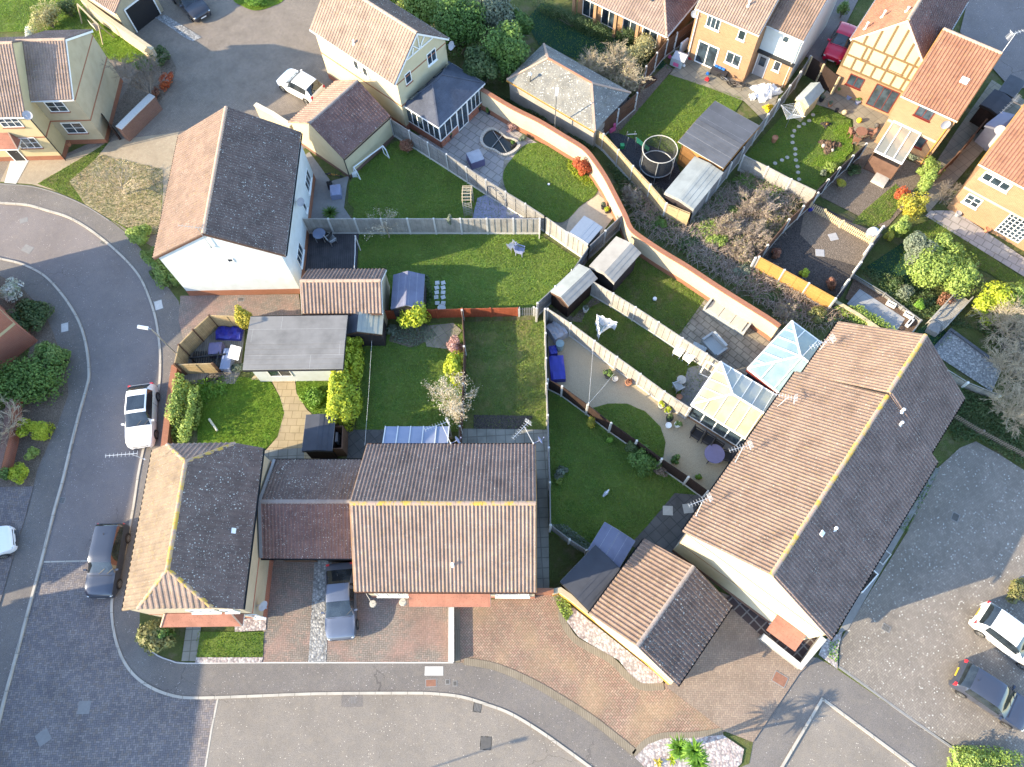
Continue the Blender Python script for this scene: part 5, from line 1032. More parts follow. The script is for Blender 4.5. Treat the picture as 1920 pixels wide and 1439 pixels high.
# slate conservatory on the yellow house
f = Fr((755, 197), (820, 238), 2.5, 5.3); CS = empty('conservatory', f.c(), 'conservatory with a dark slate hipped roof and roof windows facing the slab patio', 'conservatory'); p = f.p; W, L = 3.5, 5.3; z1 = 3.75
a, b, c, d = p(0, 0, 2.5), p(W, 0, 2.5), p(W, L, 2.5), p(0, L, 2.5); r1, r2 = p(1.35, 2.0, z1), p(1.35, 3.1, z1); w1, w2 = p(-.1, .2, 3.0), p(-.1, L-.2, 3.0)
for q, mt in (([a, b, r1], 'slate_new'), ([b, c, r2, r1], 'slate_new'), ([c, d, r2], 'slate_new'), ([d, a, r1, r2], 'slate_new')): roof_slope(CS, q, mt, flat=True, course=.2)
for u, v in ((a, r1), (b, r1), (c, r2), (d, r2), (r1, r2)): MB().bar(u+Vector((0, 0, .05)), v+Vector((0, 0, .05)), .12, .05).build('hip_tiles', M['slate_new'], CS)
for t0, t1 in ((.35, 1.05), (1.35, 2.05), (3.1, 3.8), (4.1, 4.7)): MB().box(p(.35, t0, 2.5+.35*.926+.03), f.ex*.5+Vector((0, 0, .463)), f.ey*(t1-t0), (-.03, 0, .08)).build('roof_window', M['glass'], CS)
for u, v in ((a, b), (b, c), (c, d)): MB().bar(u-Vector((0, 0, .05)), v-Vector((0, 0, .05)), .09, .09).build('gutter', M['upvc'], CS)
glazed_wall(CS, p(.1, .1, 0), p(W-.1, .1, 0), .1, 2.42, 6, .8, 'brick_red'); glazed_wall(CS, p(W-.1, .1, 0), p(W-.1, 2.1, 0), .1, 2.42, 3, .8, 'brick_red'); glazed_wall(CS, p(W-.1, 2.1, 0), p(W-.1, 3.3, 0), .1, 2.42, 2, .14, 'concrete', name='patio_door'); glazed_wall(CS, p(W-.1, 3.3, 0), p(W-.1, L-.1, 0), .1, 2.42, 4, .8, 'brick_red'); glazed_wall(CS, p(W-.1, L-.1, 0), p(.1, L-.1, 0), .1, 2.42, 5, .8, 'brick_red')
# lean-to greenhouse behind the terrace
f = Fr((718, 836), None, 2.35, 1.35, W=3.95, az=-3.2); LT = empty('lean_to', f.c(), 'lean-to with five bluish glass roof panels behind the terrace', 'lean-to'); p = f.p
glazed_roof(LT, [p(f.W, 1.3, 2.15), p(0, 1.3, 2.15), p(0, 0, 2.55), p(f.W, 0, 2.55)], 5, 'glass_greenhouse', 'alu')
glazed_wall(LT, p(f.W, 1.28, 0), p(0, 1.28, 0), .1, 2.12, 5, .4, 'brick_cream', 'alu'); glazed_wall(LT, p(0, 1.28, 0), p(0, 0, 0), .1, 2.12, 1, .4, 'brick_cream', 'alu')
# lean-to veranda on the brick wing
f = Fr((1625, 277), (1672, 296), 2.2, 2.6); f.O = fw.p(.45, 0, 0); f.ex, f.ey = fw.ex, fw.ey; LV = empty('veranda', f.O, 'clear-roofed veranda with white bars on the brick wing', 'veranda'); p = f.p
glazed_roof(LV, [p(0, -2.5, 2.15), p(2.1, -2.5, 2.15), p(2.1, .25, 2.6), p(0, .25, 2.6)], 3, 'poly_clear', bw=.07)
MB().bar(p(0, -2.5, 2.12), p(2.1, -2.5, 2.12), .1).build('gutter', M['upvc'], LV); MB().bar(p(0, .2, 2.62), p(2.1, .2, 2.62), .1).build('wall_plate', M['upvc'], LV)
for x in (.05, 2.05): MB().bar(p(x, -2.45, .1), p(x, -2.45, 2.1), .06).build('post', M['wood_brown'], LV)
MB().box(p(0, -2.42, .1), f.ex*.04, f.ey*2.6, (0, 0, 1.0)).build('side_screen', M['wood_brown_h'], LV); MB().box(p(.02, -2.45, .1), f.ex*2.0, f.ey*.04, (0, 0, 1.5)).build('front_screen', M['wood_brown_h'], LV)
# hot tub shelter style open box beside the small black shed
c0 = P(635, 835, .1); o = empty('storage_box', c0, 'open-topped red-brown timber box holding a white container', 'storage box')
m = MB(); 
for x, y, w, d in ((-.6, -.75, 1.2, .05), (-.6, .7, 1.2, .05), (-.6, -.7, .05, 1.4), (.55, -.7, .05, 1.4)): m.box(c0+Vector((x, y, 0)), (w, 0, 0), (0, d, 0), (0, 0, 1.5))
m.build('side_panel', M['wood_brown'], o); MB().box(c0+Vector((-.6, -.75, .3)), (1.2, 0, 0), (0, 1.45, 0), (0, 0, .02)).build('base', M['wood_dark'], o)
tag(MB().cbox(c0+Vector((-.1, .2, .33)), .55, .6, .7).build('container', M['pot_grey'], None), 'pale plastic container standing inside the red-brown timber box', 'container')
# ---------------- vegetation ----------------
m_leaf('leaf_yellow', (.34, .40, .03), (.52, .56, .05), (.22, .32, .03)); m_leaf('leaf_green', (.08, .155, .035), (.17, .28, .06), (.06, .12, .03)); m_leaf('leaf_dark', (.04, .08, .028), (.10, .155, .05), (.14, .17, .07))
m_leaf('leaf_mid', (.09, .17, .04), (.18, .28, .07), (.25, .32, .10)); m_leaf('leaf_laurel', (.14, .23, .04), (.30, .39, .09), (.38, .46, .12)); m_leaf('leaf_grey', (.13, .17, .11), (.24, .28, .19), (.18, .2, .15)); m_leaf('leaf_red', (.45, .07, .03), (.60, .20, .06), (.30, .05, .03)); m_leaf('leaf_russet', (.25, .09, .06), (.40, .20, .12), (.2, .12, .07))
m_leaf('leaf_gold', (.40, .36, .04), (.55, .45, .06), (.20, .25, .05)); m_leaf('leaf_lush', (.08, .20, .02), (.17, .33, .04), (.24, .36, .06)); m_leaf('leaf_olive', (.14, .16, .05), (.26, .26, .09), (.3, .26, .12)); m_leaf('blossom', (.55, .48, .40), (.72, .68, .55), (.45, .42, .30)); m_leaf('pink_twig', (.45, .25, .24), (.60, .40, .36), (.35, .22, .18)); m_leaf('bud_pale', (.40, .36, .16), (.52, .46, .25), (.36, .36, .14)); m_leaf('flower_white', (.6, .6, .55), (.8, .8, .76), (.2, .3, .1))
rng = np.random.default_rng(11)
def leafmesh(name, C, N, size, mat, parent=None, loc=None, jit=.6):
    n = len(C); N = N+rng.normal(0, jit, (n, 3)); N /= np.linalg.norm(N, axis=1)[:, None]+1e-9
    a = np.cross(N, rng.normal(size=(n, 3))); a /= np.linalg.norm(a, axis=1)[:, None]+1e-9; b = np.cross(N, a)
    s = size*rng.uniform(.55, 1.3, (n, 1)); a = a*s; b = b*s*.55; lift = N*s*.18
    V = np.stack([C-a, C+b+lift, C+a, C-b+lift], 1).reshape(-1, 3)
    o0 = np.array(origin(parent)) if parent is not None else np.array(loc); V = V-o0
    me = bpy.data.meshes.new(name); me.vertices.add(4*n); me.vertices.foreach_set('co', V.ravel().astype(np.float32))
    me.loops.add(4*n); me.loops.foreach_set('vertex_index', np.arange(4*n, dtype=np.int32)); me.polygons.add(n)
    me.polygons.foreach_set('loop_start', np.arange(n, dtype=np.int32)*4); me.polygons.foreach_set('loop_total', np.full(n, 4, dtype=np.int32))
    me.materials.append(M[mat]); me.update(calc_edges=True); o = bpy.data.objects.new(name, me); COL.objects.link(o)
    if parent is not None: o.parent = parent
    else: o.location = loc
    return o
def crown_pts(c, rx, ry, rz, n, clumps=None, rot=0, box=False, inner=.25):
    c = np.array(c); k = clumps or max(5, int(6+14*rx*ry)); ca, sa = math.cos(rot), math.sin(rot)
    u = rng.normal(size=(k, 3)); u /= np.linalg.norm(u, axis=1)[:, None]
    if box: cc = rng.uniform(-1, 1, (k, 3))*.82
    else: cc = u*rng.uniform(.25, .78, (k, 1))
    cr = rng.uniform(.26, .5, k); idx = rng.integers(0, k, n); d = rng.normal(size=(n, 3)); d /= np.linalg.norm(d, axis=1)[:, None]
    r = np.where(rng.random((n, 1)) < inner, rng.uniform(.3, .9, (n, 1)), rng.uniform(.85, 1.08, (n, 1)))
    q = cc[idx]+d*r*cr[idx][:, None]
    if box: q = np.clip(q, -1.04, 1.04)
    q[:, 2] = np.maximum(q[:, 2], -.98); loc = q*np.array([rx, ry, rz]); R2 = np.array([[ca, -sa, 0], [sa, ca, 0], [0, 0, 1]])
    out = loc@R2.T+c; N = (d*.8+q*.5+np.array([0, 0, .45]))@R2.T
    return out, N
def branches(mb, p, d, L, r, depth, spread=.55, kids=3, up=.15, minr=.005):
    p = Vector(p); d = Vector(d).normalized(); segs = [p]; rad = [r]; cur = p; n = 3
    for i in range(n):
        d = (d+Vector((random.gauss(0, .13), random.gauss(0, .13), random.gauss(0, .1)+up*.3))).normalized(); cur = cur+d*L/n; segs.append(cur); rad.append(max(minr, r*(1-.45*(i+1)/n)))
    mb.tube(segs, rad, 5 if r > .03 else 3, cap=False); tips = [cur]
    if depth > 0:
        for j in range(kids):
            k = random.randint(1, n); ax = Vector((random.gauss(0, 1), random.gauss(0, 1), random.gauss(0, .6))).normalized()
            nd = (d+ax*spread*random.uniform(.7, 1.5)+Vector((0, 0, up))).normalized()
            tips += branches(mb, segs[k], nd, L*random.uniform(.55, .85), max(minr, rad[k]*.62), depth-1, spread, kids, up, minr)
    return tips
def bush(px, py, r, h, mat, label, n=None, size=.07, cat='bush', name='bush', ry=None, rot=0, box=False, z0=.1, trunk=True, group=None, jit=.6, clumps=None):
    zc = z0+h/2; v = P(px, py, zc); base = Vector((v.x, v.y, .1)); o = empty(name, base, label, cat, group); ry = ry or r
    n = n or int(min(9000, 900+2600*r*ry*max(.6, h/2)))
    C, N = crown_pts((v.x, v.y, zc), r, ry, h/2, n, rot=rot, box=box, clumps=clumps)
    leafmesh('foliage', C, N, size, mat, o, jit=jit)
    # dense inner core of shaded leaves so no ground shows through the middle
    mb = MB()
    for j in range(4 if trunk else 0):
        a = 2*math.pi*j/4+random.random(); mb.tube([base, base+Vector((math.cos(a)*r*.3, math.sin(a)*ry*.3, h*.45)), base+Vector((math.cos(a)*r*.55, math.sin(a)*ry*.55, h*.8))], [.03+.01*h, .02, .008], 5)
    if trunk: mb.build('stem', M['bark_grey'], o)
    return o
def tree(px, py, r, h, mat, label, zt=1.5, n=5000, size=.1, clumps=None, cat='tree', trunk_r=.14, bark='bark_grey'):
    zc = (zt+h)/2; v = P(px, py, zc); base = Vector((v.x, v.y, .08)); o = empty('tree', base, label, cat)
    mb = MB(); tips = branches(mb, base, (0.05, .02, 1), zt+.4, trunk_r, 0, up=.3)
    for j in range(6):
        a = j*1.05+random.random()*.5; branches(mb, base+Vector((0, 0, zt*.9)), (math.cos(a)*.8, math.sin(a)*.8, .7), r*.8, trunk_r*.5, 2, kids=2)
    mb.build('trunk', M[bark], o)
    C, N = crown_pts((v.x, v.y, zc), r, r, (h-zt)/2, n, clumps=clumps or int(16+10*r)); leafmesh('crown', C, N, size, mat, o); return o
def bare_tree(px, py, r, h, label, bark='twig', leaf=None, nleaf=0, zt=.5, depth=4, kids=3, lsize=.05, cat='bare tree', trunk_r=.08, minr=.006, lean=(0, 0), limbs=5, base_px=None):
    v = P(*base_px, .1) if base_px else P(px, py, h*.5); base = Vector((v.x, v.y, .08)); o = empty('bare_tree', base, label, cat)
    t = MB(); top = base+Vector((lean[0], lean[1], zt)); t.tube([base, base.lerp(top, .5)+Vector((.03, .02, 0)), top], [trunk_r, trunk_r*.85, trunk_r*.7], 7); t.build('trunk', M[bark], o)
    mb = MB(); tips = []; c = P(px, py, h*.6); off = Vector((c.x-base.x, c.y-base.y, 0))*.6
    for j in range(limbs):
        a = 2*math.pi*j/limbs+random.random()*.6; d = Vector((math.cos(a)*r*.55, math.sin(a)*r*.55, (h-zt)*.6))+off
        tips += branches(mb, top, d, d.length*.62, trunk_r*.55, depth, .6, kids, .05, minr)
    b = mb.build('branches', M[bark], o)
    if leaf:
        T = np.array([list(tips[random.randrange(len(tips))]) for _ in range(nleaf)])+rng.normal(0, .10, (nleaf, 3)); leafmesh('foliage', T, rng.normal(size=(nleaf, 3)), lsize, leaf, o)
    return o
def spiky(px, py, r, h, mat, label, n=60, name='yucca', cat='plant', heads=((0, 0, 0),), base=None, trunk=False, w=.04):
    v = base or P(px, py, h); b = Vector((v.x, v.y, .1)); o = empty(name, b, label, cat); lf = MB(); tk = MB()
    for hx, hy, hz in heads:
        c = Vector((v.x+hx, v.y+hy, h+hz-.15 if trunk else .12)); 
        if trunk: tk.tube([b, b+Vector((hx*.4, hy*.4, (h+hz)*.5)), c], [.10, .08, .07], 7)
        for k in range(n):
            a = random.random()*6.283; e = random.uniform(-.25, 1.35); L = r*random.uniform(.75, 1.1); d = Vector((math.cos(a)*math.cos(e), math.sin(a)*math.cos(e), math.sin(e))); s = Vector((-d.y, d.x, 0)); s = s.normalized()*w if s.length > 1e-3 else Vector((w, 0, 0))
            p1 = c+d*L*.55; p2 = c+d*L-Vector((0, 0, L*.18)); lf.face([c-s*.6, c+s*.6, p1+s, p1-s]); lf.face([p1-s, p1+s, p2])
    lf.build('leaf_rosette', M[mat], o)
    if trunk: tk.build('trunk', M['bark_pale'], o)
    return o
def area_pts(poly_px, n, z=.1):
    pts = [P(x, y, z) for x, y in poly_px]; xs = [p.x for p in pts]; ys = [p.y for p in pts]; out = []
    pl = [(p.x, p.y) for p in pts]
    while len(out) < n:
        x, y = random.uniform(min(xs), max(xs)), random.uniform(min(ys), max(ys)); c = False
        for i in range(len(pl)):
            (x1, y1), (x2, y2) = pl[i], pl[i-1]
            if (y1 > y) != (y2 > y) and x < (x2-x1)*(y-y1)/(y2-y1)+x1: c = not c
        if c: out.append((x, y))
    return out
def brambles(poly, n, label, mat='twig_dead', h=.7, L=.9, w=.014, name='brambles'):
    mb = MB(); pts = area_pts(poly, n); cl = [(random.choice(pts), random.random()) for _ in range(max(4, n//70))]
    for x, y in pts:
        hh = h*min(1, .35+max([math.exp(-((x-c[0])**2+(y-c[1])**2)/2.2)*.9*k for c, k in cl])); a = random.random()*6.283; l = L*random.uniform(.4, 1.2); z = random.uniform(.1, hh)
        p0 = Vector((x, y, .09+z*.5)); d = Vector((math.cos(a), math.sin(a), random.uniform(-.1, .5))); p1 = p0+d*l*.5+Vector((0, 0, hh*.25)); p2 = p1+Vector((d.x, d.y, -.35)).normalized()*l*.5
        s = Vector((-d.y, d.x, 0)).normalized()*w*random.uniform(.5, 1.3); u = Vector((0, 0, w*.8))
        mb.face([p0-s, p0+s, p1+s, p1-s]); mb.face([p1-s, p1+s, p2+s*.4, p2-s*.4]); mb.face([p0-u, p0+u, p1+u, p1-u])
    return tag(mb.build(name, M[mat]), label, kind='stuff')
def cover(poly, n, mat, label, size=.07, h=.25, name='ground_cover'):
    pts = area_pts(poly, n); k = max(5, n//160); cc = [random.choice(pts) for _ in range(k)]; Z = []
    for x, y in pts: Z.append(.1+h*random.uniform(.2, 1)*min(1, .25+max(math.exp(-((x-a)**2+(y-b)**2)/.35) for a, b in cc)))
    C = np.array([(x, y, z) for (x, y), z in zip(pts, Z)]); N = np.tile(np.array([0, 0, 1.0]), (n, 1))
    return tag(leafmesh(name, C, N, size, mat, None, (C[0][0], C[0][1], .1), .8), label, kind='stuff')
# centre gardens
bush(775, 587, 1.15, 2.4, 'leaf_yellow', 'bright yellow-green round bush in front of the red fence', cat='bush', size=.11, n=3200)
bush(664, 648, .55, 1.9, 'leaf_yellow', 'small yellow-green top end of the tall hedge beside the flat roof', size=.1, n=1500); 
bush(648, 722, .95, 2.3, 'leaf_yellow', 'long tall yellow-green laurel hedge between two back lawns', ry=2.7, size=.10, n=11000, box=True, name='hedge', cat='hedge', rot=-.05)
bush(588, 745, .9, .7, 'leaf_lush', 'low spreading green shrub between the sandstone path and the hedge', n=2600, size=.08)
bush(850, 690, .62, 1.9, 'leaf_yellow', 'narrow yellow-green hedge on the fence between the terrace lawns', ry=1.2, size=.09, n=3200, name='hedge', cat='hedge', rot=.1)
bush(850, 648, .6, 1.5, 'pink_twig', 'pinkish bare twiggy shrub by the slab corner', n=2400, size=.06, jit=1.2)
bare_tree(842, 752, 1.5, 3.2, 'pale bare tree in blossom overhanging the glass lean-to', 'bark_pale', 'blossom', 2600, .5, 4, 3, .045, trunk_r=.07, limbs=7, minr=.007)
bush(457, 596, .62, 2.9, 'leaf_gold', 'tall narrow golden-green conifer at the corner of the flat-roofed outbuilding', size=.08, n=3400, cat='conifer', name='conifer', clumps=22)
bush(261, 437, .95, 1.5, 'leaf_laurel', 'rounded sunlit clipped bush next to the white house eave', size=.08, n=3200)
bush(298, 503, .75, 1.3, 'leaf_mid', 'shaded clipped hedge along the side of the white house', ry=1.7, rot=.55, size=.08, n=4200, box=True, name='hedge', cat='hedge')
bush(347, 768, .8, 1.7, 'leaf_laurel', 'pale green and cream hedge along the brick wall by the white parked car', ry=2.1, rot=-.08, size=.08, n=6500, name='hedge', cat='hedge', box=True)
cover([(370, 715), (420, 705), (430, 735), (380, 760)], 900, 'leaf_lush', 'tufts of low plants on the lush lawn', .07, .2)
bush(445, 690, .5, .5, 'leaf_grey', 'small shrub at the foot of the short tan fence panel', n=700)
bush(290, 1190, 1.25, 1.7, 'leaf_olive', 'spreading olive-green shrub in front of the corner house porch', size=.09, n=5200, ry=1.15)
bush(310, 1185, .5, 1.5, 'leaf_green', 'darker green shrub tucked under the corner house porch canopy', size=.08, n=1000)
bush(763, 274, .55, 1.4, 'leaf_russet', 'small reddish-leaved shrub by the grey slatted fence', n=1400, size=.06)
bush(1091, 312, .78, 1.9, 'leaf_red', 'fiery red rounded bush against the curved wall', n=4200, size=.07)
cover([(1066, 292), (1098, 322), (1118, 345), (1112, 360), (1085, 345), (1062, 315)], 1500, 'leaf_yellow', 'lime green edging plants around the red bush', .06, .12)
spiky(617, 396, .8, .5, 'leaf_green', 'spiky green yucca on the paving behind the white house', 90)
bare_tree(712, 408, 1.0, 3.0, 'small bare blossom tree leaning over the grey boarded fence', 'bark_pale', 'blossom', 500, .6, 3, 3, .04, trunk_r=.05, limbs=5, base_px=(730, 446))
bush(845, 412, .35, 1.5, 'leaf_grey', 'small grey-green climber topping the boarded fence', n=500, z0=.9)
bush(735, 620, .5, .6, 'leaf_grey', 'low grey plant beside the half-sunlit shed', n=700)
cover([(735, 615), (800, 608), (820, 630), (780, 652), (740, 640)], 1100, 'leaf_grey', 'low bedding plants along the red fence', .06, .2)
cover([(790, 515), (805, 520), (812, 560), (800, 580), (795, 550)], 500, 'leaf_dark', 'dark low plants beside the blue-grey shed', .07, .3)
bush(1205, 866, 1.05, 1.6, 'leaf_green', 'large rounded green shrub below the dark brown fence', n=4600, size=.07)
bush(1185, 838, .5, 1.3, 'leaf_dark', 'darker bush growing against the dark brown fence', n=1200)
bush(1110, 790, .42, .9, 'leaf_gold', 'small golden bush under the dark brown fence', n=1100, size=.06); bush(1145, 825, .3, .5, 'leaf_lush', 'tiny bright green plant at the lawn edge', n=400)
bush(1050, 885, .5, .7, 'leaf_grey', 'grey-green shrub at the left edge of the shaded lawn', n=1100); bush(1048, 900, .28, .5, 'leaf_laurel', 'small bright shrub just below the grey-green one', n=400)
bush(1240, 885, .5, .7, 'twig_dead', 'dead twiggy shrub against the lower dark brown fence', n=900, size=.05, jit=1.5); bush(1265, 862, .35, .8, 'leaf_green', 'potted green shrub on the gravel near the dark fence', n=600)
bush(1310, 893, .25, .5, 'leaf_lush', 'small sprig of leaves beside the diagonal house row', n=250)
cover([(1030, 985), (1060, 985), (1120, 1030), (1095, 1040), (1050, 1010)], 1400, 'leaf_grey', 'grey weeds behind the patched lean-to shed', .06, .3)
cover([(1035, 1112), (1062, 1118), (1075, 1150), (1062, 1165), (1052, 1150)], 900, 'leaf_laurel', 'weeds along the bend of the brick drive', .06, .14)
cover([(1740, 870), (1762, 880), (1700, 1000), (1680, 990)], 700, 'leaf_green', 'moss and weeds along the shaded house wall', .05, .08)
cover([(1555, 1205), (1572, 1200), (1570, 1245), (1550, 1230)], 160, 'leaf_lush', 'small weeds in the white gravel corner', .06, .12)
# front palm
spiky(1300, 1408, .74, 3.1, 'leaf_lush', 'multi-headed cordyline palm in the white gravel island', 110, 'palm', 'palm', ((0, 0, .2), (-.55, .1, -.6), (.25, -.5, -.35)), trunk=True, w=.045)
spiky(1262, 1425, .4, .5, 'leaf_yellow', 'small yellow spiky plant left of the palm', 40); spiky(1235, 1432, .35, .4, 'leaf_gold', 'tiny golden spiky plant at the edge of the gravel island', 30)
# left edge
for a in ((70, 705, 1.8, 2.6, 'leaf_green', 'big glossy green shrub at the bend of the left pavement'), (25, 720, 1.7, 2.4, 'leaf_green', 'wide green shrub right beside the red brick gable'), (95, 665, 1.1, 1.9, 'leaf_mid', 'bright-topped shrub at the pavement corner'), (25, 615, 1.4, 1.3, 'leaf_dark', 'dark shaded shrub above the spiky cordyline'), (60, 590, 1.3, 1.2, 'leaf_dark', 'dark ground-hugging shrub by the inner kerb')):
    bush(*a[:5], a[5], n=5200, size=.10)
bush(20, 545, .9, 1.2, 'flower_white', 'white flowering bush at the top of the left border', n=1500, size=.08)
spiky(45, 583, .7, .9, 'pink_twig', 'bronze spiky cordyline among the dark shrubs', 70)
bush(60, 810, 1.05, 1.3, 'leaf_yellow', 'square clipped yellow-green hedge by the left pavement', ry=.8, box=True, n=5200, size=.06, name='hedge', cat='hedge', rot=-.1)
bush(58, 850, .48, .8, 'leaf_laurel', 'small clipped green ball bush below the yellow hedge', n=1500, size=.05); bush(38, 888, .72, 1.0, 'leaf_yellow', 'yellow-green bush near the left driveway', n=2600, size=.06); bush(8, 888, .6, 1.0, 'leaf_mid', 'green bush cut by the left edge of the picture', n=1500, size=.06)
bare_tree(8, 795, 2.2, 2.6, 'pale bare spreading tree at the left edge', 'bark_pale', None, 0, .6, 4, 3, trunk_r=.1, limbs=8)
# top left
bare_tree(265, 138, 2.1, 3.6, 'grey bare tree over the shrub border of the tan house', 'bark_grey', None, 0, 1.2, 5, 3, trunk_r=.10, limbs=7, base_px=(295, 200), minr=.009)
bush(312, 150, .7, 1.0, 'leaf_red', 'rust red shrub at the edge of the block-paved court', n=1500, size=.07, ry=1.1); bush(300, 105, .8, 1.3, 'leaf_dark', 'dark green shrub at the tip of the cream coping wall', n=1800, ry=1.1); bush(270, 120, .9, 1.1, 'leaf_green', 'green shrub under the grey bare tree', n=1800)
bush(290, 175, .6, .6, 'leaf_russet', 'low russet shrub by the pale wall', n=800)
bare_tree(222, 345, 2.1, 2.6, 'budding pale bare tree on the dry front lawn', 'bark_pale', 'leaf_olive', 900, .7, 4, 3, .04, trunk_r=.09, limbs=8, minr=.009)
bush(85, 30, .9, 2.4, 'bud_pale', 'straw-coloured climber arch at the top left garden', ry=1.6, n=4200, size=.07, rot=-.5); bush(60, 62, .6, .9, 'flower_white', 'white flowering shrub above the tan house roof', n=700); bush(125, 15, .8, 1.8, 'leaf_dark', 'dark shrub behind the straw-coloured climber', n=1800); bush(480, 2, 1.0, .7, 'leaf_lush', 'lush green plants on the island at the top', n=1800)
# top centre trees
for a in ((950, 92, 1.9, 5.0, 'leaf_green', 'dense evergreen tree beside the old slate outbuilding'), (862, 42, 2.3, 5.5, 'leaf_green', 'large evergreen tree behind the slate conservatory'), (790, 10, 2.0, 4.6, 'leaf_laurel', 'sunlit evergreen tree right of the cream house ridge'), (900, 125, 1.4, 4.2, 'leaf_dark', 'dark evergreen by the conservatory roof'), (925, 20, 1.9, 4.6, 'leaf_grey', 'greyish evergreen at the top edge'), (975, 45, 1.0, 3.0, 'leaf_green', 'leafy arch shrub beside the artificial lawn'), (700, -25, 2.0, 5, 'leaf_green', 'evergreen behind the cream house at the top edge')):
    tree(*a[:5], a[5], zt=.8, n=9000, size=.12)
for (x0, y0), (x1, y1), lb in (((1003, 8), (1143, 68), 'long clipped dark hedge between the artificial lawn and the bungalow'), ((1158, 62), (1192, 76), 'short clipped dark hedge end by the bungalow corner')):
    a, b = P(x0, y0, .8), P(x1, y1, .8); L = (b-a).length; m = (x0+x1)/2, (y0+y1)/2
    bush(*m, L/2, 1.3, 'leaf_dark', lb, ry=.38, rot=math.atan2(b.y-a.y, b.x-a.x), box=True, n=int(1800*L/2), size=.06, name='hedge', cat='hedge', clumps=int(20*L))
a, b = P(1085, 150, .9), P(1235, 75, .9)
bush(1200, 95, 1.7, 2.2, 'bud_pale', 'pale budding hedge along the brown garden fence', ry=1.2, rot=.55, n=5200, size=.06, jit=1.5, name='hedge', cat='hedge')
for x, y, r, lb in ((1155, 125, 1.7, 'bare tangled hedge tree above the slate roof'), (1110, 128, 1.4, 'bare arching shrub reaching over the slate outbuilding'), (1180, 150, 1.2, 'bare twiggy shrub by the brown fence planters')):
    bare_tree(x, y, r, 2.6, lb, 'bark_pale', 'bud_pale', 500, .4, 4, 4, .05, trunk_r=.07, limbs=8, minr=.008)
# bramble land
BRP = [(1180, 345), (1225, 360), (1290, 410), (1340, 370), (1400, 330), (1500, 370), (1470, 420), (1410, 480), (1540, 570), (1600, 600), (1530, 615), (1480, 605), (1300, 490), (1185, 415)]
brambles(BRP, 3600, 'tangle of dead brown brambles between the curved wall and the fences', 'twig_dead', .8); brambles(BRP, 2600, 'tangle of pale dry stalks among the brambles', 'twig', .9)
cover([(1130, 300), (1180, 340), (1240, 390), (1300, 415), (1310, 470), (1190, 410), (1160, 350)], 5200, 'leaf_dark', 'dark green weeds below the sunlit tan fence', .08, .25); cover([(1300, 420), (1340, 415), (1355, 460), (1325, 470)], 2000, 'leaf_laurel', 'sunlit ivy patch in the brambles', .08, .5); cover([(1370, 340), (1400, 325), (1500, 365), (1480, 395), (1440, 380)], 2600, 'leaf_lush', 'bright nettles along the pale trellis fence', .07, .4)
cover(BRP, 7000, 'leaf_green', 'green leaves scattered through the brambles', .09, .5); cover([(1400, 420), (1440, 380), (1500, 380), (1460, 440), (1430, 470)], 2500, 'leaf_olive', 'olive weeds below the pale trellis fence', .08, .4); cover([(895, 170), (960, 190), (1100, 250), (1115, 262), (1110, 285), (1060, 250), (960, 195)], 4000, 'leaf_dark', 'ivy behind the curved wall', .08, .4)
cover([(1555, 580), (1610, 580), (1680, 625), (1600, 610)], 2400, 'leaf_laurel', 'pale ivy at the ridge end of the house row', .07, .6)
for x, y, r_, h_, mt, lb in ((1345, 452, .8, .9, 'leaf_laurel', 'sunlit green weed clump in the middle of the brambles'), (1240, 420, .7, .7, 'leaf_green', 'dark green clump beside the top of the curved wall'), (1290, 455, .8, .6, 'leaf_dark', 'dark clump halfway along the brambles'), (1395, 505, .8, .8, 'leaf_grey', 'greyish clump above the coping in the brambles'), (1450, 555, .9, .7, 'leaf_dark', 'dark clump between the curved wall and the orange fence'), (1375, 395, .7, .8, 'leaf_dark', 'dark ivy mound near the fence of the green-roofed shed'), (1530, 590, .9, .9, 'leaf_olive', 'olive bramble mound near the blue glass roof')):
    bush(x, y, r_, h_, mt, lb, n=1700, size=.07, ry=r_*.8, trunk=False)
for x, y, r_, h_, lb in ((1420, 385, 1.3, 1.7, 'pale dead shrub below the pale trellis fence'), (1365, 430, 1.1, 1.4, 'straw coloured bare shrub in the middle of the brambles'), (1415, 445, 1.2, 1.5, 'pinkish bare shrub left of the orange fence'), (1390, 475, .9, 1.2, 'lower pale bare shrub left of the orange fence'), (1470, 590, 1.0, 1.0, 'brown bare shrub between the blue glass roof and the orange fence'), (1185, 370, .8, 1.2, 'thin bare sapling below the sunlit tan fence')):
    bare_tree(x, y, r_, h_, lb, 'twig', 'bud_pale', 260, .2, 4, 4, .05, trunk_r=.04, limbs=9, minr=.009, cat='bare shrub')
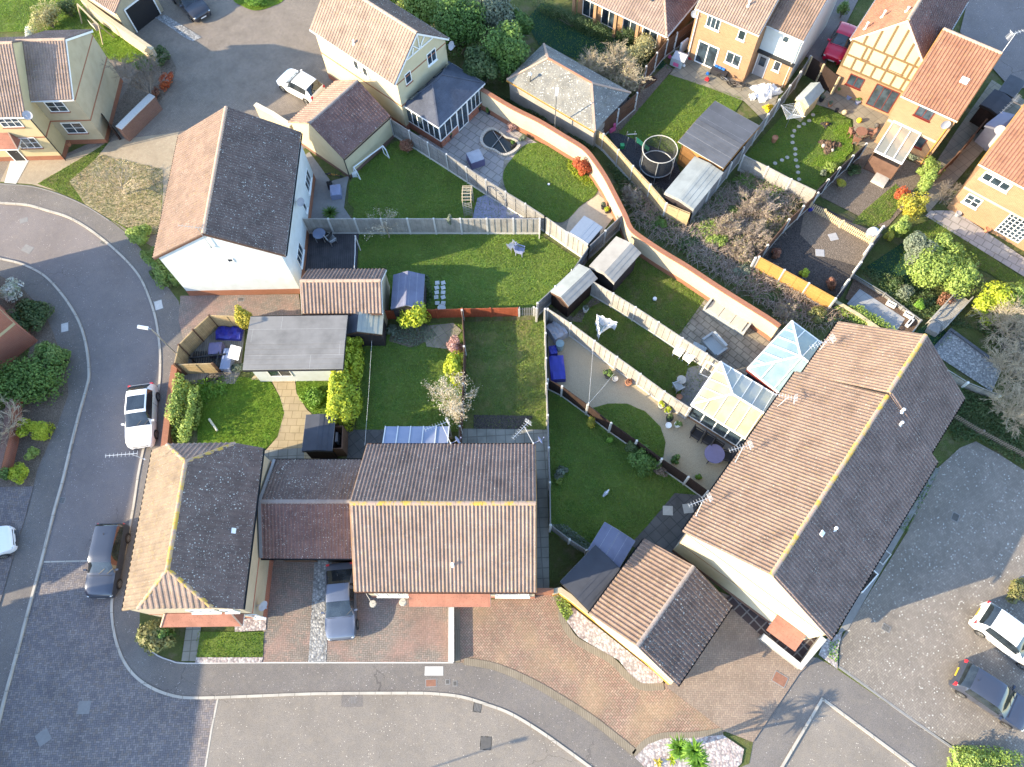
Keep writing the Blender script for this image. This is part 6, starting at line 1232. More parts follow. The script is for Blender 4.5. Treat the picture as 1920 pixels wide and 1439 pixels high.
# right side
for a in ((1722, 468, 1.1, 2.2, 'leaf_grey', 'blue-green rounded shrub left of the big laurel'), (1745, 505, 1.5, 2.6, 'leaf_laurel', 'large sunlit laurel mound beside the garden path'), (1800, 515, 1.5, 2.7, 'leaf_laurel', 'right half of the big laurel mound by the lawn'), (1765, 470, 1.3, 2.4, 'leaf_laurel', 'rear dome of the laurel group'), (1862, 572, 1.35, 2.5, 'leaf_yellow', 'yellow-green laurel next to the rustic bridge'), (1902, 565, 1.2, 2.3, 'leaf_laurel', 'laurel at the right edge above the bare tree')):
    bush(*a[:5], a[5], n=6500, size=.09)
for a in ((1712, 385, .9, 2.6, 'leaf_gold', 'golden conifer at the corner of the bare soil garden'), (1735, 345, .8, 2.4, 'leaf_laurel', 'pale green conifer behind the golden one'), (1690, 425, .7, 1.6, 'leaf_laurel', 'green shrub at the end of the picket fence'), (1668, 443, .4, 1.0, 'leaf_gold', 'small golden shrub by the white parasol base')):
    bush(*a[:5], a[5], n=3200, size=.07, cat='conifer' if 'conifer' in a[5] else 'bush', name='conifer' if 'conifer' in a[5] else 'bush')
bush(1690, 362, .55, 1.3, 'leaf_red', 'red-tipped shrub beside the golden conifer', n=1400); bare_tree(1775, 365, 1.0, 2.2, 'upright bare shrub by the brick house corner', 'bark_grey', None, 0, .3, 3, 4, trunk_r=.05, limbs=8)
bush(1576, 345, .42, .9, 'leaf_gold', 'bright yellow flowering bush beside the dark fence', n=1500, size=.06); bush(1455, 474, .5, 1.0, 'leaf_russet', 'russet shrub at the left end of the orange fence', n=900); bush(1507, 512, .42, .9, 'leaf_yellow', 'small yellow-green bush behind the orange fence', n=900); bush(1560, 530, .5, 1.2, 'leaf_russet', 'red-brown leafy shrub behind the orange fence', n=900)
bush(1725, 572, .42, .8, 'leaf_lush', 'small bright green bush near the slab terrace planter', n=1100); bush(1700, 545, .7, .8, 'leaf_grey', 'low grey-green border shrub below the laurels', n=1200); bush(1680, 530, .6, .6, 'leaf_dark', 'dark low border shrub beside the terrace edging', n=900); bush(1775, 560, .6, .9, 'leaf_russet', 'brownish shrub under the laurel mound', n=900)
bush(1545, 250, .02, .02, 'leaf_green', 'x', n=10) if 0 else None
bush(1582, 18, .6, 1.6, 'leaf_mid', 'clipped green bush beside the red car', n=1800); bush(1575, 165, .4, .9, 'leaf_mid', 'shrub in a pot by the mock-Tudor patio', n=700); bush(1618, 180, .35, .6, 'leaf_grey', 'pale leafy pot plant next to the red-framed patio door', n=500)
for x, y, lb in ((1900, 610, 'grey bare tree at the right edge beside the laurels'), (1905, 700, 'silvery bare tree over the pebbled garden'), (1900, 770, 'bare tree at the right edge above the car park')):
    bare_tree(x, y, 1.9, 3.0, lb, 'bark_pale', None, 0, .5, 4, 4, trunk_r=.09, limbs=7, minr=.009)
cover([(1745, 740), (1800, 730), (1925, 770), (1925, 880), (1830, 825), (1790, 830)], 6500, 'leaf_dark', 'ivy and weeds above the car park', .08, .3); cover([(1830, 600), (1925, 610), (1925, 760), (1900, 740), (1900, 690), (1830, 620)], 2500, 'leaf_dark', 'dark undergrowth around the pebbled garden', .09, .4)
brambles([(1850, 600), (1925, 600), (1925, 760), (1890, 700)], 500, 'tangled twigs on the right edge', 'twig', .8)
cover([(1600, 500), (1720, 530), (1830, 620), (1745, 605), (1700, 580)], 3000, 'leaf_dark', 'shaded plants around the slab terrace', .07, .35)
bush(1910, 1110, .75, 1.0, 'leaf_olive', 'orange-yellow bush behind the white car at the right', n=2200, size=.07); bush(1860, 1437, 2.0, 1.2, 'leaf_laurel', 'clipped pale green hedge at the bottom right corner', ry=.9, n=5200, size=.07, name='hedge', cat='hedge', box=True, rot=-.05)
bush(1560, 315, .6, .5, 'leaf_laurel', 'low shrub in the curved bed of the stepping stone lawn', n=700); bush(1545, 325, .3, .4, 'leaf_grey', 'grey tuft in the curved bed', n=300)
bush(1600, 318, .7, .6, 'leaf_dark', 'dark sprawling plant beneath the veranda', n=900); bush(1712, 290, .7, .7, 'leaf_grey', 'flowering pots and plants cluster by the brick wing corner', n=1200); bush(1742, 318, .9, 1.8, 'leaf_laurel', 'tall sunlit shrub below the brick wing corner', n=2600)
cover([(1115, 240), (1130, 235), (1160, 285), (1150, 290)], 300, 'leaf_green', 'weeds by the play area', .05, .15)

# real blades on the lawns: they catch the low sun
m_leaf('blade', (.11, .21, .02), (.28, .39, .05), (.22, .32, .05), trans=.4); m_leaf('blade_dry', (.16, .19, .05), (.32, .31, .12), (.10, .15, .04), trans=.3)
def inside(X, Y, poly):
    c = np.zeros(len(X), bool)
    for i in range(len(poly)):
        (x1, y1), (x2, y2) = poly[i], poly[i-1]
        k = ((y1 > Y) != (y2 > Y)) & (X < (x2-x1)*(Y-y1)/(y2-y1+1e-12)+x1); c ^= k
    return c
VIEW = [tuple(P(*q)[:2]) for q in ((-30, -30), (1950, -30), (1950, 1470), (-30, 1470))]
allX = {'blade': [], 'blade_dry': []}
for pts, z, mt in LAWNS:
    xs, ys = [p[0] for p in pts], [p[1] for p in pts]; A = (max(xs)-min(xs))*(max(ys)-min(ys)); n = int(A*210*(1 if 'fake' not in mt else .4))
    X = rng.uniform(min(xs), max(xs), n); Y = rng.uniform(min(ys), max(ys), n); k = inside(X, Y, pts) & inside(X, Y, VIEW)
    for pts2, z2, _ in LAWNS:
        if z2 > z+.005 and pts2 is not pts: k &= ~inside(X, Y, pts2)
    X, Y = X[k], Y[k]; d = np.sin(X*1.7+3)*np.sin(Y*1.3+1)+np.sin(X*.6-Y*.9); key = rng.random(len(X)) < np.clip((.15 if mt in ('grass', 'grass_lush', 'turf_fake') else .45)+.12*d, 0, 1)
    if mt == 'grass_dry': key[:] = True
    for nm, kk in (('blade', ~key), ('blade_dry', key)): allX[nm].append(np.stack([X[kk], Y[kk], np.full(kk.sum(), z)], 1))
for nm, lst in allX.items():
    C = np.concatenate(lst); n = len(C); a = rng.uniform(0, 2*math.pi, n); w = rng.uniform(.012, .026, n); h = rng.uniform(.035, .085, n); t_ = np.stack([np.cos(a)*w, np.sin(a)*w, np.zeros(n)], 1); ln = np.stack([rng.normal(0, .03, n), rng.normal(0, .03, n), h], 1)
    V = np.stack([C-t_, C+t_, C+ln+t_*.5, C+ln-t_*.5], 1).reshape(-1, 3); me = bpy.data.meshes.new('grass'); me.vertices.add(4*n); me.vertices.foreach_set('co', V.ravel().astype(np.float32)); me.loops.add(4*n); me.loops.foreach_set('vertex_index', np.arange(4*n, dtype=np.int32)); me.polygons.add(n)
    me.polygons.foreach_set('loop_start', np.arange(n, dtype=np.int32)*4); me.polygons.foreach_set('loop_total', np.full(n, 4, dtype=np.int32)); me.materials.append(M[nm]); me.update(calc_edges=True); o = bpy.data.objects.new('grass', me); COL.objects.link(o); tag(o, 'short green grass blades on the garden lawns' if nm == 'blade' else 'dry straw coloured blades mixed into the lawns', kind='stuff'); print(nm, n)
# ---------------- cars ----------------
def paint(name, c, metal=.2): return plain(name, c, .28, .5, metal, .02, 3, coat=.6)
def wheel_proto(parent, c, side):
    w = empty_part('wheel', parent); m = MB(); r = .315
    prof = [(.20, -.10), (.27, -.11), (r, -.085), (r+.005, 0), (r, .085), (.27, .11), (.20, .10)]
    def cyl(pr, n=20):
        q = MB()
        for k in range(len(pr)-1):
            for j in range(n):
                a0, a1 = 2*math.pi*j/n, 2*math.pi*(j+1)/n; (r0, y0), (r1, y1) = pr[k], pr[k+1]
                q.face([c+Vector((r0*math.cos(a0), y0, r0*math.sin(a0))), c+Vector((r0*math.cos(a1), y0, r0*math.sin(a1))), c+Vector((r1*math.cos(a1), y1, r1*math.sin(a1))), c+Vector((r1*math.cos(a0), y1, r1*math.sin(a0)))])
        return q
    cyl(prof).build('tyre', M['black_plastic'], w)
    q = MB(); y = .085*side; n = 10
    for j in range(n):
        a = 2*math.pi*j/n; a2 = a+.34; q.face([c+Vector((.05*math.cos(a), y, .05*math.sin(a))), c+Vector((.2*math.cos(a), y, .2*math.sin(a))), c+Vector((.2*math.cos(a2), y, .2*math.sin(a2))), c+Vector((.05*math.cos(a2), y, .05*math.sin(a2)))])
    q2 = cyl([(.195, .088*side), (.225, .105*side)]); q.v_off = 0
    for f_ in q2.f: q.face([q2.v[i] for i in f_])
    q.face([c+Vector((.07*math.cos(t_), y+.01*side, .07*math.sin(t_))) for t_ in [2*math.pi*k/8 for k in range(8)]])
    q.build('rim', M['metal'], w)
def empty_part(name, parent):
    o = bpy.data.objects.new(name, None); COL.objects.link(o); o.parent = parent; o.empty_display_size = .1; return o
def car(label, front, rear, paintmat, L=4.2, Wd=1.76, H=1.47, style='hatch', group='parked cars', roofmat=None, sunroof=False, rails=False, z=.1, plate='toy_yellow'):
    "hatchback / estate lofted along its length; front and rear are photo positions of the bumpers"
    root = empty('parked_car', (0, 0, 0), label, 'car', group); hw = Wd/2
    st = {'hatch': [(-1.0, .62, .50, .52), (-.985, .84, .80, .82), (-.93, .93, .93, 1.04), (-.70, .97, .97, 1.40), (-.30, .98, .96, 1.47), (.05, .985, .95, 1.44), (.40, .98, .93, .98), (.70, .97, .86, .90), (.90, .90, .72, .78), (.975, .78, .56, .60), (1.0, .60, .42, .45)],
          'estate': [(-1.0, .66, .50, .52), (-.99, .86, .86, .90), (-.955, .93, .95, 1.12), (-.86, .97, .97, 1.42), (-.40, .98, .96, 1.47), (.02, .985, .95, 1.45), (.36, .98, .93, .99), (.68, .97, .87, .92), (.89, .91, .74, .80), (.975, .80, .56, .60), (1.0, .60, .42, .45)],
          'saloon': [(-1.0, .62, .50, .52), (-.985, .84, .86, .88), (-.80, .95, .96, 1.02), (-.58, .97, .97, 1.20), (-.34, .98, .96, 1.42), (.05, .985, .95, 1.44), (.42, .98, .93, .98), (.72, .97, .86, .90), (.90, .90, .72, .78), (.975, .78, .56, .60), (1.0, .60, .42, .45)]}[style]
    hs = H/1.47; ST = smooth([(a*L/2, b*hw) for a, b, _, _ in st], 4, False); ST2 = smooth([(c, d) for _, _, c, d in st], 4, False); rows = []
    for (x, w), (zb, zt) in zip(ST, ST2):
        zb, zt = zb*hs, zt*hs; g = min(1, max(0, (zt-zb)/.35)); wt = w*(.93-.16*g)
        rows.append([(x, 0, zt+.02), (x, wt*.5, zt+.012), (x, wt*.86, zt-.004), (x, wt, zt-.035), (x, w*(.97), zb), (x, w, max(.3, zb-.18)), (x, w, .42), (x, w*.97, .24), (x, w*.86, .19)])
    B, WS, RW, SG, SL = MB(), MB(), MB(), MB(), MB(); xr0, xr1 = {'hatch': (-.915, -.73), 'estate': (-.95, -.875), 'saloon': (-.78, -.40)}[style]; wf0, wf1 = .07, .385
    for i in range(len(rows)-1):
        for sgn in (1, -1):
            for k in range(8):
                q = [rows[i][k], rows[i+1][k], rows[i+1][k+1], rows[i][k+1]]; q = [(a, b*sgn, c) for a, b, c in q]
                if sgn > 0: q = q[::-1]
                xm = (rows[i][0][0]+rows[i+1][0][0])/L; t_ = B
                if k < 3 and wf0 < xm < wf1: t_ = WS
                elif k < 3 and xr0 < xm < xr1: t_ = RW
                elif k == 3 and (xr1 if style != 'estate' else -.84)+.02 < xm < .27 and not (-.33 < xm < -.27): t_ = SG
                elif k < 3 and sunroof and -.52 < xm < .0 and k < 2: t_ = SL
                t_.face(q)
    B.build('body', M[paintmat], root, True); WS.build('windscreen', M['glass_car'], root, True); RW.build('rear_window', M['glass_car'], root, True)
    for sgn in (1, -1):
        s_ = MB(); 
        for f_ in SG.f:
            pts = [SG.v[i] for i in f_]
            if pts[0][1]*sgn > 0 or pts[1][1]*sgn > 0: s_.face(pts)
        if s_.f: s_.build('side_window', M['glass_car'], root, True)
    if SL.f: SL.build('sunroof', M['glass_car'], root, True)
    for sx in (.62, -.62):
        for sy in (1, -1):
            wheel_proto(root, Vector((sx*L/2, sy*(hw-.075), .315)), sy)
    for sy in (1, -1):
        m = MB(); m.lathe((L/2*.915, sy*hw*.74, .58), [(.02, -.06), (.10, -.03), (.13, .03), (.08, .085), (0, .10)], 10); m.build('headlight', M['glass_lamp'], root, True)
        m = MB(); m.cbox((-L/2*.955, sy*hw*.80, .72), .10, .18, .26); m.build('tail_light', M['toy_red'], root)
        m = MB(); m.cbox((.26*L/2+.05, sy*(hw+.07), .93*hs), .10, .17, .12); m.bar((.3*L/2, sy*(hw-.05), .93*hs), (.3*L/2, sy*(hw+.05), .95*hs), .04); m.build('wing_mirror', M[paintmat], root)
        if rails: MB().bar((-L*.36, sy*hw*.72, H+.03), (0, sy*hw*.72, H+.03), .035).build('roof_rail', M['metal'], root)
    MB().cbox((-L/2+.0, 0, .58), .03, .5, .11).build('number_plate', M[plate], root); MB().cbox((L/2-.02, 0, .36), .03, .5, .11).build('number_plate', M['white_plastic'], root)
    for sy in (-.1, .45): MB().bar((.40*L/2, sy*hw, 1.0*hs), (.27*L/2, (sy+.42)*hw, 1.155*hs), .022).build('wiper', M['black_plastic'], root)
    for xx in (.24, -.30): 
        for sy in (1, -1): MB().bar((xx*L/2, sy*(hw*.985), .32), (xx*L/2, sy*(hw*.972), .93*hs), .014).build('door_seam', M['black_plastic'], root)
    MB().bar((.44*L/2, -hw*.78, .975*hs), (.44*L/2, hw*.78, .975*hs), .02).build('bonnet_seam', M['black_plastic'], root)
    MB().cbox((L/2-.05, 0, .46), .06, 1.0, .12).build('grille', M['black_plastic'], root)
    MB().bar((-L*.30, 0, H), (-L*.33, 0, H+.10), .02).build('roof_aerial', M['black_plastic'], root)
    a, b = P(*front, .6), P(*rear, .6); d = a-b; c = (a+b)/2; place(root, (c.x, c.y, z), math.atan2(d.y, d.x)); return root
plain('glass_lamp', (.55, .58, .6), .12, .8, 0, .02); paint('paint_white', (.80, .80, .80), 0); paint('paint_dark', (.035, .038, .05)); paint('paint_grey', (.13, .15, .20), .4); paint('paint_red', (.62, .012, .06), .1); paint('paint_black', (.045, .055, .085)); paint('paint_blueblack', (.05, .06, .085), .3)
car('white hatchback with a dark sunroof parked on the left street', (262, 838), (268, 724), 'paint_white', 4.25, style='hatch', sunroof=True, z=0)
car('dark blue-black estate car parked beside the corner house', (188, 1112), (212, 992), 'paint_blueblack', 4.35, style='estate', z=0)
car('grey-blue saloon on the drive between link garage and terrace', (640, 1190), (640, 1068), 'paint_grey', 4.3, style='saloon', z=.1)
car('white hatchback half shaded in the block court by the cream garage', (534, 146), (594, 178), 'paint_white', 3.9, style='hatch')
car('dark saloon at the top of the block court', (390, 40), (322, -30), 'paint_dark', 4.4, style='saloon')
car('bright pink-red small car beside the mock-Tudor house', (1556, 118), (1592, 50), 'paint_red', 3.7, 1.66, 1.5)
car('white hatchback parked at the right edge of the speckled car park', (1945, 1235), (1845, 1158), 'paint_white', 4.1, 1.75, 1.5)
car('black and silver small car with a yellow rear plate', (1920, 1345), (1800, 1265), 'paint_black', 4.1, 1.75, 1.42)
car('white car just poking in at the left edge', (14, 1012), (-95, 1050), 'paint_white', 4.2, 1.78)
# ---------------- street furniture ----------------
def street_lamp(label, top, h, arm, base_xy=None):
    t = P(*top, h) if base_xy is None else Vector((*base_xy, h)); b = Vector((t.x, t.y, .05)); o = empty('street_lamp', b, label, 'street lamp', 'street lamps')
    m = MB(); m.tube([b, b+Vector((0, 0, 1.2)), b+Vector((0, 0, 1.25)), t], [.08, .08, .05, .035], 8); m.build('pole', M['metal'], o)
    e = t+Vector(arm); MB().tube([t, e], .03, 6).build('arm', M['metal'], o); d = Vector(arm).normalized(); n = Vector((-d.y, d.x, 0))
    m = MB(); m.box(e-n*.1-Vector((0, 0, .04)), d*.6, n*.2, (0, 0, .09)); m.build('lamp_head', M['white_plastic'], o); return o
street_lamp('white-headed street lamp standing behind the tan fence at the road bend', (283, 617), 5.2, (-.15, .02, .04))
street_lamp('slim white street lamp behind the curved wall near the slate outbuilding', (1043, 182), 4.6, (.02, .12, .02))
b = P(945, 1395, 0); s_ = 5.6/math.tan(EL); street_lamp('street lamp just below the lower edge, shadow falling by a manhole', None, 5.6, (.35, .05, .04), (b.x-s_*math.cos(AZ), b.y-s_*math.sin(AZ)))
t = P(994, 142, 3.2); m = MB(); m.tube([(t.x, t.y, .1), t], .045, 6).build('p', M['iron']) if 0 else None
o = empty('lamp_post', (t.x, t.y, .1), 'thin dark post with a round white top by the slate outbuilding', 'post'); MB().tube([(t.x, t.y, .1), t], .045, 6).build('pole', M['iron'], o); MB().lathe(t, [(.05, 0), (.13, .08), (.13, .16), (0, .24)], 10).build('globe', M['white_plastic'], o)
def cover_plate(px, py, w, d, mat, label, rz=0, name='manhole_cover', z=None, frame=None, cat='manhole cover'):
    v = P(px, py, .1); zz = z if z is not None else .1; m = MB(); m.cbox((v.x, v.y, zz-.02), w, d, .028, rz)
    o = empty(name, (v.x, v.y, zz), label, cat, 'manholes and gullies'); m.build('cover', M[mat], o)
    q = MB(); e = Vector((math.cos(rz), math.sin(rz), 0)); g = Vector((-e.y, e.x, 0)); c = Vector((v.x, v.y, zz))
    for s1, s2 in ((-1, 0), (1, 0)): q.box(c+e*(s1*(w/2+.02)-.02)-g*(d/2+.04)-Vector((0, 0, .02)), e*.04, g*(d+.08), (0, 0, .026))
    for s2 in (-1, 1): q.box(c+g*(s2*(d/2+.02)-.02)-e*(w/2)-Vector((0, 0, .02)), e*w, g*.04, (0, 0, .026))
    q.build('frame', M[frame or 'concrete_dark'], o)
    if 'gully' in label:
        for k in range(5): MB().box(c+e*(-w/2+w*(k+.4)/5)-g*d*.4, e*.02, g*d*.8, (0, 0, .014)).build('bar', M['concrete_dark'], o)
CP = [(661, 1313, .42, .42, 'iron', 'gully grate by the kerb on the bottom road', 0, 0), (895, 1327, .40, .42, 'iron', 'gully grate where the bottom kerb starts to curve', -.2, 0), (911, 1394, .55, .6, 'iron', 'manhole cover beside the lamp shadow on the bottom road', -.1, 0), (156, 1327, .6, .6, 'concrete_dark', 'manhole cover in the block paved road near the left', -.03, 0), (79, 1383, .62, .62, 'concrete_dark', 'tilted manhole cover in the block paved road', .6, 0), (808, 1281, .55, .35, 'rust_iron', 'rusty cover in the pavement below the white patch', 0, .075), (839, 1279, .18, .2, 'iron', 'small square stop tap cover in the pavement', 0, .075), (853, 1282, .18, .22, 'iron', 'second small pavement cover, nearer the brick drive', 0, .075), (121, 614, .45, .65, 'concrete', 'pale cover slab in the left pavement', .2, .075), (43, 412, .5, .35, 'concrete_dark', 'small manhole near the shadow at the upper left road', .3, 0), (50, 466, .7, .5, 'concrete_dark', 'worn manhole cover in the upper left road', -.5, 0), (193, 452, .38, .36, 'iron', 'gully grate on the outer curve of the road', -.6, 0), (1462, 1274, .7, .55, 'rust_iron', 'rust coloured cover in the tan brick drive', -.6, .15), (1661, 1178, .4, .3, 'iron', 'small gully in the sunny car park', -.6, .12), (1791, 970, .35, .45, 'iron', 'small cover in the shaded car park', -.6, .12), (297, 572, .5, .7, 'concrete', 'pale slab cover beside the clipped hedge', .3, .075), (115, 938, .3, .3, 'iron', 'gully by the left kerb', -.2, 0), (452, 562, .35, .22, 'iron', 'small dark cover in the drive below the white house', 0, .12)]
for px, py, w, d, mt, lb, rz, z in CP: cover_plate(px, py, w, d, mt, lb, rz, z=z)
sheet('pavement_patch', [(797, 1250), (831, 1250), (831, 1267), (796, 1267)], 'concrete', .083); sheet('road_patch', [(640, 1302), (680, 1302), (680, 1326), (640, 1326)], 'pavement_asphalt', .004+.006); sheet('road_patch', [(160, 700), (190, 690), (200, 790), (150, 800)], 'pavement_asphalt', .004) if 0 else None
# ---------------- garden objects ----------------
def pot(px, py, r, h, mat, plant, label, ph=.35, name='plant_pot', group='plant pots', z=.12):
    v = P(px, py, z+h/2); b = Vector((v.x, v.y, z)); o = empty(name, b, label, 'plant pot', group)
    MB().lathe(b, [(r*.7, 0), (r*.92, h*.8), (r, h*.82), (r, h), (r*.86, h), (r*.84, h*.9), (0, h*.9)], 14).build('pot', M[mat], o)
    if plant:
        C, N = crown_pts((b.x, b.y, b.z+h+ph*.35), r*1.15, r*1.15, ph*.5, int(130+900*r)); leafmesh('foliage', C, N, .05, plant, o)
    return o
for a in ((832, 265, .2, .45, 'pot_black', 'leaf_green', 'black pot at the corner of the slate conservatory, lowest of its row'), (843, 256, .2, .45, 'pot_black', 'leaf_green', 'middle black pot beside the slate conservatory wall'), (852, 246, .19, .42, 'pot_black', 'leaf_mid', 'upper black pot left of the patio door'), (883, 215, .22, .45, 'pot_black', 'leaf_mid', 'black pot with a bushy plant right of the patio door'), (897, 203, .24, .45, 'pot_black', 'leaf_olive', 'big black pot at the far corner of the conservatory'), (916, 210, .2, .3, 'pot_black', 'leaf_green', 'dark low planter against the curved wall'), (962, 272, .2, .3, 'pot_black', 'leaf_green', 'black pot beside the kidney pond'),
          (1131, 388, .18, .4, 'pot_black', 'leaf_grey', 'dark pot with a white top on the tan path'), (1138, 396, .18, .35, 'pot_black', 'leaf_yellow', 'pot with a yellow-green plant on the tan path'), (1140, 703, .3, .4, 'pot_black', 'leaf_mid', 'large leafy plant in a pot against the pale fence'), (1153, 712, .2, .35, 'pot_grey', None, 'empty grey pot by the pale fence'), (1178, 719, .22, .35, 'terracotta', 'leaf_russet', 'terracotta pot on the beige gravel'), (1240, 761, .22, .4, 'upvc_cream', 'leaf_yellow', 'cream pot with yellow-green plant, top of the curved row'), (1252, 771, .24, .3, 'pot_grey', 'leaf_yellow', 'pot with a bright lime plant by the pale fence'), (1255, 786, .24, .45, 'pot_black', 'leaf_dark', 'tall dark pot between lime plant and white pot'), (1253, 799, .2, .35, 'upvc', None, 'white pot with bare soil beside the round lawn'), (1270, 797, .22, .35, 'upvc', 'leaf_mid', 'white pot with a small green plant'), (1273, 746, .2, .35, 'terracotta', None, 'empty terracotta pot near the cream conservatory'), (1098, 581, .2, .45, 'upvc', 'leaf_grey', 'white urn on the grey soil by the black-roofed shed'),
          (1452, 262, .22, .5, 'terracotta', None, 'terracotta pot on the left edge of the stepping stone lawn'), (1540, 187, .2, .35, 'pot_black', 'leaf_grey', 'dark pot on the patio by the small apex shed'), (1556, 197, .17, .3, 'terracotta', 'leaf_grey', 'small pot in the middle of the mock-Tudor patio'), (1569, 207, .14, .25, 'pot_black', None, 'tiny dark pot on the mock-Tudor patio'), (1592, 183, .2, .3, 'patio_blue', None, 'blue-grey pot near the leafy shrub'), (1608, 192, .2, .3, 'patio_blue', 'leaf_mid', 'blue pot under the red-framed window'), (1796, 402, .2, .35, 'pot_grey', None, 'grey urn on the paving of the right brick house'), (1851, 432, .2, .35, 'terracotta', None, 'pinkish urn left of the white French doors'), (1635, 446, .17, .3, 'toy_red', None, 'orange-red bucket at the end of the picket fence'), (128, 270, .2, .35, 'terracotta', None, 'terracotta pot by the corner of the tan rendered house')):
    pot(*a[:6], a[6])
ORD = 'first second third fourth fifth sixth seventh eighth ninth tenth eleventh twelfth thirteenth fourteenth fifteenth sixteenth'.split()
def slab_set(pts, r, mat, label, name='stepping_stone', round_=True, z=.15):
    proto = None
    for i, (x, y) in enumerate(pts):
        v = P(x, y, .13); 
        if proto is None:
            m = MB(); m.lathe((v.x, v.y, z-.02), [(r, 0), (r, .035), (r*.93, .045)], 9) if round_ else m.cbox((v.x, v.y, z-.02), r*2, r*1.9, .045, .05)
            proto = tag(m.build(name, M[mat], None, loc=(v.x, v.y, z)), label, 'stepping stone', 'stepping stones and slabs')
        else: c = proto.copy(); COL.objects.link(c); c.location = (v.x, v.y, z+.0); c.rotation_euler[2] = random.uniform(-.3, .3); c['label'] = ORD[i]+' '+label
    proto['label'] = 'first '+label
slab_set([(1524, 216), (1517, 227), (1507, 233), (1498, 238), (1489, 246), (1486, 256), (1486, 268), (1491, 280), (1491, 290), (1492, 301), (1495, 313), (1496, 324), (1498, 337), (1476, 296), (1466, 301), (1453, 307)], .16, 'stone', 'round grey stone from the top of the curving lawn trail')
slab_set([(820, 531), (831, 531), (819, 540), (831, 540), (819, 549), (831, 549), (818, 558), (831, 558), (820, 569), (831, 569)], .15, 'concrete', 'square pale stone, counted row by row, behind the blue-grey shed', round_=False)
slab_set([(1578, 421), (1562, 445), (1537, 475)], .30, 'pot_grey', 'loose slab from the top in the bare soil garden', round_=False)
slab_set([(1290, 954), (1252, 958)], .3, 'stone', 'pale slab in the dark patio by the house row', round_=False)
def disc(px, py, r, h, mat, label, name, cat, z=.12): v = P(px, py, z+h); return tag(MB().lathe((v.x, v.y, z), [(r*.6, 0), (r*.35, h*.5), (r, h*.9), (r, h), (r*.8, h*.92), (0, h*.9)], 16).build(name, M[mat], None, loc=(v.x, v.y, z)), label, cat)
disc(828, 577, .28, .5, 'concrete', 'round pale bird bath in front of the red fence', 'bird_bath', 'bird bath'); 
# rotary airers
def airer(px, py, h, r, label, clothes=None, az=.4):
    v = P(px, py, h); o = empty('rotary_airer', (v.x, v.y, .1), label, 'rotary airer', 'rotary airers'); b = Vector((v.x, v.y, .1)); t_ = Vector((v.x, v.y, h-.35)); MB().tube([b, Vector((v.x, v.y, h))], .025, 6).build('pole', M['metal'], o)
    E_ = [t_+Vector((math.cos(az+k*math.pi/2)*r, math.sin(az+k*math.pi/2)*r, .35)) for k in range(4)] if not clothes else [t_+Vector((math.cos(az+k*2.094)*r, math.sin(az+k*2.094)*r, .35)) for k in range(3)]
    m = MB(); [m.bar(t_, e, .03) for e in E_]; m.build('arm', M['alu'], o); l = MB()
    for k in range(1, 8):
        q = [t_+(e-t_)*(k/7.5) for e in E_]
        for i in range(len(q)): l.bar(q[i], q[(i+1) % len(q)], .012)
    l.build('line', M['white_plastic'], o)
    if clothes:
        for i in range(2):
            a, c = E_[i], E_[(i+1) % 3]; u = c-a; m = MB(); n = 9; top = [a+u*(.05+.9*j/n) for j in range(n+1)]
            for j in range(n):
                for k in range(4):
                    f0 = lambda jj, kk: top[jj]-Vector((0, 0, .28*kk+.03*math.sin(jj*1.7)))+Vector((.05*math.sin(jj*2.1+kk), .05*math.cos(jj*1.9+kk), 0))
                    m.face([f0(j, k), f0(j+1, k), f0(j+1, k+1), f0(j, k+1)])
            tag(m.build('hanging_sheet', M['white_cloth'], None), ['white sheet hanging on the left side of the lawn airer', 'white towel hanging on the right side of the lawn airer'][i], 'laundry')
airer(1134, 607, 1.9, .85, 'rotary airer with white washing on the lawn between pale fences', True, .05); airer(1487, 208, 1.9, 1.0, 'rotary airer under a grey cover beside the small apex shed', None, .9)
# chairs and tables
def chair(px, py, rz, mat, label, w=.55, group='garden chairs', name='garden_chair', h=.42, back=.5, arms=True, z=.14):
    o = empty(name, (0, 0, 0), label, 'chair', group)
    m = MB(); m.cbox((0, 0, h-.05), w, w, .06); m.build('seat', M[mat], o); m = MB(); m.box((-w/2, -w/2, h), (0, w, 0), (.06, 0, 0), (-.12, 0, back)); m.build('backrest', M[mat], o)
    for sx in (-1, 1):
        for sy in (-1, 1): MB().bar((sx*(w/2-.04), sy*(w/2-.04), 0), (sx*(w/2-.05), sy*(w/2-.04), h-.05), .045).build('leg', M[mat], o)
    if arms:
        for sy in (-1, 1): MB().bar((-w/2, sy*w/2, h+.22), (w/2, sy*w/2, h+.2), .07, .05).bar((w/2-.05, sy*w/2, h), (w/2-.05, sy*w/2, h+.2), .05).build('armrest', M[mat], o)
    v = P(px, py, z+.4); return place(o, (v.x, v.y, z), rz)
def table(px, py, r, h, mat, label, round_=True, d=None, rz=0, name='garden_table', z=.14, glass=None):
    v = P(px, py, z+h); o = empty(name, (v.x, v.y, z), label, 'table'); b = Vector((v.x, v.y, z)); m = MB()
    if round_: m.lathe(b+Vector((0, 0, h-.05)), [(r*.95, 0), (r, .02), (r, .05), (0, .052)], 24)
    else: m.cbox(b+Vector((0, 0, h-.05)), r*2, d*2, .05, rz)
    m.build('tabletop', M[glass or mat], o)
    e = Vector((math.cos(rz), math.sin(rz), 0)); g = Vector((-e.y, e.x, 0))
    for sx in (-1, 1):
        for sy in (-1, 1): p = b+e*sx*r*.62+g*sy*(d or r)*.62; MB().bar(p, p+Vector((0, 0, h-.05)), .05).build('leg', M[mat], o)
    return o
PI = math.pi
chair(1272, 660, -2.2, 'white_plastic', 'left white plastic chair against the pale fence'); chair(1291, 672, -2.4, 'white_plastic', 'right white plastic chair against the pale fence')
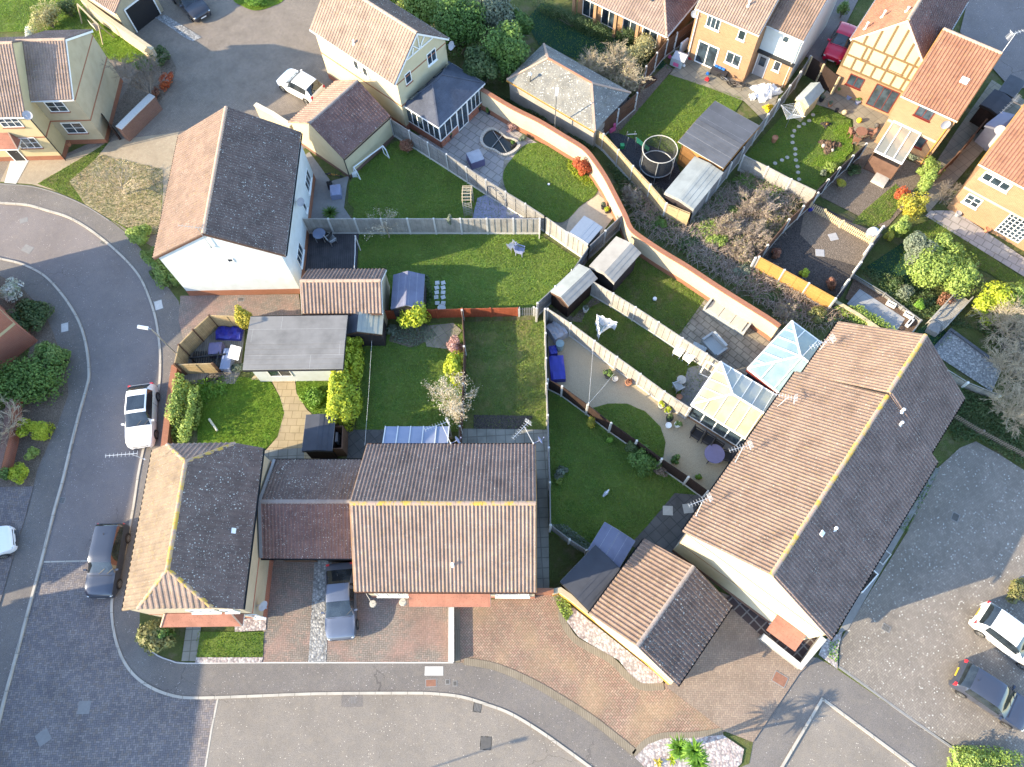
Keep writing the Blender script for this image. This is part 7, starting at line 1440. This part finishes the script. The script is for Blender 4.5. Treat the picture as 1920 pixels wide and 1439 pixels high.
for x, y, rz, lb in ((1307, 815, .9-PI/2, 'first dark rattan chair by the blue mat, nearest the pots'), (1328, 826, .9-PI/2, 'second dark rattan chair along the gravel edge'), (1345, 838, .9-PI/2, 'third dark rattan chair behind the round table'), (1362, 856, 2.8, 'dark rattan chair right of the round table')): chair(x, y, rz, 'rattan_dark', lb, .62)
table(1340, 851, .62, .74, 'iron', 'round purple-grey table on the beige gravel', glass='cover_purple')
table(598, 438, .45, .72, 'steel_grey', 'round glass table on the dark deck', glass='glass_greenhouse', z=.17); chair(613, 444, 2.6, 'rattan_dark', 'dark folding chair beside the round glass table', z=.17, arms=False); chair(622, 449, .6, 'metal', 'metal framed deck chair right of the round glass table', z=.17)
chair(960, 462, 2.2, 'metal', 'grey folded garden chair on the sunny lawn'); chair(975, 470, -.4, 'patio_blue', 'navy and white garden chair on the sunny lawn', name='deck_chair'); chair(1272, 725, .4, 'rattan_grey', 'grey metal chair by the cream conservatory'); table(1278, 712, .3, .5, 'stone', 'small round stone table near the conservatory door')
for x, y, rz, lb in ((1598, 248, .3, 'rusty iron chair left of the iron table'), (1632, 250, 2.8, 'rusty iron chair right of the iron table'), (1606, 262, 1.2, 'rusty iron chair below the iron table')): chair(x, y, rz, 'rust_iron', lb, .42, back=.45)
table(1616, 246, .42, .7, 'rust_iron', 'rust brown round iron table on the mock-Tudor patio', z=.16)
def boxy(name, label, cat, px, py, w, d, h, mat, rz=0, z=.12, top=None, legs=False, group=None, sag=.03):
    v = P(px, py, z+h); m = MB(); c = Vector((v.x, v.y, z)); e = Vector((math.cos(rz), math.sin(rz), 0)); g = Vector((-e.y, e.x, 0)); k = 6; rows = []
    o = empty(name, c, label, cat, group)
    for i in range(k+1):
        r_ = []
        for j in range(k+1):
            x, y = (i/k-.5)*w, (j/k-.5)*d; zz = h-sag*(math.cos(i*2.3+j)+1)-((.05 if (i in (0, k) or j in (0, k)) else 0)*min(1, h*2)); r_.append(c+e*x+g*y+Vector((0, 0, zz)))
        rows.append(r_)
    for i in range(k):
        for j in range(k): m.face([rows[i][j], rows[i+1][j], rows[i+1][j+1], rows[i][j+1]])
    m.build('top', M[top or mat], o, smooth=True); m = MB(); s_ = 1.03
    for lst in ([rows[i][0] for i in range(k+1)], [rows[k][j] for j in range(k+1)], [rows[k-i][k] for i in range(k+1)], [rows[0][k-j] for j in range(k+1)]):
        for a, b in zip(lst[:-1], lst[1:]):
            a0 = c+(a-c)*s_; b0 = c+(b-c)*s_; m.face([Vector((a0.x, a0.y, z)), Vector((b0.x, b0.y, z)), b, a])
    m.build('side', M[mat], o); return o
boxy('covered_table', 'purple-grey covered table standing on the slab patio', 'covered table', 891, 292, 1.05, 1.05, .75, 'cover_purple', .35, top='cover_grey', sag=.01)
boxy('covered_furniture', 'long dark blue cover on furniture beside the edge-on fence', 'furniture cover', 1045, 688, .95, 1.7, .55, 'blue_tarp', .02, sag=.04)
boxy('covered_barbecue', 'crumpled grey cover over garden furniture in the fence corner', 'furniture cover', 1044, 616, 1.0, 1.2, .8, 'cover_grey', .5, sag=.08); boxy('storage_bag', 'small navy covered box above the long blue cover', 'furniture cover', 1037, 655, .5, .6, .45, 'blue_tarp', .1)
v = P(1050, 645, .8); tag(MB().lathe((v.x, v.y, .12), [(.24, 0), (.26, .05), (.26, .7), (.28, .72), (.28, .76), (0, .78)], 16).build('water_butt', M['glass_blue'], None, loc=(v.x, v.y, .12)), 'pale teal round drum beside the crumpled grey cover', 'drum')
boxy('paddling_pool_cover', 'bright blue crumpled tarpaulin in the tan fenced yard', 'tarpaulin', 427, 622, 1.7, .9, .45, 'blue_tarp', -.1, sag=.12); boxy('covered_table', 'square purple-blue covered table in the cluttered yard', 'covered table', 402, 652, .85, .85, .7, 'cover_purple', .02)
boxy('glass_sheet', 'pale glass-topped table leaning in the cluttered yard', 'table', 424, 672, .65, 1.5, .6, 'glass_greenhouse', -.1, sag=.01); v = P(437, 656, .9); tag(MB().box((v.x-.35, v.y-.5, .75), (.75, -.3, .1), (.2, .85, .2), (0, 0, .03)).build('white_board', M['white_plastic'], None, loc=(v.x, v.y, .75)), 'white board resting on the yard furniture', 'board')
v = P(395, 670, .9); m = MB(); [m.bar((v.x-1.4+.16*k, v.y-.55, .35), (v.x-1.4+.16*k, v.y+.75, .35), .05) for k in range(11)]; m.bar((v.x-1.5, v.y+.1, .72), (v.x+.9, v.y+.25, .72), .1).bar((v.x+.35, v.y-.5, .72), (v.x+.45, v.y+.8, .72), .08).bar((v.x-1.45, v.y-.4, .32), (v.x+.3, v.y-.4, .32), .08); m.bar((v.x-1.4, v.y+.1, .12), (v.x-1.4, v.y+.1, .72), .08).bar((v.x+.8, v.y+.2, .12), (v.x+.8, v.y+.2, .72), .08)
tag(m.build('pallet_frame', M['black_plastic'], None, loc=(v.x, v.y, .12)), 'black slatted frame lying in the cluttered yard', 'frame')
for x, y, lb in ((398, 690, 'bicycle leaning at the end of the cluttered yard'),): pass
def bicycle(px, py, rz, mat, label, fallen=False, s=1.0):
    o = empty('bicycle', (0, 0, 0), label, 'bicycle', 'bicycles')
    for x in (-.5, .5):
        m = MB(); n = 20
        for j in range(n): a, b = 2*math.pi*j/n, 2*math.pi*(j+1)/n; m.bar((x+.32*math.cos(a), 0, .33+.32*math.sin(a)), (x+.32*math.cos(b), 0, .33+.32*math.sin(b)), .045)
        for j in range(6): a = math.pi*j/6; m.bar((x-.3*math.cos(a), 0, .33-.3*math.sin(a)), (x+.3*math.cos(a), 0, .33+.3*math.sin(a)), .01)
        m.build('wheel', M['black_plastic'], o)
    MB().bar((-.5, 0, .33), (-.15, 0, .8), .035).bar((-.5, 0, .33), (-.05, 0, .3), .035).bar((-.05, 0, .3), (-.18, 0, .85), .035).bar((-.15, 0, .8), (.38, 0, .82), .035).bar((-.05, 0, .3), (.4, 0, .75), .035).bar((.5, 0, .33), (.38, 0, .9), .035).build('frame', M[mat], o)
    MB().bar((.36, -.25, .98), (.36, .25, .98), .03).bar((.38, 0, .85), (.36, 0, .98), .03).build('handlebar', M['black_plastic'], o); MB().cbox((-.2, 0, .9), .24, .12, .05).build('saddle', M['black_plastic'], o)
    v = P(px, py, .4); place(o, (v.x, v.y, .12), rz, scale=s); o.rotation_euler[0] = .45 if not fallen else 1.2
bicycle(627, 326, -.25, 'orange_trim', 'orange bicycle behind the cream garage', s=.85); bicycle(1362, 150, -.9, 'metal', 'silver bicycle on the sunny patio of the yellow brick house'); bicycle(1385, 148, -.3, 'metal', 'grey bicycle lying near the white tarpaulin heap', True); bicycle(398, 692, .7, 'iron', 'dark bicycle at the yard end by the lush lawn', True)
# goal
a, b = P(668, 330, .1), P(722, 290, .1); u = (b-a).normalized(); n_ = Vector((u.y, -u.x, 0)); o = empty('football_goal', (a+b)/2, 'white tube framed goal along the cream garage wall', 'goal'); z = Vector((0, 0, 1)); m = MB()
for p in (a, b): m.tube([p+n_*.5, p+n_*.3+z*.75, p+z*.95, p-n_*.15+z*.5, p-n_*.1], .045, 6)
m.tube([a+z*.95, b+z*.95], .05, 6); m.tube([a+n_*.5, a-n_*.1], .04, 6).tube([b+n_*.5, b-n_*.1], .04, 6); m.build('frame', M['white_plastic'], o)
MB().cbox(a+Vector((-.1, 0, 0)), .3, .3, .35).build('weight', M['white_plastic'], o)
boxy('covered_barbecue', 'slate blue covered box on the paving behind the white house', 'furniture cover', 628, 355, .75, .95, .6, 'patio_blue', .1); boxy('bin_bag', 'black bag beside the slate blue cover', 'bag', 617, 343, .4, .5, .45, 'black_plastic', .3, sag=.06)
# arbour arch
v = P(878, 380, 1.0); o = empty('garden_arch', (v.x, v.y, .12), 'pale wooden lattice arch on the lawn by the slatted fence', 'arch'); c = Vector((v.x, v.y, .12)); e = Vector((math.cos(-.05), math.sin(-.05), 0)); g = Vector((.08, 1, 0)).normalized()
def lat(o_, u_, w_, h_): 
    m = MB(); m.bar(o_, o_+z*h_, .05).bar(o_+u_*w_, o_+u_*w_+z*h_, .05)
    for k in range(1, 9): m.bar(o_+z*(h_*k/9), o_+u_*w_+z*(h_*min(1, (k+1.2)/9)), .018).bar(o_+z*(h_*min(1, (k+1.2)/9)), o_+u_*w_+z*(h_*k/9), .018)
    return m
for sy in (-.65, .65): lat(c-e*.3+g*sy, e, .6, 1.75).build('lattice_side', M['wood_weathered'], o)
m = MB()
for x in (-.3, .3): m.tube([c+e*x+g*(.65*math.cos(t_))+z*(1.75+.5*math.sin(t_)) for t_ in [PI*k/8 for k in range(9)]], .03, 5)
for k in range(1, 8): t_ = PI*k/8; p = c+g*(.65*math.cos(t_))+z*(1.77+.5*math.sin(t_)); m.bar(p-e*.36, p+e*.36, .04)
m.build('arch_top', M['bark_pale'], o)
# clothes posts and lines
def post(px, py, h, label, mat='concrete', r=.045): v = P(px, py, h); return tag(MB().tube([(v.x, v.y, .1), (v.x, v.y, h)], r, 6).lathe((v.x, v.y, h), [(r*1.3, -.03), (r*1.3, .02), (0, .04)], 6).build('line_post', M[mat], None, loc=(v.x, v.y, .1)), label, 'post')
post(1012, 415, 2.2, 'grey washing line post at the end of the boarded fence'); post(1104, 756, 2.0, 'white washing line post on the dark brown fence'); post(666, 443, 1.9, 'metal post at the edge of the dark deck')
def wire(a, b, label, r=.005, mat='white_plastic'): tag(MB().tube([a, (Vector(a)+Vector(b))/2-Vector((0, 0, .12)), b], r, 4).build('washing_line', M[mat]), label, 'washing line')
wire(P(1104, 757, 1.9), P(1112, 655, 1.9), 'washing line over the beige gravel garden'); wire(P(1104, 757, 1.9), P(1152, 700, 1.6), 'slack line from the fence post to the potted plant'); wire(P(697, 640, 2.1), P(684, 835, 2.6), 'washing line over the lawn left of the lean-to'); wire(P(666, 443, 1.8), P(664, 505, 1.8), 'handrail line along the deck edge', .02)
# pond
pp = [(905, 262), (912, 248), (925, 243), (938, 250), (948, 258), (962, 262), (970, 272), (958, 284), (942, 288), (928, 280), (912, 274)]
o = empty('garden_pond', P(935, 265, .15), 'dark kidney-shaped netted pond with a pale stone rim', 'pond'); sp = smooth([(P(x, y, .3).x, P(x, y, .3).y) for x, y in pp], 4); cx = sum(p[0] for p in sp)/len(sp); cy = sum(p[1] for p in sp)/len(sp)
m = MB(); tri(m, [(x, y, .22) for x, y in sp]); m.build('water', M['pond'], o); m = MB(); n = len(sp)
for i in range(n):
    (x0, y0), (x1, y1) = sp[i], sp[(i+1) % n]; k = 1.17; q = [(cx+(x0-cx)*k, cy+(y0-cy)*k), (cx+(x1-cx)*k, cy+(y1-cy)*k)]; A_, B_ = Vector((x0, y0, 0)), Vector((x1, y1, 0)); C_, D_ = Vector((*q[1], 0)), Vector((*q[0], 0)); sh = (A_-B_)*.06
    m.prism([(A_-sh), (B_+sh), (C_+sh), (D_-sh)] if 0 else [A_-sh, B_+sh, C_+sh, D_-sh], .12, .33)
m.build('rim', M['stone'], o); MB().bar(P(924, 245, .34), P(950, 286, .34), .03).bar(P(943, 252, .34), P(922, 277, .34), .03).build('net_bar', M['steel_grey'], o)
for i, (x, y, r) in enumerate(((962, 240, .35), (970, 250, .3), (955, 232, .25), (978, 262, .28))): pass
bush(958, 238, .5, .8, 'pink_twig', 'pale pink heather beside the pond', n=900, size=.05); bush(980, 258, .4, .4, 'leaf_grey', 'rockery plant right of the pond', n=500)
# rattan suite
o = empty('rattan_sofa', P(1362, 588, .12), 'long pale rattan corner sofa against the curved wall', 'sofa'); f = Fr((1322, 580), (1392, 624), .5, 1.15); q = f.p
MB().box(q(0, 0, .14), f.ex*f.W, f.ey*1.1, (0, 0, .3)).build('base', M['rattan_grey'], o)
for i in range(3): MB().box(q(.12+i*(f.W-.2)/3, .05, .45), f.ex*((f.W-.3)/3), f.ey*.85, (0, 0, .14)).build('cushion', M['stone'], o)
MB().box(q(0, .92, .44), f.ex*f.W, f.ey*.2, (0, 0, .4)).build('backrest', M['rattan_grey'], o); MB().box(q(-.12, 0, .14), f.ex*.14, f.ey*1.12, (0, 0, .62)).build('armrest', M['rattan_grey'], o); MB().box(q(f.W, 0, .14), f.ex*.14, f.ey*1.12, (0, 0, .62)).build('armrest', M['rattan_grey'], o)
o = empty('rattan_loveseat', P(1332, 640, .12), 'pale blue-grey rattan loveseat turned beside the pale fence', 'sofa'); f = Fr((1318, 640), None, .5, .95, W=1.25, az=-58); q = f.p
MB().box(q(0, 0, .14), f.ex*f.W, f.ey*.8, (0, 0, .34)).build('seat', M['glass_blue' if 0 else 'rattan_grey'], o); MB().box(q(0, .75, .14), f.ex*f.W, f.ey*.18, (0, 0, .8)).build('backrest', M['rattan_grey'], o)
for x in (-.14, f.W): MB().box(q(x, 0, .14), f.ex*.14, f.ey*.9, (0, 0, .55)).build('armrest', M['rattan_grey'], o)
boxy('footstool', 'pale blue-grey footstool beside the rattan loveseat', 'footstool', 1312, 650, .95, .4, .38, 'rattan_grey', -.6)
v = P(1228, 560, .3); tag(MB().lathe((v.x, v.y, .12), [(.02, 0), (.12, .04), (.15, .13), (.12, .22), (.0, .26)], 12).build('ball', M['white_plastic'], None, True, (v.x, v.y, .12)), 'white ball on the worn lawn by the curved wall', 'ball')
v = P(1029, 346, .2); tag(MB().lathe((v.x, v.y, .14), [(.02, 0), (.08, .03), (.1, .09), (.0, .18)], 10).build('ball', M['white_plastic'], None, True, (v.x, v.y, .14)), 'small white ball on the oval lawn', 'ball')
v = P(400, 797, .2); tag(MB().tube([(v.x-.32, v.y+.42, .2), (v.x+.3, v.y-.42, .2)], .075, 8).build('tube', M['upvc_cream'], None, loc=(v.x, v.y, .2)), 'short white tube lying on the lush lawn', 'tube')
# gull
v = P(1136, 926, .2); m = MB(); rings = [(-.30, .01, .16), (-.20, .05, .17), (-.05, .10, .2), (.08, .095, .22), (.15, .05, .27), (.2, .055, .31), (.25, .03, .31), (.28, .005, .30)]; rz = .75; ca, sa = math.cos(rz), math.sin(rz); prev = None
for x, r, zz in rings:
    cur = []
    for k in range(10): a = 2*PI*k/10; lx, ly = x, r*math.cos(a); cur.append((v.x+lx*ca-ly*sa, v.y+lx*sa+ly*ca, .13+zz+r*.8*math.sin(a)))
    if prev: [m.face([prev[k], prev[(k+1) % 10], cur[(k+1) % 10], cur[k]]) for k in range(10)]
    prev = cur
g_ = tag(m.build('gull', M['gull'], None, True, (v.x, v.y, .13)), 'white gull with grey wings standing on the shaded lawn', 'bird')
for sy in (-1, 1):
    m = MB(); L2 = lambda x, y, zz: Vector((v.x+x*ca-y*sa, v.y+x*sa+y*ca, .13+zz)); m.face([L2(.1, .06*sy, .29), L2(.02, .115*sy, .25), L2(-.34, .05*sy, .19), L2(-.1, .02*sy, .30)]); m.build('wing', M['gull_wing'], g_); MB().bar(L2(.0, .04*sy, 0), L2(0, .04*sy, .15), .012).build('leg', M['beak'], g_)
MB().bar(L2(.27, 0, .30), L2(.34, 0, .29), .016).build('beak', M['beak'], g_)
# trampoline
v = P(1231, 308, .85); o = empty('trampoline', (v.x, v.y, .12), 'round trampoline with a black safety net by the tan curved fence', 'trampoline'); r = 1.22
def ring(rad, zz, w, mat, nm, n=28): m = MB(); m.tube([(v.x+rad*math.cos(2*PI*k/n), v.y+rad*math.sin(2*PI*k/n), zz) for k in range(n+1)], w, 6, cap=False); return m.build(nm, M[mat], o)
ring(r, .85, .045, 'metal', 'frame'); ring(r+.02, 2.45, .035, 'stone', 'top_ring'); m = MB(); m.lathe((v.x, v.y, .84), [(r-.02, 0), (r-.25, .004), (0, .006)], 28); m.build('mat', M['black_plastic'], o)
m = MB(); n = 28
for k in range(n): a, b = 2*PI*k/n, 2*PI*(k+1)/n; m.face([(v.x+r*math.cos(a), v.y+r*math.sin(a), .87), (v.x+r*math.cos(b), v.y+r*math.sin(b), .87), (v.x+r*math.cos(b), v.y+r*math.sin(b), 2.44), (v.x+r*math.cos(a), v.y+r*math.sin(a), 2.44)])
m.build('safety_net', M['netting'], o)
for k in range(6): a = 2*PI*k/6+.3; x, y = v.x+(r+.06)*math.cos(a), v.y+(r+.06)*math.sin(a); MB().tube([(x, y, .12), (x, y, 2.45)], .03, 6).build('pole', M['steel_grey'], o)
# climbing frame, toys, planters
v = P(1183, 275, .1); o = empty('climbing_frame', (v.x, v.y, .12), 'small green and grey play frame with slide by the trampoline', 'play frame'); m = MB()
for x, y in ((-.5, -.3), (-.5, .5), (.3, -.3), (.3, .5)): m.bar((v.x+x, v.y+y, .12), (v.x+x*.7, v.y+y*.7, 1.3), .05)
m.bar((v.x-.4, v.y+.1, 1.3), (v.x+.3, v.y+.1, 1.3), .05).build('frame', M['metal'], o); MB().box((v.x+.2, v.y-.2, .9), (1.0, -.5, -.65), (.15, .32, 0), (0, 0, .04)).build('slide', M['toy_green'], o); MB().cbox((v.x-.7, v.y-.1, .12), .3, .3, .35).build('seat', M['toy_green'], o)
v = P(1147, 240, .4); tag(MB().cbox((v.x, v.y, .12), .5, .4, .3, .5).cbox((v.x+.2, v.y+.1, .42), .2, .2, .25, .2).build('ride_on_toy', M['toy_pink'], None, loc=(v.x, v.y, .12)), 'pink and white toy next to the planter bed', 'toy')
def planter(a, b, h, w, mat, soil, label, cat='planter'):
    A, B = P(*a, h), P(*b, h); A.z = B.z = .12; u = (B-A); n = Vector((-u.y, u.x, 0)).normalized()*w; o = empty('planter', (A+B)/2, label, cat); k = .06; un = u.normalized(); m = MB(); hh = (0, 0, h-.12)
    m.box(A, u, n.normalized()*k, hh).box(A+n-n.normalized()*k, u, n.normalized()*k, hh).box(A+n.normalized()*k, un*k, n-n.normalized()*2*k, hh).box(B-un*k+n.normalized()*k, un*k, n-n.normalized()*2*k, hh); m.build('frame', M[mat], o)
    MB().box(A+un*k+n.normalized()*k, u-un*2*k, n-n.normalized()*2*k, (0, 0, h-.2)).build('soil', M[soil], o); return o
planter((1162, 212), (1188, 188), .5, .7, 'wood_grey', 'soil_dark', 'black-soiled wooden planter below the brown fence'); planter((1140, 240), (1160, 215), .5, .65, 'wood_weathered', 'soil', 'second wooden planter lower down the brown fence'); planter((1205, 168), (1232, 148), .35, .5, 'wood_brown', 'bark', 'low bark-filled bed above the planters')
planter((1618, 1112), (1648, 1077), .5, .42, 'upvc', 'soil_dark', 'long white-rimmed trough against the shaded house wall'); planter((1656, 1060), (1672, 1040), .2, .5, 'concrete', 'concrete', 'pale concrete slab step by the shaded house wall', 'step')
planter((1663, 568), (1679, 576), .4, .28, 'upvc', 'soil', 'white oval trough on the bark, nearer the soil garden'); planter((1696, 588), (1712, 597), .4, .28, 'upvc', 'soil', 'white trough on the bark, nearer the terrace end'); planter((1705, 612), (1715, 600), .4, .25, 'upvc', 'soil_dark', 'dark-filled white trough at the corner of the terrace edging')
# garden bridge
a, b, c, d = P(1737, 603, .5), P(1800, 552, .5), P(1820, 560, .5), P(1765, 622, .5); f = Fr((1740, 603), (1766, 622), .5, 3.3); o = empty('garden_bridge', f.c(), 'weathered wooden garden walkway with side rails between the laurels', 'bridge'); q = f.p; m = MB(); n = 22
for i in range(n): m.box(q(0, i*3.3/n, .42), f.ex*f.W, f.ey*(3.3/n-.02), (0, 0, .05))
m.build('deck_boards', M['wood_weathered'], o)
for x in (0, f.W-.06):
    m = MB(); m.box(q(x, 0, .95), f.ex*.06, f.ey*3.3, (0, 0, .05)).box(q(x, 0, .66), f.ex*.06, f.ey*3.3, (0, 0, .04))
    for k in range(4): m.box(q(x, k*3.24/3, .12), f.ex*.06, f.ey*.06, (0, 0, .83))
    m.build('railing', M['wood_weathered'], o)
boxy('wooden_chest', 'dark grey chest at the near end of the garden walkway', 'chest', 1755, 612, .7, .8, .6, 'concrete_dark', -.6, z=.12)
v = P(1640, 433, .7); o = empty('parasol_cover', (v.x, v.y, .12), 'white covered barbecue beside the picket fence end', 'cover'); MB().lathe((v.x, v.y, .12), [(.42, 0), (.45, .3), (.35, .55), (.12, .68), (0, .7)], 14).build('cover', M['white_cloth'], o, True)
boxy('storage_bag', 'small bright blue bag at the corner of the bare garden', 'bag', 1522, 389, .35, .3, .3, 'blue_tarp', .2)
# playhouse, toys, heap
v = P(1272, 112, .6); o = empty('playhouse', (v.x, v.y, .16), 'toy playhouse in pale blue, grey and pink on the patio', 'playhouse'); MB().cbox((v.x, v.y, .16), .95, .8, .75, -.6).build('wall', M['toy_grey'], o); MB().box((v.x-.6, v.y-.15, .9), (.9, -.55, 0), (.28, .38, .35), (0, 0, .04)).box((v.x-.04, v.y+.62, .9), (.9, -.55, 0), (-.28, -.38, .35), (0, 0, .04)).build('roof', M['cover_grey'], o); MB().cbox((v.x-.25, v.y-.42, .35), .45, .04, .3, -.6).build('window', M['toy_pink'], o)
v = P(1283, 66+20, .9); tag(MB().box((v.x-.3, v.y, .12), (.6, .5, 0), (.1, -.1, .03), (0, .1, 1.0)).build('leaning_board', M['white_plastic'], None, loc=(v.x, v.y, .12)), 'grey board leaning on the brown fence by the playhouse', 'board')
for x, y, w, mt, lb in ((1327, 137, .22, 'toy_blue', 'small blue toy seat on the patio'), (1326, 148, .3, 'toy_red', 'red and yellow ride-on toy on the patio'), (1294, 108, .28, 'toy_red', 'red toy car beside the playhouse'), (1300, 98, .25, 'toy_yellow', 'yellow toy by the patio door'), (1283, 122, .2, 'upvc', 'white toy wheel stand near the playhouse'), (1256, 106, .25, 'toy_pink', 'pink toy bucket left of the playhouse')):
    v = P(x, y, .3); tag(MB().cbox((v.x, v.y, .16), w, w*.7, w*.6, -.6).lathe((v.x, v.y, .16+w*.6), [(w*.3, 0), (w*.3, w*.3), (0, w*.45)], 8).build('toy', M[mt], None, loc=(v.x, v.y, .16)), lb, 'toy', 'toys on the patio')
v = P(1350, 133, .5); o = empty('storage_bench', (v.x, v.y, .16), 'dark slatted bench with light blue boxes on the patio', 'bench'); MB().cbox((v.x, v.y, .16), 1.3, .7, .5, -.65).build('bench_body', M['pot_black'], o)
for k in range(3): e = Vector((math.cos(-.65), math.sin(-.65), 0)); c = Vector((v.x, v.y, .67))+e*(k*.3-.4)+Vector((.1, .12, 0)); tag(MB().cbox(c, .24, .34, .12, -.65).build('blue_box', M['toy_blue'], None, loc=c), ['left', 'middle', 'right'][k]+' light blue box on the dark patio bench', 'box', 'blue boxes')
def heap(px, py, r, h, mat, label, name, cat):
    v = P(px, py, h*.4); rr = random.Random(px); m = MB(); n, k = 22, 8; rows = []
    for i in range(k+1):
        row = []
        for j in range(n): a = 2*PI*j/n; q_ = r*(i/k)*(1+.28*math.sin(3*a+1)+.14*math.sin(7*a+px)); zz = .13+h*(1-(i/k)**1.6)*(1+.4*math.sin(a*5+i*1.3)); row.append((v.x+q_*math.cos(a)+rr.gauss(0, .03), v.y+q_*.8*math.sin(a)+rr.gauss(0, .03), max(.12, zz+rr.gauss(0, .07) if i < k else .12)))
        rows.append(row)
    for i in range(k): [m.face([rows[i][j], rows[i+1][j], rows[i+1][(j+1) % n], rows[i][(j+1) % n]]) for j in range(n)]
    return tag(m.build(name, M[mat], None, False, (v.x, v.y, .12)), label, cat)
heap(1435, 172, 1.05, .6, 'white_cloth', 'large crumpled heap of white sheeting beside the fence', 'sheeting_heap', 'sheeting'); heap(1412, 183, .4, .3, 'white_cloth', 'smaller white bundle left of the sheeting heap', 'sheeting_heap', 'sheeting'); heap(1440, 205, .4, .3, 'toy_yellow', 'yellow toy digger heap by the summerhouse corner', 'toy_heap', 'toy'); heap(1555, 275, .8, .22, 'bark', 'oval bark and stone bed in the stepping stone lawn', 'rockery', 'rockery'); heap(1547, 236, .38, .18, 'soil_dark', 'round dark bed in the lawn', 'rockery', 'rockery')
for x, y, r_, mt, lb in ((1551, 231, .13, 'orange_trim', 'pale orange stone ball on the round dark bed'), (1545, 272, .14, 'stone', 'grey boulder on the oval bed'), (1562, 280, .12, 'stone', 'smaller boulder at the right of the oval bed'), (1584, 210, .2, 'wood_cream', 'round wooden stump seat on the patio'), (1612, 225, .2, 'toy_yellow', 'yellow lidded tub on the patio'), (1645, 235, .2, 'iron', 'dark kettle barbecue by the veranda')):
    v = P(x, y, .35); tag(MB().lathe((v.x, v.y, .14), [(r_*.7, 0), (r_, r_*.5), (r_*.9, r_*1.3), (r_*.4, r_*1.7), (0, r_*1.75)], 12).build(lb.split()[2 if 'stone ball' not in lb else 3].replace(',', '') if 0 else 'garden_ornament', M[mt], None, True, (v.x, v.y, .14)), lb, 'garden ornament')
# wooden swing top left
v = P(172, 28, .1); o = empty('swing_seat', (v.x, v.y, .12), 'old wooden swing frame by the cream coping wall', 'swing'); m = MB(); A, B = P(145, 8, 1.7), P(185, 48, 1.7)
m.bar(A, B, .1)
for p in (A, B):
    for s_ in (-1, 1): nn = Vector((-(B-A).y, (B-A).x, 0)).normalized()*.55*s_; m.bar(p, Vector((p.x, p.y, .12))+nn, .08)
m.build('frame', M['bark_pale'], o); mid = (A+B)/2; u = (B-A).normalized(); nn = Vector((-u.y, u.x, 0)); MB().box(mid-u*.5-nn*.2-z*1.2, u, nn*.4, (0, 0, .04)).box(mid-u*.5-nn*.2-z*1.2, u, nn*.03, (0, 0, .5)).build('seat', M['wood_weathered'], o); MB().bar(mid-u*.45-z*1.15, mid-u*.45, .015).bar(mid+u*.45-z*1.15, mid+u*.45, .015).build('rope', M['bark_pale'], o)
v = P(35, 46, .6); tag(MB().cbox((v.x, v.y, .1), .9, .5, .55, .02).build('garden_box', M['white_plastic'], None, loc=(v.x, v.y, .1)), 'white box beside the straw-coloured climber', 'box') if 0 else None
# red brick house at the left edge
c_ = P(72, 641, .1); e_ = Vector((math.cos(R_(47)), math.sin(R_(47)), 0)); f = world_frame(c_.x-e_.x*7.1, c_.y-e_.y*7.1, 47, 7.2, 8, 5.0)
RBH = House('detached_house', f, 'red brick house corner with a pale string course at the left edge', 'house', 7.6, ('tile_terra', 'tile_shade_dark'), 'brick_red', ridge='x', gut='gutter_white', barge='gutter_white', ov=.1, vo=.08, band=[('render_cream', 2.5, 2.72)])
# window lights etc on lower veranda shelter
v = P(1700, 345, .4); boxy('garden_bench', 'covered grey bench on the soil by the shaded patio', 'bench', 1652, 335, 1.0, .9, .3, 'stone', -.7, sag=.01)
